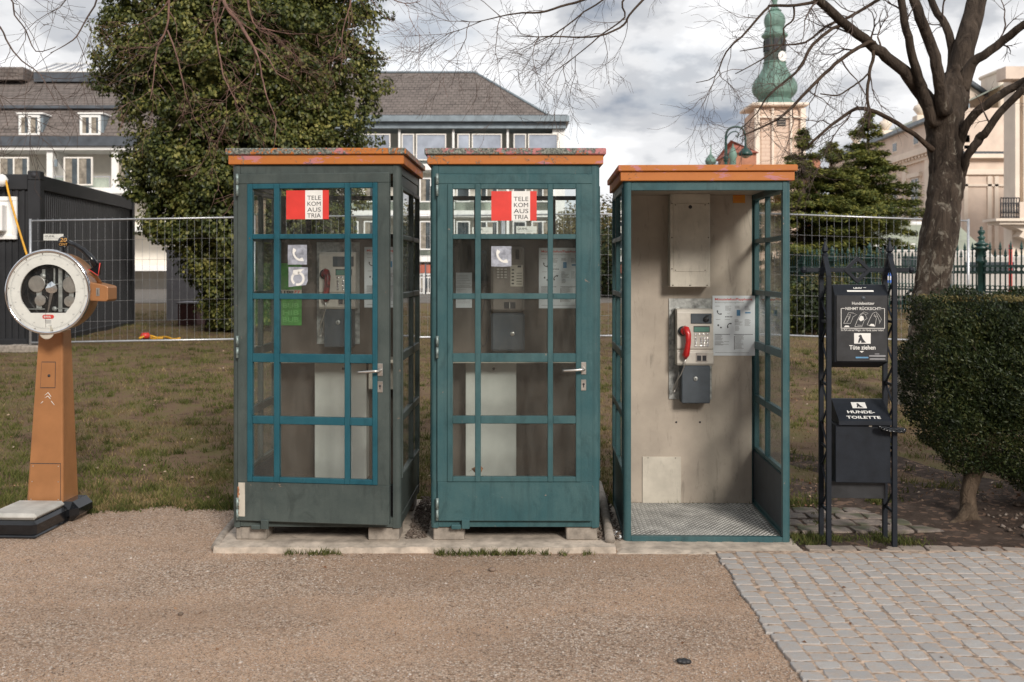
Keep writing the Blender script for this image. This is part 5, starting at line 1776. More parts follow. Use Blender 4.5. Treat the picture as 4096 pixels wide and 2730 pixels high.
# ================================================================== container
def container():
    D0 = 16.9; x1 = WX(92, D0); x2 = WX(310, 22.9); zt = WZ(400, D0); zb = .40
    t = thing('site_container', (x1, D0, 0), math.atan2(x1 - x2, 22.9 - D0), 'dark grey corrugated site container behind the wire fence', 'container')
    C = M['container']; Lc = 6.03; Wd = 2.45
    for (x, y) in ((0, 0), (0, Lc), (-Wd, 0), (-Wd, Lc)):
        b = MB(); sx = -1 if x == 0 else 1; sy = 1 if y == 0 else -1
        b.box(x, x + sx * .20, y, y + sy * .20, zb, zt - .10, .01)
        b.box(x + .003 * -sx, x + sx * .20, y - .003 * sy, y + sy * .20, zt - .10, zt + .05, .012); b.build('corner_post', C, t)
        for (px_, py_, ax) in ((x + sx * .10, y - .004 * sy, 'y'),):
            b = MB(); b.M = Matrix.Translation((px_, py_, zt - .02)) @ RX90 @ Matrix.Scale(1, 4); b.lathe([(.045, -.01), (.045, .004)], 14); b.build('lifting_hole', M['ink'], t)
    for (xa, xb, ya, yb) in ((-.13, -.008, .2, Lc - .2), (-Wd + .008, -Wd + .13, .2, Lc - .2), (-Wd + .2, -.2, .008, .13), (-Wd + .2, -.2, Lc - .13, Lc - .008)):
        b = MB(); b.box(xa, xb, ya, yb, zt - .26, zt - .012, .01); b.build('top_rail', C, t)
        b = MB(); b.box(xa, xb, ya, yb, zb, zb + .16, .01); b.build('bottom_rail', C, t)
    b = MB(); b.box(-Wd + .05, -.05, .05, Lc - .05, zt - .10, zt - .005, 0); b.build('roof', C, t)
    def corr(b, axis, u0, u1, v, sgn, pitch=.10, dep=.022):
        n = int((u1 - u0) / pitch); pr = [(0, 0), (.42, 0), (.5, 1), (.92, 1)]
        P = []
        for i in range(n):
            for (s, q) in pr: P.append((u0 + (i + s) * (u1 - u0) / n, v - sgn * (.04 + q * dep)))
        P.append((u1, v - sgn * .04))
        vs = []; fs = []
        for (u, w_) in P:
            for z in (zb + .16, zt - .26): vs.append((w_, u, z) if axis == 'y' else (u, w_, z))
        for i in range(len(P) - 1): fs.append((2 * i, 2 * i + 1, 2 * i + 3, 2 * i + 2))
        b.add(vs, fs)
    b = MB(); corr(b, 'y', .2, Lc - .2, 0, 1); b.build('side_panel', C, t)
    b = MB(); corr(b, 'y', .2, Lc - .2, -Wd, -1); b.build('side_panel', C, t)
    b = MB(); corr(b, 'x', -Wd + .2, -.2, 0, -1); b.build('end_panel', C, t)
    b = MB(); corr(b, 'x', -Wd + .2, -.2, Lc, 1); b.build('end_panel', C, t)
    # white window frame with an air conditioner
    wx1 = WX(42, D0) - x1; z1, z0 = WZ(453, D0), WZ(551, D0)
    b = MB(); x0 = wx1 - 1.0
    b.box(x0, wx1, -.03, .03, z1 - .07, z1, .008); b.box(x0, wx1, -.03, .03, z0, z0 + .07, .008); b.box(wx1 - .07, wx1, -.029, .03, z0 + .07, z1 - .07, .008); b.box(x0, x0 + .07, -.029, .03, z0 + .07, z1 - .07, .008)
    b.box(x0 + .07, wx1 - .07, .0, .03, z0 + .07, z1 - .07); wf = b.build('window', M['white'], t)
    b = MB(); b.box(wx1 - .85, wx1 - .16, -.22, -.002, z0 + .13, z1 - .14, .015, 0)
    for k in range(13): b.box(wx1 - .45, wx1 - .28, -.2225, -.2205, z0 + .20 + k * .026, z0 + .212 + k * .026, 0, 1)
    b.build('air_conditioner', [M['white'], M['ink']], wf)
    return t


container()
b_ = MB(); b_.tube([W(12, 408, 16.7), W(20, 445, 16.6), W(38, 510, 16.5), W(55, 565, 16.45), W(66, 600, 16.4), W(80, 640, 16.4), W(88, 700, 16.4), W(92, 760, 16.4)], .018, 6)
tag(b_.build('cable', M['yellow']), 'orange and yellow cable hanging down the front of the container', 'cable')
b_ = MB(); b_.M = Matrix.Translation(W(4, 415, 16.7)); b_.lathe([(.02, -.10), (.09, -.06), (.10, .02), (.06, .08), (.02, .10)], 9)
tag(b_.build('cable_reel', M['white']), 'white bundle at the container roof where the cable starts', 'bundle')
def cable_on_lawn():
    b = MB(); pts = []
    for i in range(14):
        s = i / 13; px = 330 + 85 * s; y = 18.2 + .25 * math.sin(s * 5)
        pts.append((WX(px, y), y, float(lawn_z(WX(px, y), y)) + .05 + .02 * math.sin(i)))
    b.tube(pts, .022, 5); pts2 = [(x + .02, y - .25 + .1 * math.sin(i * .8), z) for i, (x, y, z) in enumerate(pts[:9])]; b.tube(pts2, .02, 5)
    tag(b.build('cable', M['yellow']), 'yellow cable loops lying on the grass beyond the fence', 'cable')
    b = MB(); x, y, z = pts[2]; b.M = Matrix.Translation((x, y - .2, z + .01)); b.lathe([(.06, -.05), (.09, 0), (.06, .05)], 10)
    tag(b.build('plug', M['stred']), 'red plug of the yellow cable on the grass', 'plug')
cable_on_lawn()
# grey cabinet, brown bin, stump behind the fence
def dimbox(name, px0, px1, py0, D, depth, mat, label, cat, lid=None, zb=None):
    z0 = float(lawn_z(WX(px0, D), D)) - .05 if zb is None else zb
    t = thing(name, ((WX(px0, D) + WX(px1, D)) / 2, D, z0), 0, label, cat)
    hw = (WX(px1, D) - WX(px0, D)) / 2; h_ = WZ(py0, D) - z0
    b = MB(); b.box(-hw, hw, 0, depth, 0, h_, .015); b.build('body', mat, t)
    b = MB(); b.box(-hw - .03, hw + .03, -.03, depth + .03, h_ + .001, h_ + .04, .01); b.build('lid', lid or mat, t)
    return t
M['greywall'] = plain('cabinet_grey', (.33, .32, .34), .7, var=.06, world=True)
M['brownbin'] = plain('brown_plastic', (.085, .03, .028), .6, var=.2)
dimbox('utility_cabinet', 382, 458, 572, 24.5, 1.2, M['greywall'], 'tall plain grey cabinet half hidden by the ivy beyond the fence', 'cabinet')
dimbox('waste_bin', 408, 452, 699, 22.5, .7, M['brownbin'], 'dark brown bin standing before the grey cabinet', 'bin', M['greywall'])
dimbox('waste_bin', 453, 480, 722, 23.4, .6, plain('tan_box', (.20, .15, .11), .8), 'small tan box right of the brown bin under the ivy', 'box')
# ================================================================== clipped shrub
def shrub():
    t = thing('clipped_shrub', (3.35, 7.2, 0), 0, 'dark green box-clipped yew shrub on a short bare trunk', 'shrub')
    r = np.random.default_rng(12)
    n = 400000
    x0, x1, y0, y1 = 2.80, 5.2, 6.74, 7.36
    X = r.uniform(x0 - .1, x1, n); Y = r.uniform(y0 - .1, y1 + .1, n); Z = r.uniform(.15, 1.62, n)
    nz = (vnoise(X * 1.0 + Z * .7, Y + Z, 3.2, 3) - .5) * .12 + (vnoise(X + Z * 1.3, Z * 1.1 - X * .4, 7.5, 4) - .5) * .11 + (vnoise(Y * 1.2 + X, Z * 1.3 + Y, 15., 8) - .5) * .05
    # rounded box with an underside that rises to the left
    zb = .38 + .10 * np.clip((3.05 - X) / .2, 0, 1) - .25 * np.clip(X - 3.25, 0, .9) - .12 * np.clip((X - 3.3) / .3, 0, 1) + .16 * (vnoise(X, Y, 5, 9) - .5)
    zt = 1.535 - .02 * (vnoise(X, Y, 2, 5))
    dx = np.minimum(X - x0, x1 - X); dy = np.minimum(Y - y0, y1 - Y); dz = np.minimum(zt - Z, (Z - zb))
    rr_ = .07
    ax = np.maximum(rr_ - dx, 0); ay = np.maximum(rr_ - dy, 0); az_ = np.maximum(rr_ - dz, 0)
    inside = rr_ - np.sqrt(ax ** 2 + ay ** 2 + az_ ** 2)
    inside = np.where((ax + ay + az_) == 0, np.minimum(np.minimum(dx, dy), dz), inside)
    d = inside + nz + .025
    keep = (d > 0) & ((d < .09) | ((d < .20) & (r.random(n) < .35)) | (r.random(n) < .05))
    C = np.stack([X, Y, Z], 1)[keep] - np.array([3.35, 7.2, 0])
    Dn = d[keep]
    # outward direction
    cen = np.array([0.6, -.15, .95]); Nn = (C - cen) * np.array([1, 1.6, 1.6]); Nn /= np.linalg.norm(Nn, axis=1)[:, None]
    stuff(leafmesh('foliage', C, Nn, .026, M['yew'], t, r, aspect=.42, jitter=.8, fold=.1, dirs=Nn * .6 + [0, 0, .5]))
    # top shoots, pale brown
    n = 5000; X = r.uniform(2.86, 5.1, n); Y = r.uniform(6.76, 7.34, n)
    C = np.stack([X - 3.35, Y - 7.2, 1.50 + r.random(n) * .035], 1)
    stuff(leafmesh('clipped_top_shoots', C, np.tile([0, -.4, 1.0], (n, 1)), .026, M['bush'], t, r, aspect=.35, jitter=.8, dirs=np.tile([0, 0, 1.0], (n, 1))))
    b = MB()
    base = W(2225, 1196, 6.95) - Vector((3.35, 7.2, 0))
    def q(px, py, D): return W(px, py, D) - Vector((3.35, 7.2, 0))
    b.tube([q(2222, 1205, 6.93), q(2226, 1175, 6.95), q(2224, 1135, 6.98), q(2236, 1090, 7.0), q(2262, 1040, 7.05), q(2290, 960, 7.1), q(2320, 860, 7.2)], [.075, .058, .050, .058, .052, .05, .04], 10)
    b.tube([q(2236, 1090, 7.0), q(2256, 1060, 7.03), q(2275, 1010, 7.0), q(2260, 900, 7.1)], [.045, .042, .035, .025], 8)
    b.build('trunk', M['shrubbark'], t)
    b = MB(); b.tube([q(2228, 1165, 6.93), q(2205, 1196, 6.88), q(2180, 1210, 6.82), q(2160, 1217, 6.80)], [.045, .032, .020, .008], 8)
    b.tube([q(2226, 1165, 6.96), q(2240, 1195, 6.9), q(2262, 1204, 6.86)], [.045, .034, .012], 8)
    b.build('root', M['shrubbark'], t)
    # bare inner stems
    b = MB(); rs = random.Random(3)
    for i in range(46):
        a = Vector((rs.uniform(-.1, 1.4), rs.uniform(-.1, .4), rs.uniform(.45, .8)))
        e = a + Vector((rs.uniform(-.65, .5), rs.uniform(-.5, .2), rs.uniform(.15, .6)))
        e.x = max(e.x, -.45); e.y = max(e.y, -.43); e.z = min(e.z, 1.44)
        m_ = (a + e) / 2 + Vector((rs.uniform(-.08, .08), 0, rs.uniform(-.05, .1)))
        b.tube([a, m_, e], [.012, .008, .003], 5)
    b.build('stem', M['shrubbark'], t)
    # dense inner mass of old twigs and needles
    n = 26000
    X = r.uniform(3.0, 5.1, n); Y = r.uniform(6.9, 7.25, n); Z = r.uniform(.62, 1.38, n)
    stuff(leafmesh('inner_foliage', np.stack([X - 3.35, Y - 7.2, Z], 1), np.tile([0, -1.0, .2], (n, 1)), .075, M['yew'], t, r, aspect=.5, jitter=.9))


shrub()


# ================================================================== bare trees
def twigs(b, p, d, L, r, depth, rs, droop=.0, n=4, stats=[0]):
    """one branchlet and its children"""
    pts = [p.copy()]; rad = [r]
    segs = max(3, min(8, int(L / .09)))
    dd = d.normalized()
    for i in range(segs):
        dd = (dd + Vector((rs.gauss(0, .22), rs.gauss(0, .22), rs.gauss(0, .22) - droop * .06))).normalized()
        pts.append(pts[-1] + dd * (L / segs)); rad.append(max(.0014, r * (1 - .72 * (i + 1) / segs)))
    b.tube(pts, rad, 3 if r < .006 else 4, False, 0, True)
    if depth <= 0: return
    k = max(2, int(n * L / .45)) if depth > 1 else n
    for i in range(k):
        s = rs.uniform(.18, 1.0); j = min(len(pts) - 2, int(s * (len(pts) - 1)))
        base = pts[j].lerp(pts[j + 1], s * (len(pts) - 1) - j)
        ax = (pts[j + 1] - pts[j]).normalized()
        side = ax.orthogonal().normalized(); side.rotate(Matrix.Rotation(rs.uniform(0, 6.28), 3, ax))
        nd = (ax * rs.uniform(.7, 1.1) + side * rs.uniform(.35, .85))
        twigs(b, base, nd, L * rs.uniform(.38, .62), max(.0016, rad[j] * .62), depth - 1, rs, droop, n)


def limb_pts(spec):
    """(px, py, D) -> world"""
    return [W(a, b, c) for a, b, c in spec]


def refine(pts, rad, rs, amp=.02, k=3):
    P = []; Q = []
    n = len(pts)
    for i in range(n - 1):
        p0 = pts[max(i - 1, 0)]; p1 = pts[i]; p2 = pts[i + 1]; p3 = pts[min(i + 2, n - 1)]
        for s in range(k):
            u = s / k
            v = .5 * ((2 * p1) + (p2 - p0) * u + (2 * p0 - 5 * p1 + 4 * p2 - p3) * u * u + (3 * p1 - p0 - 3 * p2 + p3) * u ** 3)
            a = amp * (rad[i] / .05 if rad[i] < .05 else 1)
            P.append(v + Vector((rs.gauss(0, a), rs.gauss(0, a), rs.gauss(0, a))) * (1 if (i or s) else 0))
            Q.append(rad[i] + (rad[i + 1] - rad[i]) * u)
    P.append(pts[-1]); Q.append(rad[-1])
    return P, Q


def lime_tree():
    org = W(2105, 905, 11.5); org.z = float(lawn_z(org.x, 11.5)) - .02
    t = thing('bare_lime_tree', org, 0, 'large leafless lime tree with a thick leaning trunk behind the clipped shrub', 'tree')
    rs = random.Random(11)
    k = 1 / 2353
    def mk(b, spec, seg=10, amp=.012, kk=3):
        pts = [W(a, c, D) - org for a, c, D, w_ in spec]; rad = [w_ * D * k / 2 for a, c, D, w_ in spec]
        P, Q = refine(pts, rad, rs, amp, kk); b.tube(P, Q, seg); return P, Q
    b = MB()
    P, Q = refine([W(a, c, 11.5) - org for a, c, w_ in [(2096, 940, 110), (2108, 880, 100), (2122, 800, 84), (2132, 720, 76), (2141, 655, 78), (2152, 590, 86), (2160, 535, 88), (2166, 480, 82), (2171, 430, 82), (2174, 370, 80), (2172, 310, 84), (2172, 262, 96), (2180, 225, 96), (2188, 190, 60), (2194, 150, 40)]],
                  [w_ * 11.5 * k / 2 for w_ in [w_ * .93 for w_ in (110, 100, 84, 76, 78, 86, 88, 82, 82, 80, 84, 94, 88, 50, 20)]], rs, .006, 4)
    # knobbly trunk
    n = 28; vs = []; fs = []
    for i, (p, r) in enumerate(zip(P, Q)):
        for j in range(n):
            a = 2 * math.pi * j / n
            rr_ = r * (1 + .07 * math.sin(3 * a + i * .30) + .05 * math.sin(7 * a - i * .45) + rs.uniform(-.02, .02)) * (1 + (.25 * max(0, math.cos(2 * a + .6)) if i < 5 else 0))
            vs.append((p.x + rr_ * math.cos(a), p.y + rr_ * math.sin(a), p.z))
    for i in range(len(P) - 1):
        for j in range(n): fs.append((i * n + j, i * n + (j + 1) % n, (i + 1) * n + (j + 1) % n, (i + 1) * n + j))
    b.add(vs, fs, 0, True)
    b.build('trunk', M['trunk'], t)
    limbs = [
        [(2150, 262, 11.5, 44), (2131, 232, 11.4, 38), (2098, 190, 11.3, 30), (2065, 154, 11.2, 27), (2025, 120, 11.1, 25), (1986, 92, 11.0, 23), (1933, 48, 10.8, 22), (1880, 0, 10.6, 20), (1830, -50, 10.4, 17), (1700, -110, 10.2, 13), (1520, -110, 10, 9), (1420, -50, 9.8, 7)],
        [(2150, 285, 11.4, 36), (2128, 235, 11.3, 27), (2112, 180, 11.2, 21), (2095, 120, 11.1, 19), (2083, 70, 11.0, 18), (2070, 0, 10.9, 17), (2060, -90, 10.8, 15)],
        [(2170, 260, 11.3, 40), (2160, 205, 11.2, 28), (2152, 150, 11.1, 26), (2136, 95, 11.1, 25), (2116, 40, 11.0, 24), (2095, -20, 11, 21), (2060, -120, 11, 17)],
        [(2185, 230, 11.6, 34), (2187, 165, 11.7, 22), (2188, 115, 11.8, 20), (2172, 60, 11.8, 18), (2145, 15, 11.9, 16), (2120, -60, 12, 13)],
        [(2190, 245, 11.6, 66), (2205, 170, 11.7, 52), (2216, 110, 11.7, 48), (2232, 50, 11.8, 46), (2248, -10, 11.9, 42), (2275, -120, 12, 34)],
        [(2206, 210, 11.5, 40), (2232, 150, 11.4, 24), (2262, 126, 11.3, 21), (2306, 94, 11.2, 20), (2353, 57, 11, 18), (2430, 10, 10.8, 15)],
        [(2195, 345, 11.5, 34), (2214, 299, 11.3, 20), (2241, 262, 11.2, 20), (2266, 243, 11.1, 20), (2300, 218, 11, 19), (2353, 189, 10.9, 18), (2440, 150, 10.6, 15)],
        [(2198, 430, 11.5, 26), (2212, 398, 11.4, 17), (2219, 365, 11.3, 18), (2241, 334, 11.2, 20), (2252, 318, 11.2, 21), (2268, 300, 11.1, 18), (2298, 259, 11.0, 17), (2353, 202, 10.8, 17), (2420, 130, 10.6, 14)],
        [(2142, 345, 11.3, 15), (2112, 318, 11.2, 11), (2078, 294, 11.1, 10.5), (2030, 266, 11, 10), (1986, 250.5, 10.9, 9), (1959, 254, 10.8, 8), (1911, 288, 10.7, 7), (1858, 334, 10.5, 6)],
        [(2020, 117, 11.1, 12), (2008, 98, 11, 9), (1985, 102, 10.9, 9), (1933, 136, 10.7, 9), (1895, 170, 10.6, 8), (1858, 207, 10.5, 8), (1801, 264, 10.3, 6), (1757, 290, 10.2, 4.5), (1700, 315, 10.1, 2.5)],
        [(1950, 62, 10.9, 12), (1925, 60, 10.8, 8), (1889, 84, 10.6, 8), (1860, 115, 10.5, 7.5), (1842, 148, 10.4, 7), (1819, 176, 10.3, 6), (1766, 220, 10.2, 4.5), (1740, 259, 10.1, 3), (1700, 300, 10, 2)],
        [(2008, 106, 11.05, 9), (2006, 130, 11, 8), (1999, 167, 10.9, 7.5), (1992, 211, 10.8, 7), (1998, 262, 10.8, 7), (1995, 296, 10.8, 5)],
        [(1999, 167, 10.9, 5), (1975, 188, 10.8, 4), (1955, 202, 10.8, 4), (1924, 220, 10.7, 3.5), (1885, 216, 10.6, 3)],
        [(1880, 2, 10.6, 8), (1828, 13, 10.4, 7), (1775, 13, 10.2, 6.5), (1757, 26, 10.1, 6), (1704, 84, 10.0, 5), (1669, 119, 9.9, 4), (1643, 176, 9.8, 2.5), (1600, 190, 9.7, 1.6)],
        [(1823, 13, 10.4, 5), (1824, 44, 10.4, 4.5), (1801, 66, 10.3, 4), (1800, 100, 10.2, 4), (1753, 136, 10.1, 3), (1690, 170, 10, 2)],
        [(1520, -110, 10, 9), (1400, -30, 9.8, 7), (1341, 0, 9.7, 6), (1287, 16, 9.6, 5.5), (1240, 30, 9.5, 5), (1198, 30, 9.4, 4), (1150, 38, 9.3, 3), (1094, 51, 9.2, 2), (1059, 47, 9.1, 1.5)],
        [(1620, -110, 10, 8), (1510, -30, 9.8, 6), (1478, 0, 9.7, 5.5), (1446, 35, 9.6, 5), (1434, 57, 9.6, 5), (1392, 79, 9.5, 4.5), (1341, 86, 9.4, 4), (1272, 84, 9.3, 3.2), (1240, 85, 9.2, 2.6), (1176, 83, 9.1, 1.6)],
        [(1440, -60, 9.9, 6), (1386, 0, 9.8, 4), (1341, 28, 9.7, 3.6), (1310, 54, 9.6, 3.4), (1272, 79, 9.5, 3), (1230, 98, 9.4, 2)],
        [(1480, -60, 9.9, 5), (1430, 5, 9.8, 4.5), (1436, 40, 9.8, 4), (1385, 78, 9.7, 3.2), (1345, 112, 9.6, 2.6), (1275, 165, 9.5, 1.6)],
        [(2100, 0, 11.2, 12), (2060, -20, 11.2, 9), (2008, 6, 11.2, 8), (1950, 40, 11.1, 7), (1900, 60, 11, 6), (1850, 98, 10.9, 5), (1780, 105, 10.8, 3), (1700, 118, 10.7, 2)],
    ]
    tb = MB()
    for li, sp in enumerate(limbs):
        b = MB(); P, Q = mk(b, sp, 12 if sp[0][3] > 14 else 7, .0045 if sp[0][3] > 14 else .009, 3)
        b.build('limb', M['trunkdk'] if li > 7 else M['trunk'], t)
        L = sum((P[i + 1] - P[i]).length for i in range(len(P) - 1))
        thin = sp[-1][3] < 8
        cnt = int(L * (3.3 if thin else 1.5))
        for c in range(cnt):
            s = rs.uniform(.25 if thin else .4, 1) ** .7
            j = min(len(P) - 2, int(s * (len(P) - 1)))
            if Q[j] > .085: continue
            ax = (P[j + 1] - P[j]).normalized(); side = ax.orthogonal().normalized(); side.rotate(Matrix.Rotation(rs.uniform(0, 6.28), 3, ax))
            nd = ax * rs.uniform(.3, 1) + side * rs.uniform(.5, 1) + Vector((-.1, -.05, -.12))
            twigs(tb, P[j], nd, rs.uniform(.35, .95), max(.0045, min(.012, Q[j] * .45)), 2, rs, .5, 4)
    stuff(tb.build('twigs', M['twig'], t))
    print('lime twigs', len(tb.f))


lime_tree()


def overhang_tree(origin, label, limbs, mat, dens=7, seed=5, trunkto=None, L0=(.35, .9), groups=None):
    """tree whose trunk stands outside the left edge of the view and whose limbs reach over"""
    org = Vector(origin)
    t = thing('bare_tree', org, 0, label, 'tree')
    rs = random.Random(seed); k = 1 / 2353
    b = MB(); b.tube(refine([Vector((0, 0, -.05)), Vector((.05, 0, 1.5)), Vector((-.05, .1, 3)), trunkto - org], [.24, .2, .17, .12], rs, .01, 3)[0], refine([Vector()] * 4, [.24, .2, .17, .12], rs, 0, 3)[1], 12); b.build('trunk', M['trunkdk'], t)
    tb = MB()
    for sp in limbs:
        pts = [W(a, c, D) - org for a, c, D, w_ in sp]; rad = [w_ * D * k / 2 for a, c, D, w_ in sp]
        pts = [trunkto - org] + pts if sp[0][3] >= 8 else pts
        if len(pts) > len(rad): rad = [rad[0] * 1.3] + rad
        P, Q = refine(pts, rad, rs, .010, 3)
        b = MB(); b.tube(P, Q, 6); b.build('limb', mat, t)
        n0 = 3 if len(pts) > len(sp) else 0
        P, Q = P[n0:], Q[n0:]
        L = sum((P[i + 1] - P[i]).length for i in range(len(P) - 1))
        for c in range(int(L * dens * .5)):
            s = rs.uniform(.1, 1); j = min(len(P) - 2, int(s * (len(P) - 1)))
            ax = (P[j + 1] - P[j]).normalized(); side = ax.orthogonal().normalized(); side.rotate(Matrix.Rotation(rs.uniform(0, 6.28), 3, ax))
            nd = ax * rs.uniform(.4, 1) + side * rs.uniform(.4, .9) + Vector((0, 0, -.15))
            twigs(tb, P[j], nd, rs.uniform(*L0), max(.0028, min(.008, Q[j] * .5)), 2, rs, .6, 3)
    stuff(tb.build('twigs', mat, t)); print('twigs', len(tb.f))


left_l = [
    [(-120, -60, 7.2, 10), (-40, 30, 7.1, 5), (0, 62, 7, 4), (22, 106, 7, 4), (50, 140, 6.9, 3.5), (92, 172, 6.9, 2.5), (126, 232, 6.8, 1.8)],
    [(-60, -80, 7.2, 9), (20, -10, 7.1, 4), (34, 35, 7, 3.4), (60, 70, 7, 3), (82, 118, 7, 2.4), (128, 108, 6.9, 1.6)],
    [(-140, 150, 7.2, 9), (-30, 200, 7, 3), (5, 240, 7, 2.2), (18, 290, 6.9, 1.4)],
    [(100, -160, 7.6, 10), (210, -60, 7.5, 5), (222, 0, 7.4, 4), (200, 40, 7.4, 3.6), (176, 84, 7.3, 3.2), (150, 104, 7.3, 2.4), (116, 122, 7.2, 1.5)],
]
overhang_tree((-6.6, 8.0, 0), 'leafless tree at the far left whose thin dark twigs hang into the sky', left_l, M['twig'], 7, 21, Vector((-5.2, 7.4, 4.6)))
red_l = [
    [(250, -260, 10.2, 14), (380, -120, 10.1, 7), (388, 0, 10, 5), (384, 60, 10, 4.5), (361, 115, 10, 3.6), (352, 188, 9.9, 2.6), (345, 230, 9.8, 1.6)],
    [(385, 70, 10, 4), (404, 121, 9.9, 3.4), (420, 188, 9.8, 2.6), (430, 232, 9.8, 1.6)],
    [(420, -240, 10.2, 14), (500, -120, 10.1, 7), (505, 0, 10, 5), (495, 67, 10, 4.6), (508, 148, 9.9, 3.6), (517, 183, 9.8, 3), (545, 238, 9.7, 1.6)],
    [(400, -320, 10.2, 18), (480, -140, 10, 10), (511, -10, 9.8, 8.5), (530, 30, 9.7, 8), (548, 50, 9.7, 8), (573, 90, 9.6, 7), (582, 108, 9.6, 6), (594, 132, 9.5, 4), (602, 175, 9.5, 4), (613, 223, 9.4, 3), (634, 276, 9.4, 2.2), (629, 312, 9.3, 1.4)],
    [(581, 107, 9.6, 4), (613, 129, 9.5, 3.6), (635, 167, 9.5, 2.6), (668, 186, 9.4, 1.6)],
    [(560, -260, 10.2, 12), (565, -60, 10, 6), (572, 20, 9.9, 4), (588, 60, 9.9, 3.6), (615, 68, 9.8, 3), (660, 78, 9.8, 2.4), (700, 78, 9.7, 1.4)],
    [(700, -280, 10.2, 12), (800, -100, 10, 5), (806, 0, 10, 3.6), (798, 32, 10, 3), (788, 70, 9.9, 2.2), (784, 110, 9.9, 1.4)],
    [(800, -260, 10.2, 12), (860, -90, 10, 4.5), (895, -10, 9.9, 3), (930, 8, 9.8, 2.2), (965, 4, 9.8, 1.3)],
]
overhang_tree((-7.4, 10.4, .2), 'leafless tree at the left whose reddish drooping twigs hang before the ivy', red_l, M['twigred'], 8, 31, Vector((-5.0, 10.3, 5.2)), (.3, .8))


# ================================================================== ivy covered tree
def ivy_tree():
    D0 = 20.5
    org = W(505, 700, D0); org.z = .45
    t = thing('ivy_tree', org, 0, 'tall tree completely wrapped in glossy ivy behind the grey-green booth', 'tree')
    # outline (py, left px, right px)
    o = [(-420, 420, 760), (-300, 330, 850), (-180, 280, 880), (-80, 262, 892), (0, 250, 888), (40, 258, 892), (65, 240, 894), (95, 232, 876), (125, 226, 872), (160, 224, 886), (200, 238, 905), (225, 262, 898), (245, 300, 888), (262, 300, 884), (285, 292, 862), (310, 300, 872), (335, 292, 874), (360, 278, 872),
         (395, 268, 868), (430, 272, 860), (455, 300, 850), (480, 316, 840), (505, 312, 830), (535, 318, 818), (560, 350, 800), (590, 400, 780), (620, 420, 760), (660, 440, 740), (700, 452, 700), (740, 480, 660)]
    py = np.array([a for a, b, c in o], float); lf = np.array([b for a, b, c in o], float) + 16; rt = np.array([c for a, b, c in o], float) - 12
    r = np.random.default_rng(5)
    n = 5600
    # clump centres near the surface of the volume
    yy = r.uniform(-420, 745, n)
    l = np.interp(yy, py, lf); g = np.interp(yy, py, rt)
    th = r.uniform(0, 2 * np.pi, n); front = r.random(n) < .72
    th = np.where(front, r.uniform(np.pi, 2 * np.pi, n), th)
    cx = (l + g) / 2; hw = (g - l) / 2
    q = np.where(r.random(n) < .70, r.uniform(.84, 1.0, n), r.uniform(.45, .88, n))
    bump_ = 1 + .36 * (vnoise(th * 3 + 9, yy * .016 + 5, 1.4, 2) - .5) + .12 * (vnoise(th * 5, yy * .04, 1.6, 7) - .5)
    gapn = vnoise(np.cos(th) * 2 + 5, yy * .012 + 7, 3.1, 13)
    px = cx + hw * np.cos(th) * q * np.minimum(bump_, 1.09)
    dep = (hw * k_ if False else hw) * .0087 * .80 * q * bump_
    y3 = D0 + np.sin(th) * dep
    x3 = (px - 1176.5) / 2353 * D0; z3 = H - (yy - 617.5) / 2353 * D0
    keep = z3 > .55
    keep &= ~((gapn < .30) & (q > .86) & (r.random(n) < .8))
    C0 = np.stack([x3, y3, z3], 1)[keep]
    Nn = np.stack([np.cos(th), np.sin(th) * 1.0, .25 + 0 * th], 1)[keep]
    m_ = 38
    idx = np.repeat(np.arange(len(C0)), m_)
    off = r.normal(size=(len(idx), 3)); off /= np.linalg.norm(off, axis=1)[:, None]; off *= (r.uniform(.6, 1.05, len(idx))[:, None]) * np.array([.17, .17, .21]) * np.repeat(r.uniform(.6, 1.25, len(C0)), m_)[:, None]
    off[:, 2] = np.where(off[:, 2] < -.06, off[:, 2] * .5, off[:, 2])
    C = C0[idx] + off
    NN = Nn[idx] * .6 + off * 5.5 + [0, 0, .30]
    keep = C[:, 2] > .5
    C = C[keep] - np.array(org); NN = NN[keep]
    NN /= np.linalg.norm(NN, axis=1)[:, None]
    stuff(leafmesh('ivy_foliage', C, NN, .078, M['ivy'], t, r, aspect=.72, droop=1.8, jitter=.40, fold=.12))
    rs = random.Random(8)
    b = MB(); P, Q = refine([Vector((0, .3, -.1)), Vector((.1, .2, 2)), Vector((.25, .3, 4.5)), Vector((.5, .3, 7)), Vector((.5, .3, 10))], [.40, .34, .30, .24, .12], rs, .02, 3); b.tube(P, Q, 12); b.build('trunk', M['trunkdk'], t)
    for i in range(26):
        z = rs.uniform(1.8, 8.5); a = rs.uniform(0, 6.28); Lb = rs.uniform(1.0, 2.3) * (1 if z > 3 else .5)
        s = P[min(len(P) - 1, int(z / 10 * (len(P) - 1)))]
        b = MB(); p = [Vector((s.x, s.y, z)), Vector((s.x + math.cos(a) * Lb * .5, s.y + math.sin(a) * Lb * .5, z + .25)), Vector((s.x + math.cos(a) * Lb, s.y + math.sin(a) * Lb, z + .1))]
        b.tube(refine(p, [.09, .05, .02], rs, .01, 3)[0], refine(p, [.09, .05, .02], rs, 0, 3)[1], 6); b.build('limb', M['trunkdk'], t)
    n = 22000
    yy = r.uniform(-380, 640, n); l = np.interp(yy, py, lf); g = np.interp(yy, py, rt); u = r.uniform(-.66, .66, n); hw = (g - l) / 2
    x3 = ((l + g) / 2 + hw * u - 1176.5) / 2353 * D0; y3 = D0 + r.uniform(-.55, .8, n) * hw * .0087 * .8; z3 = H - (yy - 617.5) / 2353 * D0
    kk = z3 > 1.2
    C = np.stack([x3, y3, z3], 1)[kk] - np.array(org)
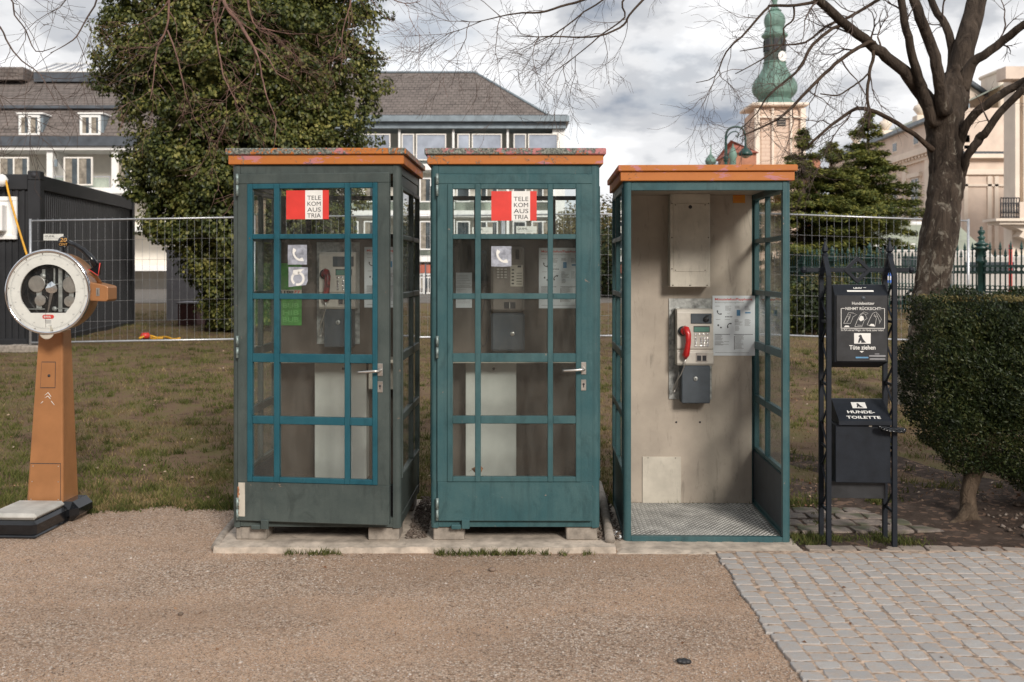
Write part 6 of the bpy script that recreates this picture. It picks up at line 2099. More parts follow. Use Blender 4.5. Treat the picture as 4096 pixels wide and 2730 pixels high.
    stuff(leafmesh('inner_foliage', C, np.tile([0, -1, .3], (len(C), 1)), .17, M['ivy'], t, r, aspect=.8, jitter=.7))
    print('ivy done')


ivy_tree()


# ================================================================== conifers
def conifer(ox, D, ztop, rad, label, seed, zbase=.45, lean=0.0, sc=1.35):
    t = thing('conifer', (ox, D, zbase), 0, label, 'conifer', 'layered conifers behind the wire fence')
    rs = random.Random(seed); r = np.random.default_rng(seed)
    Ht = ztop - zbase
    b = MB(); b.tube([(0, 0, -.1), (.03, 0, Ht * .5), (0, 0, Ht * .96)], [.22, .13, .02], 8); b.build('trunk', M['trunkdk'], t)
    C = []; Nn = []; Dr = []
    bb = MB(); z = .35
    while z < Ht * .985:
        f = z / Ht
        k = 9 if f < .8 else 5
        for i in range(k):
            a = rs.uniform(0, 6.28); L = rad * min(1, 1.9 * (1 - f)) ** 1.0 * (1 - f * .25) * rs.uniform(.5, 1.15) + .08
            rise = rs.uniform(-.05, .28) + (.5 if f > .85 else 0)
            pts = []
            for s in np.linspace(0, 1, 6):
                pts.append(Vector((math.cos(a) * L * s, math.sin(a) * L * s, z + rise * L * math.sin(s * 2.2) * .6 - .06 * L * s * s)))
            bb.tube(pts, [.035 * (1 - f) + .008, .025 * (1 - f) + .006, .014, .010, .007, .003], 4, False)
            nn = int(14 + L * 95)
            s = r.random(nn) ** .75
            wdt = .06 + .30 * L * .42 * np.sin(np.pi * np.clip(s, .05, 1) * .9) + .05
            off = r.uniform(-1, 1, nn) * wdt
            px = math.cos(a) * L * s - math.sin(a) * off; py = math.sin(a) * L * s + math.cos(a) * off
            pz = z + rise * L * np.sin(s * 2.2) * .6 - .06 * L * s * s + r.normal(size=nn) * .028 - np.abs(off) * .28
            C.append(np.stack([px, py, pz], 1)); Nn.append(np.tile([math.cos(a) * .25, math.sin(a) * .25, 1.0], (nn, 1)))
            Dr.append(np.tile([math.cos(a), math.sin(a), .12], (nn, 1)))
        z += (.17 + .24 * (1 - f) * rs.uniform(.6, 1.4)) * sc
    stuff(bb.build('boughs', M['trunkdk'], t))
    C = np.concatenate(C); Nn = np.concatenate(Nn); Dr = np.concatenate(Dr)
    idx = np.repeat(np.arange(len(C)), 3)
    C2 = C[idx] + r.normal(size=(len(idx), 3)) * .045
    stuff(leafmesh('needles', C2, Nn[idx], .17, M['conifer'], t, r, aspect=.30, jitter=.4, fold=.05, dirs=Dr[idx] + r.normal(size=(len(idx), 3)) * .45))


conifer(WX(1994, 37), 37, WZ(256, 37), 2.5, 'taller conifer with a pointed leader left of the lime trunk', 3)
conifer(WX(1910, 36), 36, WZ(330, 36), 3.2, 'broad middle conifer with golden green layered boughs', 4)
conifer(WX(1843, 35), 35, WZ(300, 35), 2.6, 'darker conifer rising beside the open booth', 5)


def bush(ox, D, z0, w_, h_, label, seed, mat='bush', leaf=.12, n=5200, name='bush', cat='bush', group=None):
    t = thing(name, (ox, D, z0), 0, label, cat, group)
    r = np.random.default_rng(seed); rs = random.Random(seed)
    b = MB()
    for i in range(5):
        a = rs.uniform(0, 6.28); b.tube([(0, 0, -.05), (math.cos(a) * w_ * .12, math.sin(a) * w_ * .12, h_ * .35), (math.cos(a) * w_ * .3, math.sin(a) * w_ * .3, h_ * .75)], [.05 * h_ / 2, .03 * h_ / 2, .008], 5)
    b.build('trunk', M['trunkdk'], t)
    v = r.normal(size=(n, 3)); v /= np.linalg.norm(v, axis=1)[:, None]
    q = r.uniform(.5, 1.05, n) * (1 + .35 * (vnoise(v[:, 0] * 2 + 4, v[:, 2] * 2 + v[:, 1] + 4, 2.0, seed) - .5))
    C = v * q[:, None] * [w_ / 2, w_ / 2.4, h_ / 2] + [0, 0, h_ * .52]
    C[:, 2] = np.maximum(C[:, 2], .04)
    stuff(leafmesh('foliage', C, v + [0, 0, .3], leaf, M[mat], t, r, jitter=.6, aspect=.6))
    return t


for i, (px, D, w_, h_, m_, s) in enumerate(((1830, 19.5, 1.0, .95, 'conifer', 21), (1868, 19.2, .9, 1.05, 'yew', 22), (1915, 20, 1.0, 1.0, 'conifer', 23), (1955, 21, 1.1, .95, 'yew', 24), (1890, 21.5, 1.2, 1.2, 'bush', 25), (1802, 20.5, 1.1, 1.1, 'yew', 26))):
    bush(WX(px, D), D, .45, w_, h_, ['low golden green bush just right of the open booth beyond the fence', 'dark low bush behind the wire fence below the conifers', 'rounded green bush left of the dog station beyond the fence', 'dark bush behind the dog station post beyond the fence', 'brownish bush at the back under the conifers', 'low dark bush seen through the open booth side glass'][i], s, m_, .075, 2600, 'bush', 'bush', 'bushes below the conifers')
bush(WX(1392, 44), 44, .4, 5.2, 4.2, 'bushy brown and green tree in the gap between middle and open booth', 31, 'bush', .17, 9000, 'leafy_tree', 'tree')
bush(WX(1330, 48), 48, .4, 3.6, 4.0, 'brown hedge-like tree right of the cream apartment block', 32, 'bush', .17, 6000, 'leafy_tree', 'tree')
bush(WX(1450, 42), 42, .4, 4, 3.4, 'dark green tree behind the open booth', 33, 'yew', .16, 6000, 'leafy_tree', 'tree')
# ================================================================== iron fence
def iron_fence():
    t = thing('iron_fence', (WX(2255, 24), 24, .5), 0, 'ornate dark green iron fence with spiked pickets in front of the palace', 'fence')
    org = Vector((WX(2255, 24), 24, .5))
    I = M['iron']
    line = [(2520, 21), (2255, 24), (2120, 26.5), (1998, 29), (1912, 31), (1841, 33), (1760, 35)]
    P = [Vector((WX(a, D), D, .5)) - org for a, D in line]
    def post(p, h_, s=1.0):
        b = MB(); b.M = Matrix.Translation(p)
        r = .085 * s
        b.lathe([(r * 1.6, 0), (r * 1.6, .15), (r, .2), (r, h_ * .60), (r * 1.5, h_ * .62), (r * 1.5, h_ * .635), (r * 1.15, h_ * .65), (r * 1.2, h_ * .73), (r * 1.9, h_ * .755), (r * 2.2, h_ * .77), (r * 1.2, h_ * .785), (r * 1.8, h_ * .80), (r * 2.0, h_ * .81), (r * .9, h_ * .83), (r * .7, h_ * .86), (r * 1.1, h_ * .88), (r * .4, h_ * .90), (r * .95, h_ * .93), (r * .9, h_ * .95), (r * .3, h_ * .965), (r * .5, h_ * .98), (.005, h_)], 12)
        b.build('fence_post', I, t)
    post(P[1], WZ(520, 24) - .5, 1.0); post(P[3], WZ(558, 29) - .5, .9); post(P[4], WZ(566, 31) - .5, .9); post(P[5], WZ(576, 33) - .5, .9)
    zr = [WZ(612, 24) - .5, WZ(627, 24) - .5, WZ(671, 24) - .5, .15]
    top = WZ(556, 24) - .5
    fall = lambda s: 1 - .10 * s
    tot = 0
    seg = [(P[i + 1] - P[i]).length for i in range(len(P) - 1)]; T_ = sum(seg)
    def at(d):
        i = 0
        while i < len(seg) - 1 and d > seg[i]: d -= seg[i]; i += 1
        return P[i].lerp(P[i + 1], min(1, d / seg[i]))
    for z in zr:
        b = MB(); b.tube([p + Vector((0, 0, z)) for p in P], .034, 4, True, 0, False); b.build('rail', I, t)
    d = .1; k = 0; scr = MB(); n = 0
    while d < T_:
        p = at(d); h_ = top - (.16 if k % 2 else 0)
        b = MB(); b.M = Matrix.Translation(p)
        b.lathe([(.019, .05), (.019, h_ - .28), (.026, h_ - .26), (.018, h_ - .24), (.018, h_ - .20), (.050, h_ - .175), (.024, h_ - .15), (.034, h_ - .12), (.018, h_ - .06), (.002, h_)], 5, 0, False)
        b.build('picket', I, t)
        # scroll band between the upper rails
        for zz, rr_ in ((zr[0] - (zr[0] - zr[1]) * .5, .055), (zr[2] + .10, .05)):
            pts = [p + Vector((rr_ * math.cos(a) + .06, .0, zz + rr_ * math.sin(a))) for a in np.linspace(0, 6.28, 9)]
            scr.tube(pts, .016, 4, False, 0, False)
        d += .155; k += 1
    stuff(scr.build('scroll_band', I, t))


iron_fence()


# ================================================================== buildings on the left
def house_part(b, name, mat, t): return b.build(name, mat, t)


def rect(b, px0, px1, py0, py1, D, off, th, c=0.0, mi=0, org=None):
    """a box whose front face is seen at the given pixels on the plane D - off"""
    x0, x1 = WX(px0, D) - org.x, WX(px1, D) - org.x; z0, z1 = WZ(py1, D) - org.z, WZ(py0, D) - org.z
    b.box(x0, x1, -off, -off + th, z0, z1, c, mi)


def window_unit(t, org, D, px0, px1, py0, py1, off, splits=1, frame=3, glass='winglass', fm='white', cur=False):
    b = MB(); f = frame
    xs = [px0 + (px1 - px0) * s for s in ([0, 1] if splits == 1 else [0, splits, 1] if isinstance(splits, float) else [0, .5, 1])]
    rect(b, px0, px1, py0, py0 + f, D, off + .10, .12, 0, 0, org); rect(b, px0, px1, py1 - f, py1, D, off + .10, .12, 0, 0, org)
    for i, x in enumerate(xs):
        a, c = (x, x + f) if i == 0 else (x - f, x) if i == len(xs) - 1 else (x - f / 2, x + f / 2)
        rect(b, a, c, py0 + f, py1 - f, D, off + .099, .12, 0, 0, org)
    w_ = b.build('window', M[fm], t)
    for i in range(len(xs) - 1):
        b = MB(); rect(b, xs[i] + f * .5, xs[i + 1] - f * .5, py0 + f * .5, py1 - f * .5, D, off + .03, .02, 0, 0, org); b.build('pane', M[glass], w_)
        if cur:
            b = MB(); rect(b, xs[i] + f * .5, xs[i] + (xs[i + 1] - xs[i]) * .55, py0 + f, py1 - f, D, off + .045, .012, 0, 0, org); b.build('curtain', M['curtain'], w_)
    return w_


def hotel_left():
    D = 60.0; org = Vector((WX(100, D), D, .4))
    t = thing('mansard_building', org, 0, 'cream building with grey mansard roof and two white dormers at the far left', 'building')
    XL, XR = -260, 520
    # main body behind the balconies
    b = MB(); rect(b, XL, XR, 345, 720, D, -2.2, 9.0, 0, 0, org); b.build('wall', M['render_o'], t)
    # slabs and pillars
    b = MB(); rect(b, XL, XR, 338, 346, D, .25, 2.4, 0, 0, org); b.build('balcony_ceiling', M['white'], t)
    for py in (432, 520, 610):
        b = MB(); rect(b, XL, XR, py, py + 13, D, .12, 2.3, 0, 0, org); b.build('floor_slab', M['white'], t)
    for px in (-180, -36, 107, 256, 400):
        b = MB(); rect(b, px, px + 14, 346.5, 700, D, .0, 2.2, 0, 0, org); b.build('partition', M['white'], t)
    b = MB(); rect(b, XL, XR, 316, 337.5, D, .45, 2.6, 0, 0, org); b.build('gutter_band', M['darkzinc'], t)
    # mansard slope
    zf, zt = WZ(315, D) - org.z, WZ(243, D) - org.z
    b = MB(); x0, x1 = WX(XL, D) - org.x, WX(XR, D) - org.x
    b.add([(x0, -.3, zf), (x1, -.3, zf), (x1, 1.3, zt), (x0, 1.3, zt), (x0, 8, zf), (x1, 8, zf), (x1, 8, zt), (x0, 8, zt)], [(0, 1, 2, 3), (4, 5, 6, 7), (0, 3, 7, 4), (1, 2, 6, 5)]); b.build('mansard_roof', M['slate'], t)
    b = MB(); b.box(x0, x1, 1.0, 1.6, zt, zt + (WZ(236, D) - WZ(243, D)), 0); b.build('flashing', M['darkzinc'], t)
    # upper roof: shallow slope going back
    z2 = zt + (WZ(236, D) - WZ(243, D)); 
    def zat(py, yb): return WZ(py, D + yb) - org.z
    b = MB(); b.add([(x0, 1.3, z2), (x1, 1.3, z2), (x1, 6.0, zat(182, 6)), (x0, 6.0, zat(182, 6)), (x0, 12, z2), (x1, 12, z2)], [(0, 1, 2, 3), (3, 2, 5, 4), (0, 3, 4), (1, 5, 2)]); b.build('upper_roof', M['slate'], t)
    xr1 = WX(60, D + 5) - org.x
    b = MB(); b.box(x0, xr1, 4.6, 8, zat(182, 6) - .3, zat(157, 5), 0); b.build('roof_block', M['slate'], t)
    xa, xb = WX(92, D + 5) - org.x, WX(330, D + 5) - org.x
    b = MB(); b.box(xa - .4, xb, 5.0, 9, zat(182, 5.2) - .2, zat(166, 5), 0); b.build('skylight_base', M['darkzinc'], t)
    za, zb = zat(165, 5), zat(136, 6)
    b = MB(); b.add([(xa - .5, 5.0, za), (xb, 5.0, za), (xb, 7.5, zb), (xa, 7.5, zb)], [(0, 1, 2, 3)]); sk = b.build('skylight_glass', M['blueglass'], t)
    b = MB()
    for i in range(12):
        u = xa - .5 + (xb - xa + .5) * i / 11; v = xa + (xb - xa) * i / 11
        b.tube([(u, 4.97, za + .03), (v, 7.47, zb + .03)], .05, 4)
    b.tube([(xa - .5, 5, za), (xb, 5, za)], .06, 4); b.tube([(xa, 7.5, zb), (xb, 7.5, zb)], .06, 4); b.build('skylight_bars', M['white'], sk)
    # dormers
    for px0, px1 in ((44, 101), (184, 240)):
        b = MB(); rect(b, px0, px1, 264, 314, D, .1, 1.8, 0, 0, org); dm = b.build('dormer', M['zinc'], t)
        b = MB(); rect(b, px0 - 2, px1 + 3, 260.5, 263.9, D, .28, 2.0, 0, 0, org); b.build('dormer_roof', M['white'], dm)
        window_unit(dm, org, D, px0 + 3, px1 - 6, 266, 313, .12, 2, 5.2, 'winglass', 'white', True)
    # balcony doors and glass rails
    for px0, px1, py1, sp in ((37, 103, 435, 2), (181, 245, 433, 2), (-110, -50, 433, 2), (300, 360, 433, 2)):
        window_unit(t, org, D + 2.0, (px0 - 1176.5) * 1.0 + 1176.5, px1, 370, py1, -.0, sp, 3, 'winglass', 'render_w', True)
    for px0 in (-30, 123, 272):
        b = MB(); rect(b, px0, px0 + 130, 405, 407.5, D, .0, .06, 0, 0, org)
        for q in (0, 43, 86, 128): rect(b, px0 + q, px0 + q + 2, 407.5, 432, D, .0, .05, 0, 0, org)
        rl = b.build('balcony_rail', M['galv'], t)
        b = MB(); rect(b, px0 + 2, px0 + 127, 409, 431, D, .0, .03, 0, 0, org); b.build('pane', M['glass_far'], rl)
    b = MB(); rect(b, 160, 166, 375, 391, D + 2.0, .08, .1, 0, 0, org); b.build('wall_lamp', M['zinc'], t)


M['glass_far'] = glass_mat('balcony_glass', (.80, .88, .86), .10)
hotel_left()


def hotel_right():
    D = 62.0; org = Vector((WX(1050, D), D, .4))
    t = thing('hip_roof_building', org, 0, 'cream apartment block with brown hipped roof and balconies behind the middle booth', 'building')
    XL, XR = 560, 1298
    b = MB(); rect(b, XL, XR - 10, 297, 720, D, -2.0, 10, 0, 0, org); b.build('wall', M['render_o'], t)
    b = MB(); rect(b, XL, 1300, 283.5, 297, D, .35, 2.6, 0, 0, org); b.build('soffit', M['zinc'], t)
    b = MB(); rect(b, XL, 1307, 270, 283, D, .75, 3.2, 0, 0, org); b.build('gutter', M['zinc'], t)
    b = MB(); rect(b, XL, 1303, 268, 270, D, .72, 3.1, 0, 0, org); b.build('eave_edge', M['darkzinc'], t)
    x0 = WX(XL, D) - org.x; x1 = WX(1264, D) - org.x; ze = WZ(270, D) - org.z
    yr = 6.5; zr = WZ(168, D + yr) - org.z; xr = WX(1092, D + yr) - org.x; xl = WX(600, D + yr) - org.x
    b = MB(); b.add([(x0, -.3, ze), (x1, -.3, ze), (xr, yr, zr), (xl, yr, zr), (x1, 13, ze), (x0, 13, ze)], [(0, 1, 2, 3), (1, 4, 2), (4, 5, 3, 2), (5, 0, 3), (0, 5, 4, 1)]); rf = b.build('hip_roof', M['slate'], t)
    b = MB(); b.tube([(xl, yr, zr + .03), (xr, yr, zr + .03), (x1, -.3, ze + .05)], .09, 5); b.build('ridge_cap', M['zinc'], rf)
    # side wall with the end pillar
    b = MB(); rect(b, 1270, XR, 297.5, 700, D, .0, 2.2, 0, 0, org); b.build('end_pillar', M['white'], t)
    cols = [668, 793, 917, 1041, 1166]
    for px in cols:
        b = MB(); rect(b, px - 1.8, px + 3.2, 297.5, 372, D, .0, .16, 0, 0, org); b.build('column', M['white'], t)
        b = MB(); rect(b, px - 2, px + 4, 405, 480, D, .0, .16, 0, 0, org); b.build('column', M['white'], t)
        b = MB(); rect(b, px - 2, px + 4, 505, 580, D, .0, .16, 0, 0, org); b.build('column', M['white'], t)
    for py0, py1 in ((377, 391), (484, 499), (588, 602)):
        b = MB(); rect(b, XL, XR - 28, py0, py1, D, .05, 2.2, 0, 0, org); b.build('floor_slab', M['white'], t)
        b = MB(); rect(b, XL, XR - 28, py0 - 22, py0 - 20, D, .0, .06, 0, 0, org); rl = b.build('balcony_rail', M['galv'], t)
        b = MB(); rect(b, XL, XR - 28, py0 - 19.5, py0 - .5, D, .0, .03, 0, 0, org); b.build('pane', M['glass_far'], rl)
    b = MB(); rect(b, XL, XR - 28, 609, 628, D, .1, 1.2, 0, 0, org); b.build('orange_awning', M['redroof'], t)
    D2 = D + 2.0
    for px in (545, 668, 793, 917, 1041, 1166):
        w_ = 124 if px < 1166 else 118
        for (y0, y1, gl) in ((318, 377, 'blueglass' if px > 1000 else 'blueglass'), (416, 470, 'winglass'), (512, 576, 'winglass'), (636, 700, 'winglass')):
            dx = (px - 1176.5) * 0
            a = 12
            if y0 == 318:
                window_unit(t, org, D2, px + a + 2, px + a + 30, y0, y1, 0.0, 1, 2.4, gl, 'render_w')
                window_unit(t, org, D2, px + a + 34, px + a + 101, y0, y1, 0.0, 1, 2.4, gl, 'render_w')
            else:
                window_unit(t, org, D2, px + a, px + a + 30, y0, y1, 0.0, 1, 2.6, gl, 'white')
                window_unit(t, org, D2, px + a + 42, px + a + 92, y0, y1, 0.0, 2, 2.6, gl, 'white', True)


hotel_right()
# white railing before the block, with dark posts
def railing():
    D = 48; org = Vector((WX(975, D), D, .45))
    t = thing('white_railing', org, 0, 'white slatted railing at the foot of the cream apartment block', 'railing')
    for x in (-3.2, -1.6, 0.0, 1.6):
        b = MB(); b.box(x - .04, x + .04, -.04, .04, 0, 1.05); b.build('railing_post', M['white'], t)
    for z in (.12, 1.0):
        b = MB(); b.box(-3.2, 1.6, -.03, .03, z - .03, z + .03); b.build('rail', M['white'], t)
    b = MB()
    for i in range(40): b.box(-3.15 + i * .118, -3.11 + i * .118, -.015, .015, .15, .97)
    b.build('slats', M['white'], t)
    b = MB(); b.tube([(.10, -.5, 0), (.10, -.5, 1.5)], .04, 6); tag(b.build('dark_pole', M['darkzinc'], None, org), 'thin dark pole in front of the white railing', 'pole')
railing()


# ================================================================== church tower
def tower():
    D = 130.0; cx = WX(1789, D); org = Vector((cx, D, 0))
    t = thing('church_tower', org, 0, 'pale brick church tower with a green copper onion dome', 'church tower')
    br, t_, b__, o_ = newmat('tower_brick')
    bk = N(t_, 'ShaderNodeTexBrick'); mp_ = N(t_, 'ShaderNodeMapping'); mp_.inputs['Rotation'].default_value = (R(90), 0, 0)
    t_.links.new(worldpos(t_), mp_.inputs[0]); t_.links.new(mp_.outputs[0], bk.inputs['Vector'])
    bk.inputs['Color1'].default_value = (.66, .52, .42, 1); bk.inputs['Color2'].default_value = (.61, .475, .385, 1); bk.inputs['Mortar'].default_value = (.55, .40, .31, 1)
    bk.inputs['Scale'].default_value = 1; bk.inputs['Brick Width'].default_value = 1.4; bk.inputs['Row Height'].default_value = .5; bk.inputs['Mortar Size'].default_value = .06
    t_.links.new(bk.outputs[0], b__.inputs[0]); setb(b__, .9)
    hw = (WX(1850, D) - WX(1733.5, D)) / 2; cx2 = (WX(1850, D) + WX(1733.5, D)) / 2 - cx
    zt = WZ(243, D)
    b = MB(); b.box(cx2 - hw, cx2 + hw, 0, hw * 2, 0, zt, .9); b.build('shaft', br, t)
    for (px0, px1) in ((1734, 1745), (1838, 1850), (1772, 1777), (1814, 1819)):
        b = MB(); b.box(WX(px0, D) - cx, WX(px1, D) - cx, -.35, .3, 0, zt - .4, .05); b.build('pilaster', M['palace_lt'], t)
    b = MB(); b.box(cx2 - hw - .4, cx2 + hw + .4, -.5, hw * 2 + .4, zt - .05, zt + .35, .1); b.box(cx2 - hw - .15, cx2 + hw + .15, -.4, .2, zt - 1.6, zt - 1.4); b.build('cornice', M['palace_lt'], t)
    for (px0, px1, y0, y1) in ((1785, 1805.5, 265, 290),):
        b = MB(); rect(b, px0, px1, y0, y1, D, .1, .3, 0, 0, org); lw = b.build('louvre_opening', M['ink'], t)
        for k in range(4):
            b = MB(); rect(b, px0 + 1, px1 - 1, y0 + 3 + k * 6, y0 + 5 + k * 6, D, .22, .1, 0, 0, org); b.build('louvre', M['block'], lw)
    S_ = .01415
    prof = [(930, 1.6 * 155), (870, 158), (858, 150), (840, 165), (810, 195), (780, 208), (745, 211), (715, 205), (680, 188), (640, 158), (600, 130), (560, 110), (530, 104), (520, 112), (512, 104)]
    def crop(y): return WZ(y / 3.9, D)
    b = MB(); b.M = Matrix.Translation((WX(1780, D + 3.2) - cx, hw, 0)); b.lathe([(r * S_ * .97, crop(y)) for y, r in prof], 12, 0, False, R(15)); b.build('onion_dome', M['coppergreen'], t)
    b = MB(); b.M = Matrix.Translation((WX(1780, D + 3.2) - cx, hw, 0)); b.lathe([(r * S_ * .97, crop(y)) for y, r in [(511, 100), (440, 98), (435, 106), (428, 98), (300, 98)]], 12, 0, False, R(15)); ln = b.build('lantern', M['copperdark'], t)
    for k in range(8):
        a = R(15 + 45 * k + 22.5)
        b = MB(); b.M = Matrix.Translation((WX(1780, D + 3.2) - cx + math.cos(a) * 1.32, hw + math.sin(a) * 1.32, crop(420))) @ Matrix.Rotation(a + math.pi / 2, 4, 'Z'); b.box(-.28, .28, -.12, .12, 0, crop(315) - crop(420), .05); b.build('lantern_opening', M['ink'], ln)
    b = MB(); b.M = Matrix.Translation((WX(1780, D + 3.2) - cx, hw, 0)); b.lathe([(r * S_ * .97, crop(y)) for y, r in [(299, 100), (280, 122), (262, 124), (250, 100), (225, 95), (200, 84), (180, 92), (150, 99), (115, 98), (85, 88), (62, 70), (50, 56), (42, 66), (34, 50), (10, 30), (-30, 22), (-60, 30), (-75, 22), (-140, 8), (-240, 3)]], 12, 0, False, R(15)); b.build('upper_dome', M['coppergreen'], t)
    a = R(-62)
    b = MB(); b.M = Matrix.Translation((WX(1780, D + 3.2) - cx, hw, crop(478))) @ Matrix.Rotation(a + R(90), 4, 'Z') @ Matrix.Translation((0, -1.40, 0)) @ RX90; b.lathe([(.68, 0), (.68, .06), (.6, .07)], 20, 0)
    b.box(-.03, .03, 0, .36, .08, .1, 0, 1); b.box(-.26, 0, -.03, .03, .08, .1, 0, 1); b.build('clock_face', [M['white'], M['ink']], ln)


tower()


def small_church():
    D = 115.0; org = Vector((WX(1690, D), D, 0))
    t = thing('red_roof_church', org, 0, 'low brick church with red roofs and small green cupola beside the tower', 'church')
    M['redbrick'] = plain('red_brick', (.42, .19, .12), .9, var=.2, scale=.8, world=True)
    b = MB(); rect(b, 1683, 1738, 352, 700, D, 0, 8, .0, 0, org); rect(b, 1862, 1885, 365, 700, D, 0, 3, .0, 0, org); b.build('wall', M['redbrick'], t)
    b = MB()
    x0, x1 = WX(1678, D) - org.x, WX(1742, D) - org.x; z0 = WZ(352, D); 
    b.add([(x0, -.5, z0), (x1, -.5, z0), (x1 - 2, 5, WZ(322, D + 5)), (x0 + 1.5, 5, WZ(330, D + 5)), (x0, 9, z0), (x1, 9, z0)], [(0, 1, 2, 3), (3, 2, 5, 4), (0, 3, 4), (1, 5, 2)]); b.build('roof', M['redroof'], t)
    S_ = D / 2353
    b = MB(); b.M = Matrix.Translation((WX(1645, D) - org.x, 3, 0)); b.lathe([(S_ * r, WZ(y, D)) for y, r in [(700, 12), (378, 12), (374, 7), (371, 12), (364, 13.5), (358, 11), (352, 6), (348, 2.5), (340, 1.5), (325, .5)]], 12); b.build('cupola', M['coppergreen'], t)
    b = MB(); b.M = Matrix.Translation((WX(1671, D) - org.x, -3, 0)); b.lathe([(S_ * r, WZ(y, D)) for y, r in [(700, 7), (372, 7), (366, 9.5), (358, 8), (350, 5), (344, 2), (338, 1)]], 12); b.build('green_turret', M['coppergreen'], t)


small_church()


# ================================================================== street lamp
def lamp():
    D = 32.0; org = Vector((WX(1668, D), D, .5)); k = D / 2353
    t = thing('street_lamp', org, 0, 'dark curved street lamp with a hanging bell shade rising over the open booth', 'street lamp')
    def p(px, py): return Vector((WX(px, D) - org.x, 0, WZ(py, D) - org.z))
    b = MB(); b.tube([(0, 0, 0), p(1668, 330)], [.10, .045], 10); b.lathe([(.16, 0), (.16, .3), (.1, .5), (.1, .55)], 10); b.M = Matrix.Translation(p(1668, 372)); b.lathe([(.05, 0), (.09, .03), (.06, .07), (.10, .12), (.05, .2)], 10); b.build('lamp_post', M['iron'], t)
    b = MB()
    for pts, r in (([(1668, 332), (1668, 312), (1674, 298), (1688, 292), (1702, 294), (1710, 303), (1713, 318), (1713, 338)], .035), ([(1668, 340), (1670, 318), (1680, 305), (1692, 303), (1698, 309), (1694, 315), (1690, 311)], .02), ([(1702, 296), (1708, 290), (1714, 294)], .02)):
        q = [p(a, c) for a, c in pts]; P, Q = refine(q, [r] * len(q), random.Random(1), 0, 3); b.tube(P, Q, 6)
    b.build('curved_arm', M['iron'], t)
    b = MB(); b.M = Matrix.Translation((p(1713, 357).x, 0, 0)); z = lambda y: WZ(y, D) - org.z
    b.lathe([(15 * k, z(358)), (16.5 * k, z(355)), (14 * k, z(349)), (9 * k, z(344)), (4.5 * k, z(340)), (2 * k, z(334))], 16); b.build('lamp_shade', M['iron'], t)
    b = MB(); b.M = Matrix.Translation((p(1713, 357).x, 0, 0)); b.lathe([(3 * k, z(364)), (9 * k, z(361)), (11 * k, z(358.2))], 14); b.build('lamp_glass', M['cream'], t)


lamp()


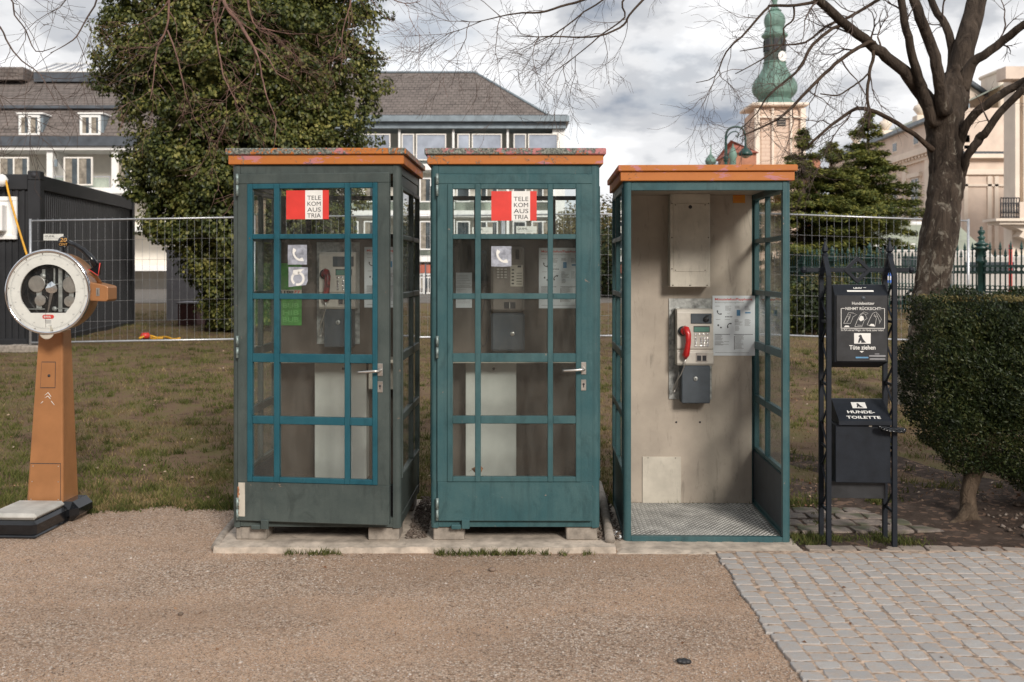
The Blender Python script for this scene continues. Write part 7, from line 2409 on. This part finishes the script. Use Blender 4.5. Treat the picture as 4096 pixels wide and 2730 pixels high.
# ================================================================== palace
def palace():
    org = Vector((30, 70, 0))
    t = thing('palace', org, 0, 'large pale stucco palace with cornices and tall windows at the right', 'palace')
    X0, kx_ = 28.0, .0504
    def F1(D, py): return Vector((X0 + kx_ * D, D, H - (py - 617.5) / 2353 * D)) - org
    Da, Db = 71.6, 108.0
    ze = 1.72 + 11.23; zc = None
    # cornice height from the photograph: (2128.7,344.5)
    Dc = X0 / ((2128.7 - 1295) / 2353); zc = H + (617.5 - 344.5) / 2353 * Dc
    xa, xb = X0 + kx_ * Da - org.x, X0 + kx_ * Db - org.x
    def wall(b, z0, z1, off=0.0, th=.4, D0=Da, D1=Db):
        x0 = X0 + kx_ * D0 - org.x - off; x1 = X0 + kx_ * D1 - org.x - off
        y0, y1 = D0 - org.y, D1 - org.y
        b.add([(x0, y0, z0), (x1, y1, z0), (x1 + th + off, y1, z0), (x0 + th + off, y0, z0), (x0, y0, z1), (x1, y1, z1), (x1 + th + off, y1, z1), (x0 + th + off, y0, z1)],
              [(0, 1, 2, 3), (4, 5, 6, 7), (0, 1, 5, 4), (1, 2, 6, 5), (2, 3, 7, 6), (3, 0, 4, 7)])
    b = MB(); wall(b, 0, ze, 0, 9); b.build('side_wall', M['palace'], t)
    b = MB(); wall(b, zc - .35, zc + .15, .55); wall(b, zc - .8, zc - .55, .2); b.build('cornice', M['palace_lt'], t)
    b = MB(); 
    D_ = Da + 1
    while D_ < Db: wall(b, zc - .55, zc - .36, .42, .1, D_, D_ + .35); D_ += .75
    stuff(b.build('dentils', M['palace_lt'], t))
    b = MB(); wall(b, ze, ze + .3, .45); b.build('eave', M['zinc'], t)
    # low roof and chimney-like vases
    b = MB(); b.add([(xa, Da - org.y, ze + .3), (xb, Db - org.y, ze + .3), (xb + 6, Db - org.y, ze + 3.2), (xa + 6, Da - org.y, ze + 3.2)], [(0, 1, 2, 3)]); b.build('roof', M['greenroof'], t)
    # tall windows along the side wall, attic windows above
    D_ = 76.0; k = 0
    while D_ < 106:
        xw = X0 + kx_ * D_ - org.x; y = D_ - org.y
        def slab(b, w_, z0, z1, off, th, mi=0):
            b.box(xw - off, xw - off + th, y - w_ / 2, y + w_ / 2, z0, z1, 0, mi)
        zb, zw = H + (617.5 - 500) / 2353 * 81 - .3, H + (617.5 - 405) / 2353 * 81 - .2
        b = MB(); slab(b, 2.3, zb - .3, zb, .35, .5); slab(b, 2.5, zw + .1, zw + .45, .35, .5); slab(b, 2.1, zb, zw + .1, .12, .2); fr = b.build('window_surround', M['palace_lt'], t)
        b = MB(); slab(b, 1.45, zb + .1, zw, .15, .02); b.build('pane', M['winglass'], fr)
        b = MB()
        for z in np.linspace(zb + .1, zw, 6): b.box(xw - .19, xw - .15, y - .72, y + .72, z - .04, z + .04)
        for u in (-.70, 0, .70): b.box(xw - .19, xw - .151, y + u - .04, y + u + .04, zb + .1, zw)
        b.build('glazing_bars', M['white'], fr)
        b = MB(); slab(b, 1.2, zc + .6, zc + 1.5, .06, .1); aw = b.build('attic_window', M['palace_lt'], t)
        b = MB(); slab(b, .9, zc + .72, zc + 1.38, .08, .02); b.build('pane', M['winglass'], aw)
        D_ += 5.2; k += 1
    for D_ in (74.0, 78.6, 83.8, 89, 94.2):
        b = MB(); b.box(X0 + kx_ * D_ - org.x - .15, X0 + kx_ * D_ - org.x, D_ - org.y - .4, D_ - org.y + .4, 0, zc - .8); b.build('pilaster', M['palace_lt'], t)
    # vases on the roof line
    for D_ in (82, 91, 100):
        b = MB(); b.M = Matrix.Translation((X0 + kx_ * D_ - org.x + .6, D_ - org.y, ze + .3)); b.box(-.5, .5, -.5, .5, 0, .7, .05); b.lathe([(.2, .7), (.35, .9), (.6, 1.25), (.5, 1.5), (.2, 1.65), (.25, 1.8), (.02, 2.0)], 12); b.build('roof_urn', M['palace_lt'], t)
    # wing facing the lawn
    Dw = 70.0
    b = MB(); x0 = WX(2212, Dw) - org.x; x1 = WX(2335, Dw) - org.x; zt = WZ(365, Dw)
    b.box(x0, x1 + 4, 0, 1.2, 0, zt); b.build('front_wall', M['palace'], t)
    b = MB(); b.box(x0 - .4, x1, -.5, 1.2, zt, zt + .28); b.box(x0 - .15, x1, -.2, .1, zt - 1.1, zt - .75); b.box(x0 - .1, x1, -.12, .1, zt - 1.9, zt - 1.75); b.build('cornice', M['palace_lt'], t)
    b = MB(); b.box(x0 - .3, x1, -.45, .5, zt + .281, zt + .45); b.build('gutter', M['darkzinc'], t)
    for px in (2214, 2268, 2284):
        b = MB(); b.box(WX(px, Dw) - org.x, WX(px + 9, Dw) - org.x, -.12, .2, 0, zt - 1.2); b.build('pilaster', M['palace_lt'], t)
    # gable behind the wing
    g = 76 - org.y
    b = MB(); P = [(WX(2195, 76) - org.x, WZ(330, 76)), (WX(2195, 76) - org.x, WZ(230, 76)), (WX(2228, 76) - org.x, WZ(195, 76)), (WX(2330, 76) - org.x, WZ(262, 76)), (WX(2380, 76) - org.x, WZ(300, 76)), (WX(2380, 76) - org.x, WZ(420, 76)), (WX(2195, 76) - org.x, WZ(420, 76))]
    b.prism(P, g, g + .6); b.build('gable', M['palace'], t)
    b = MB(); b.tube([(P[1][0] - .3, g - .2, P[1][1]), (P[2][0], g - .2, P[2][1] + .1), (P[4][0], g - .2, P[4][1] + .1)], .22, 4); b.build('gable_edge', M['darkzinc'], t)
    b = MB(); b.box(WX(2296, 74) - org.x, WX(2320, 74) - org.x, 74 - org.y, 77 - org.y, WZ(330, 74), WZ(158, 74), .1); b.box(WX(2293, 74) - org.x, WX(2323, 74) - org.x, 73.8 - org.y, 77.2 - org.y, WZ(168, 74), WZ(158, 74), .1); b.build('chimney', M['palace_lt'], t)
    # projecting corner pavilion with balcony
    Dp = 58.0
    b = MB(); x0 = WX(2326, Dp) - org.x; b.box(x0, x0 + 14, Dp - org.y, Dp - org.y + 1.0, 0, WZ(160, Dp)); b.build('pavilion_wall', M['palace_lt'], t)
    for i, px in enumerate((2326, 2345, 2372, 2400)):
        b = MB(); b.box(WX(px, Dp) - org.x, WX(px + 10, Dp) - org.x, Dp - org.y - .35, Dp - org.y, WZ(505, Dp), WZ(190, Dp)); b.build('pilaster', M['palace_lt'], t)
    b = MB(); b.box(x0 - .8, x0 + 14, Dp - org.y - .9, Dp - org.y + .2, WZ(188, Dp), WZ(160, Dp)); b.build('cornice', M['palace'], t)
    b = MB(); xx = WX(2262, Dp) - org.x
    b.box(xx, x0 + 12, Dp - org.y - 1.4, Dp - org.y + .3, WZ(511, Dp), WZ(505, Dp)); b.box(xx + .3, x0 + 12, Dp - org.y - 1.2, Dp - org.y + .3, WZ(518, Dp), WZ(511.2, Dp))
    b.prism([(xx + 1.0, WZ(518.2, Dp)), (x0 + .9, WZ(518.2, Dp)), (x0 + .9, WZ(560, Dp)), (x0, WZ(545, Dp)), (xx + 1.8, WZ(533, Dp))], Dp - org.y - .8, Dp - org.y + .3)
    bal = b.build('balcony', M['palace_lt'], t)
    b = MB(); x2 = WX(2274, Dp) - org.x; x3 = WX(2316, Dp) - org.x; zz0, zz1 = WZ(504, Dp), WZ(459, Dp)
    for z in (zz0 + .05, zz1): b.tube([(x2, Dp - org.y - 1.3, z), (x3, Dp - org.y - 1.3, z)], .045, 4)
    for i in range(8):
        u = x2 + (x3 - x2) * i / 7; b.tube([(u, Dp - org.y - 1.3, zz0), (u, Dp - org.y - 1.3, zz1)], .03, 4)
        if i < 7: b.tube([(u + .075 + .065 * math.cos(a), Dp - org.y - 1.3, (zz0 + zz1) / 2 + .3 * math.sin(a)) for a in np.linspace(0, 6.28, 9)], .03, 4)
    b.build('balcony_railing', M['ink'], bal)
    b = MB(); b.box(x3, x0 + 10, Dp - org.y - 1.35, Dp - org.y - 1.1, WZ(505, Dp), WZ(468, Dp)); b.build('balustrade', M['palace'], bal)


palace()


def pavilion():
    D = 44.0; org = Vector((WX(2090, D), D, .3))
    t = thing('garden_pavilion', org, 0, 'low white pavilion with pale green hipped roof behind the iron fence', 'pavilion')
    b = MB(); rect(b, 1990, 2240, 598, 700, D, 0, 6, 0, 0, org); b.build('wall', M['palace_lt'], t)
    x0, x1 = WX(1962, D) - org.x, WX(2262, D) - org.x; z0 = WZ(588, D) - org.z
    b = MB(); b.add([(x0, -.6, z0), (x1, -.6, z0), (WX(2200, D + 3) - org.x, 3, WZ(516, D + 3) - org.z), (WX(2058, D + 3) - org.x, 3, WZ(516, D + 3) - org.z), (x0, 7, z0), (x1, 7, z0)], [(0, 1, 2, 3), (3, 2, 5, 4), (0, 3, 4), (1, 5, 2), (0, 4, 5, 1)]); b.build('hip_roof', M['greenroof'], t)
    b = MB(); b.box(x0 - .05, x1, -.7, -.55, z0 - .18, z0 + .02); b.build('gutter', M['coppergreen'], t)
    b = MB(); b.tube([(WX(2058, D + 3) - org.x, 3, WZ(515, D + 3) - org.z), (WX(2200, D + 3) - org.x, 3, WZ(515, D + 3) - org.z)], .12, 5); b.build('ridge_cap', M['white'], t)
    b = MB(); rect(b, 2022, 2120, 559, 587, D - 1, 0.2, 1.5, 0, 0, org); b.build('white_dormer', M['white'], t)
    b = MB(); rect(b, 2046, 2052, 563, 571, D - 1, .26, .04, 0, 0, org); b.build('wall_lamp', M['ink'], t)
    for px in (2130, 2165, 2215):
        b = MB(); rect(b, px, px + 20, 612, 690, D, .06, .1, 0, 0, org); b.build('window', M['white'], t)


pavilion()
# parked white vans and other street things seen through the pickets
M['vanpaint'] = plain('van_paint', (.50, .47, .44), .3, var=.05)
def van(px, D, L, label, mat, hgt=1.9):
    t = thing('parked_van', (WX(px, D), D, .45), 0, label, 'van', 'vehicles parked behind the iron fence')
    b = MB(); b.prism([(-L / 2, .35), (L / 2, .35), (L / 2, .95), (L / 2 - .35, 1.15), (L / 2 - .9, hgt), (-L / 2 + .1, hgt), (-L / 2, hgt - .2)], 0, 1.8); o = b.build('body', mat, t); bv = o.modifiers.new('bevel', 'BEVEL'); bv.width = .06; bv.segments = 2
    for x0, x1 in ((L / 2 - 1.35, L / 2 - .62), (-L / 2 + .4, 0)):
        b = MB(); b.box(x0, x1, -.012, .0, 1.1, hgt - .22, .004); b.build('side_window', M['winglass'], t)
    for x in (-L / 2 + .8, L / 2 - .8):
        b = MB(); b.M = Matrix.Translation((x, .02, .33)) @ RX90; b.lathe([(.33, -.2), (.33, 0), (.28, .02), (.18, .02), (.16, .005), (.02, .01)], 18); b.build('wheel', M['rubber'], t)
van(2190, 34, 4.2, 'white van behind the iron fence between trunk and tall post', M['vanpaint'])
van(2330, 33, 4.0, 'white van behind the iron fence at the right edge', M['vanpaint'], 1.7)
b_ = MB(); b_.tube([(0, 0, 0), (0, 0, 2.1)], .05, 8, True, 0); tag(b_.build('red_pole', M['stred'], None, (WX(2322, 29), 29, .3)), 'bright red pole behind the iron fence at the right', 'pole')
t_ = thing('parking_sign', (WX(2043, 30), 30, .3), 0, 'small blue square sign behind the dog station', 'sign')
b_ = MB(); b_.tube([(0, .03, 0), (0, .03, 1.5)], .025, 6); b_.build('sign_post', M['galv'], t_)
M['signblue'] = plain('sign_blue', (.03, .13, .55), .5)
b_ = MB(); b_.box(-.14, .14, -.01, .01, 1.0, 1.35, .005, 0); b_.box(-.05, .05, -.0125, -.0105, 1.08, 1.2, 0, 1); b_.build('sign_plate', [M['signblue'], M['white']], t_)


# ================================================================== unseen house and trees added behind the camera to darken the pane reflections
def added_house():
    t = thing('town_house', (0, -30, 0), 0, 'long stucco town house facing the booths across the square', 'building')
    b = MB(); b.box(-45, 45, -8, 0, 0, 11); b.build('wall', M['palace'], t)
    b = MB(); b.add([(-46, .6, 11), (46, .6, 11), (46, -4, 15), (-46, -4, 15), (46, -9, 11), (-46, -9, 11)], [(0, 1, 2, 3), (3, 2, 4, 5), (0, 3, 5), (1, 4, 2)]); b.build('roof', M['slate'], t)
    proto = None
    for i in range(22):
        for j in range(3):
            b = MB(); x = -42 + i * 4; z = 1.2 + j * 3.3; b.box(x - .6, x + .6, -.02, .05, z, z + 1.9)
            if proto is None: proto = b.data('window', M['winglass']); base = (x, z)
            o = link('window', proto, t, (x - base[0], 0, z - base[1]))
added_house()
for i, (x, y) in enumerate(((-16, -19), (-5, -21), (7, -18), (19, -20))):
    bush(x, y, 0, 7.5, 9.5, ['dark round tree at the left on the far side of the square', 'dark round tree left of centre on the far side of the square', 'dark round tree right of centre on the far side of the square', 'dark round tree at the right on the far side of the square'][i], 60 + i, 'yew', .30, 6000, 'leafy_tree', 'tree')
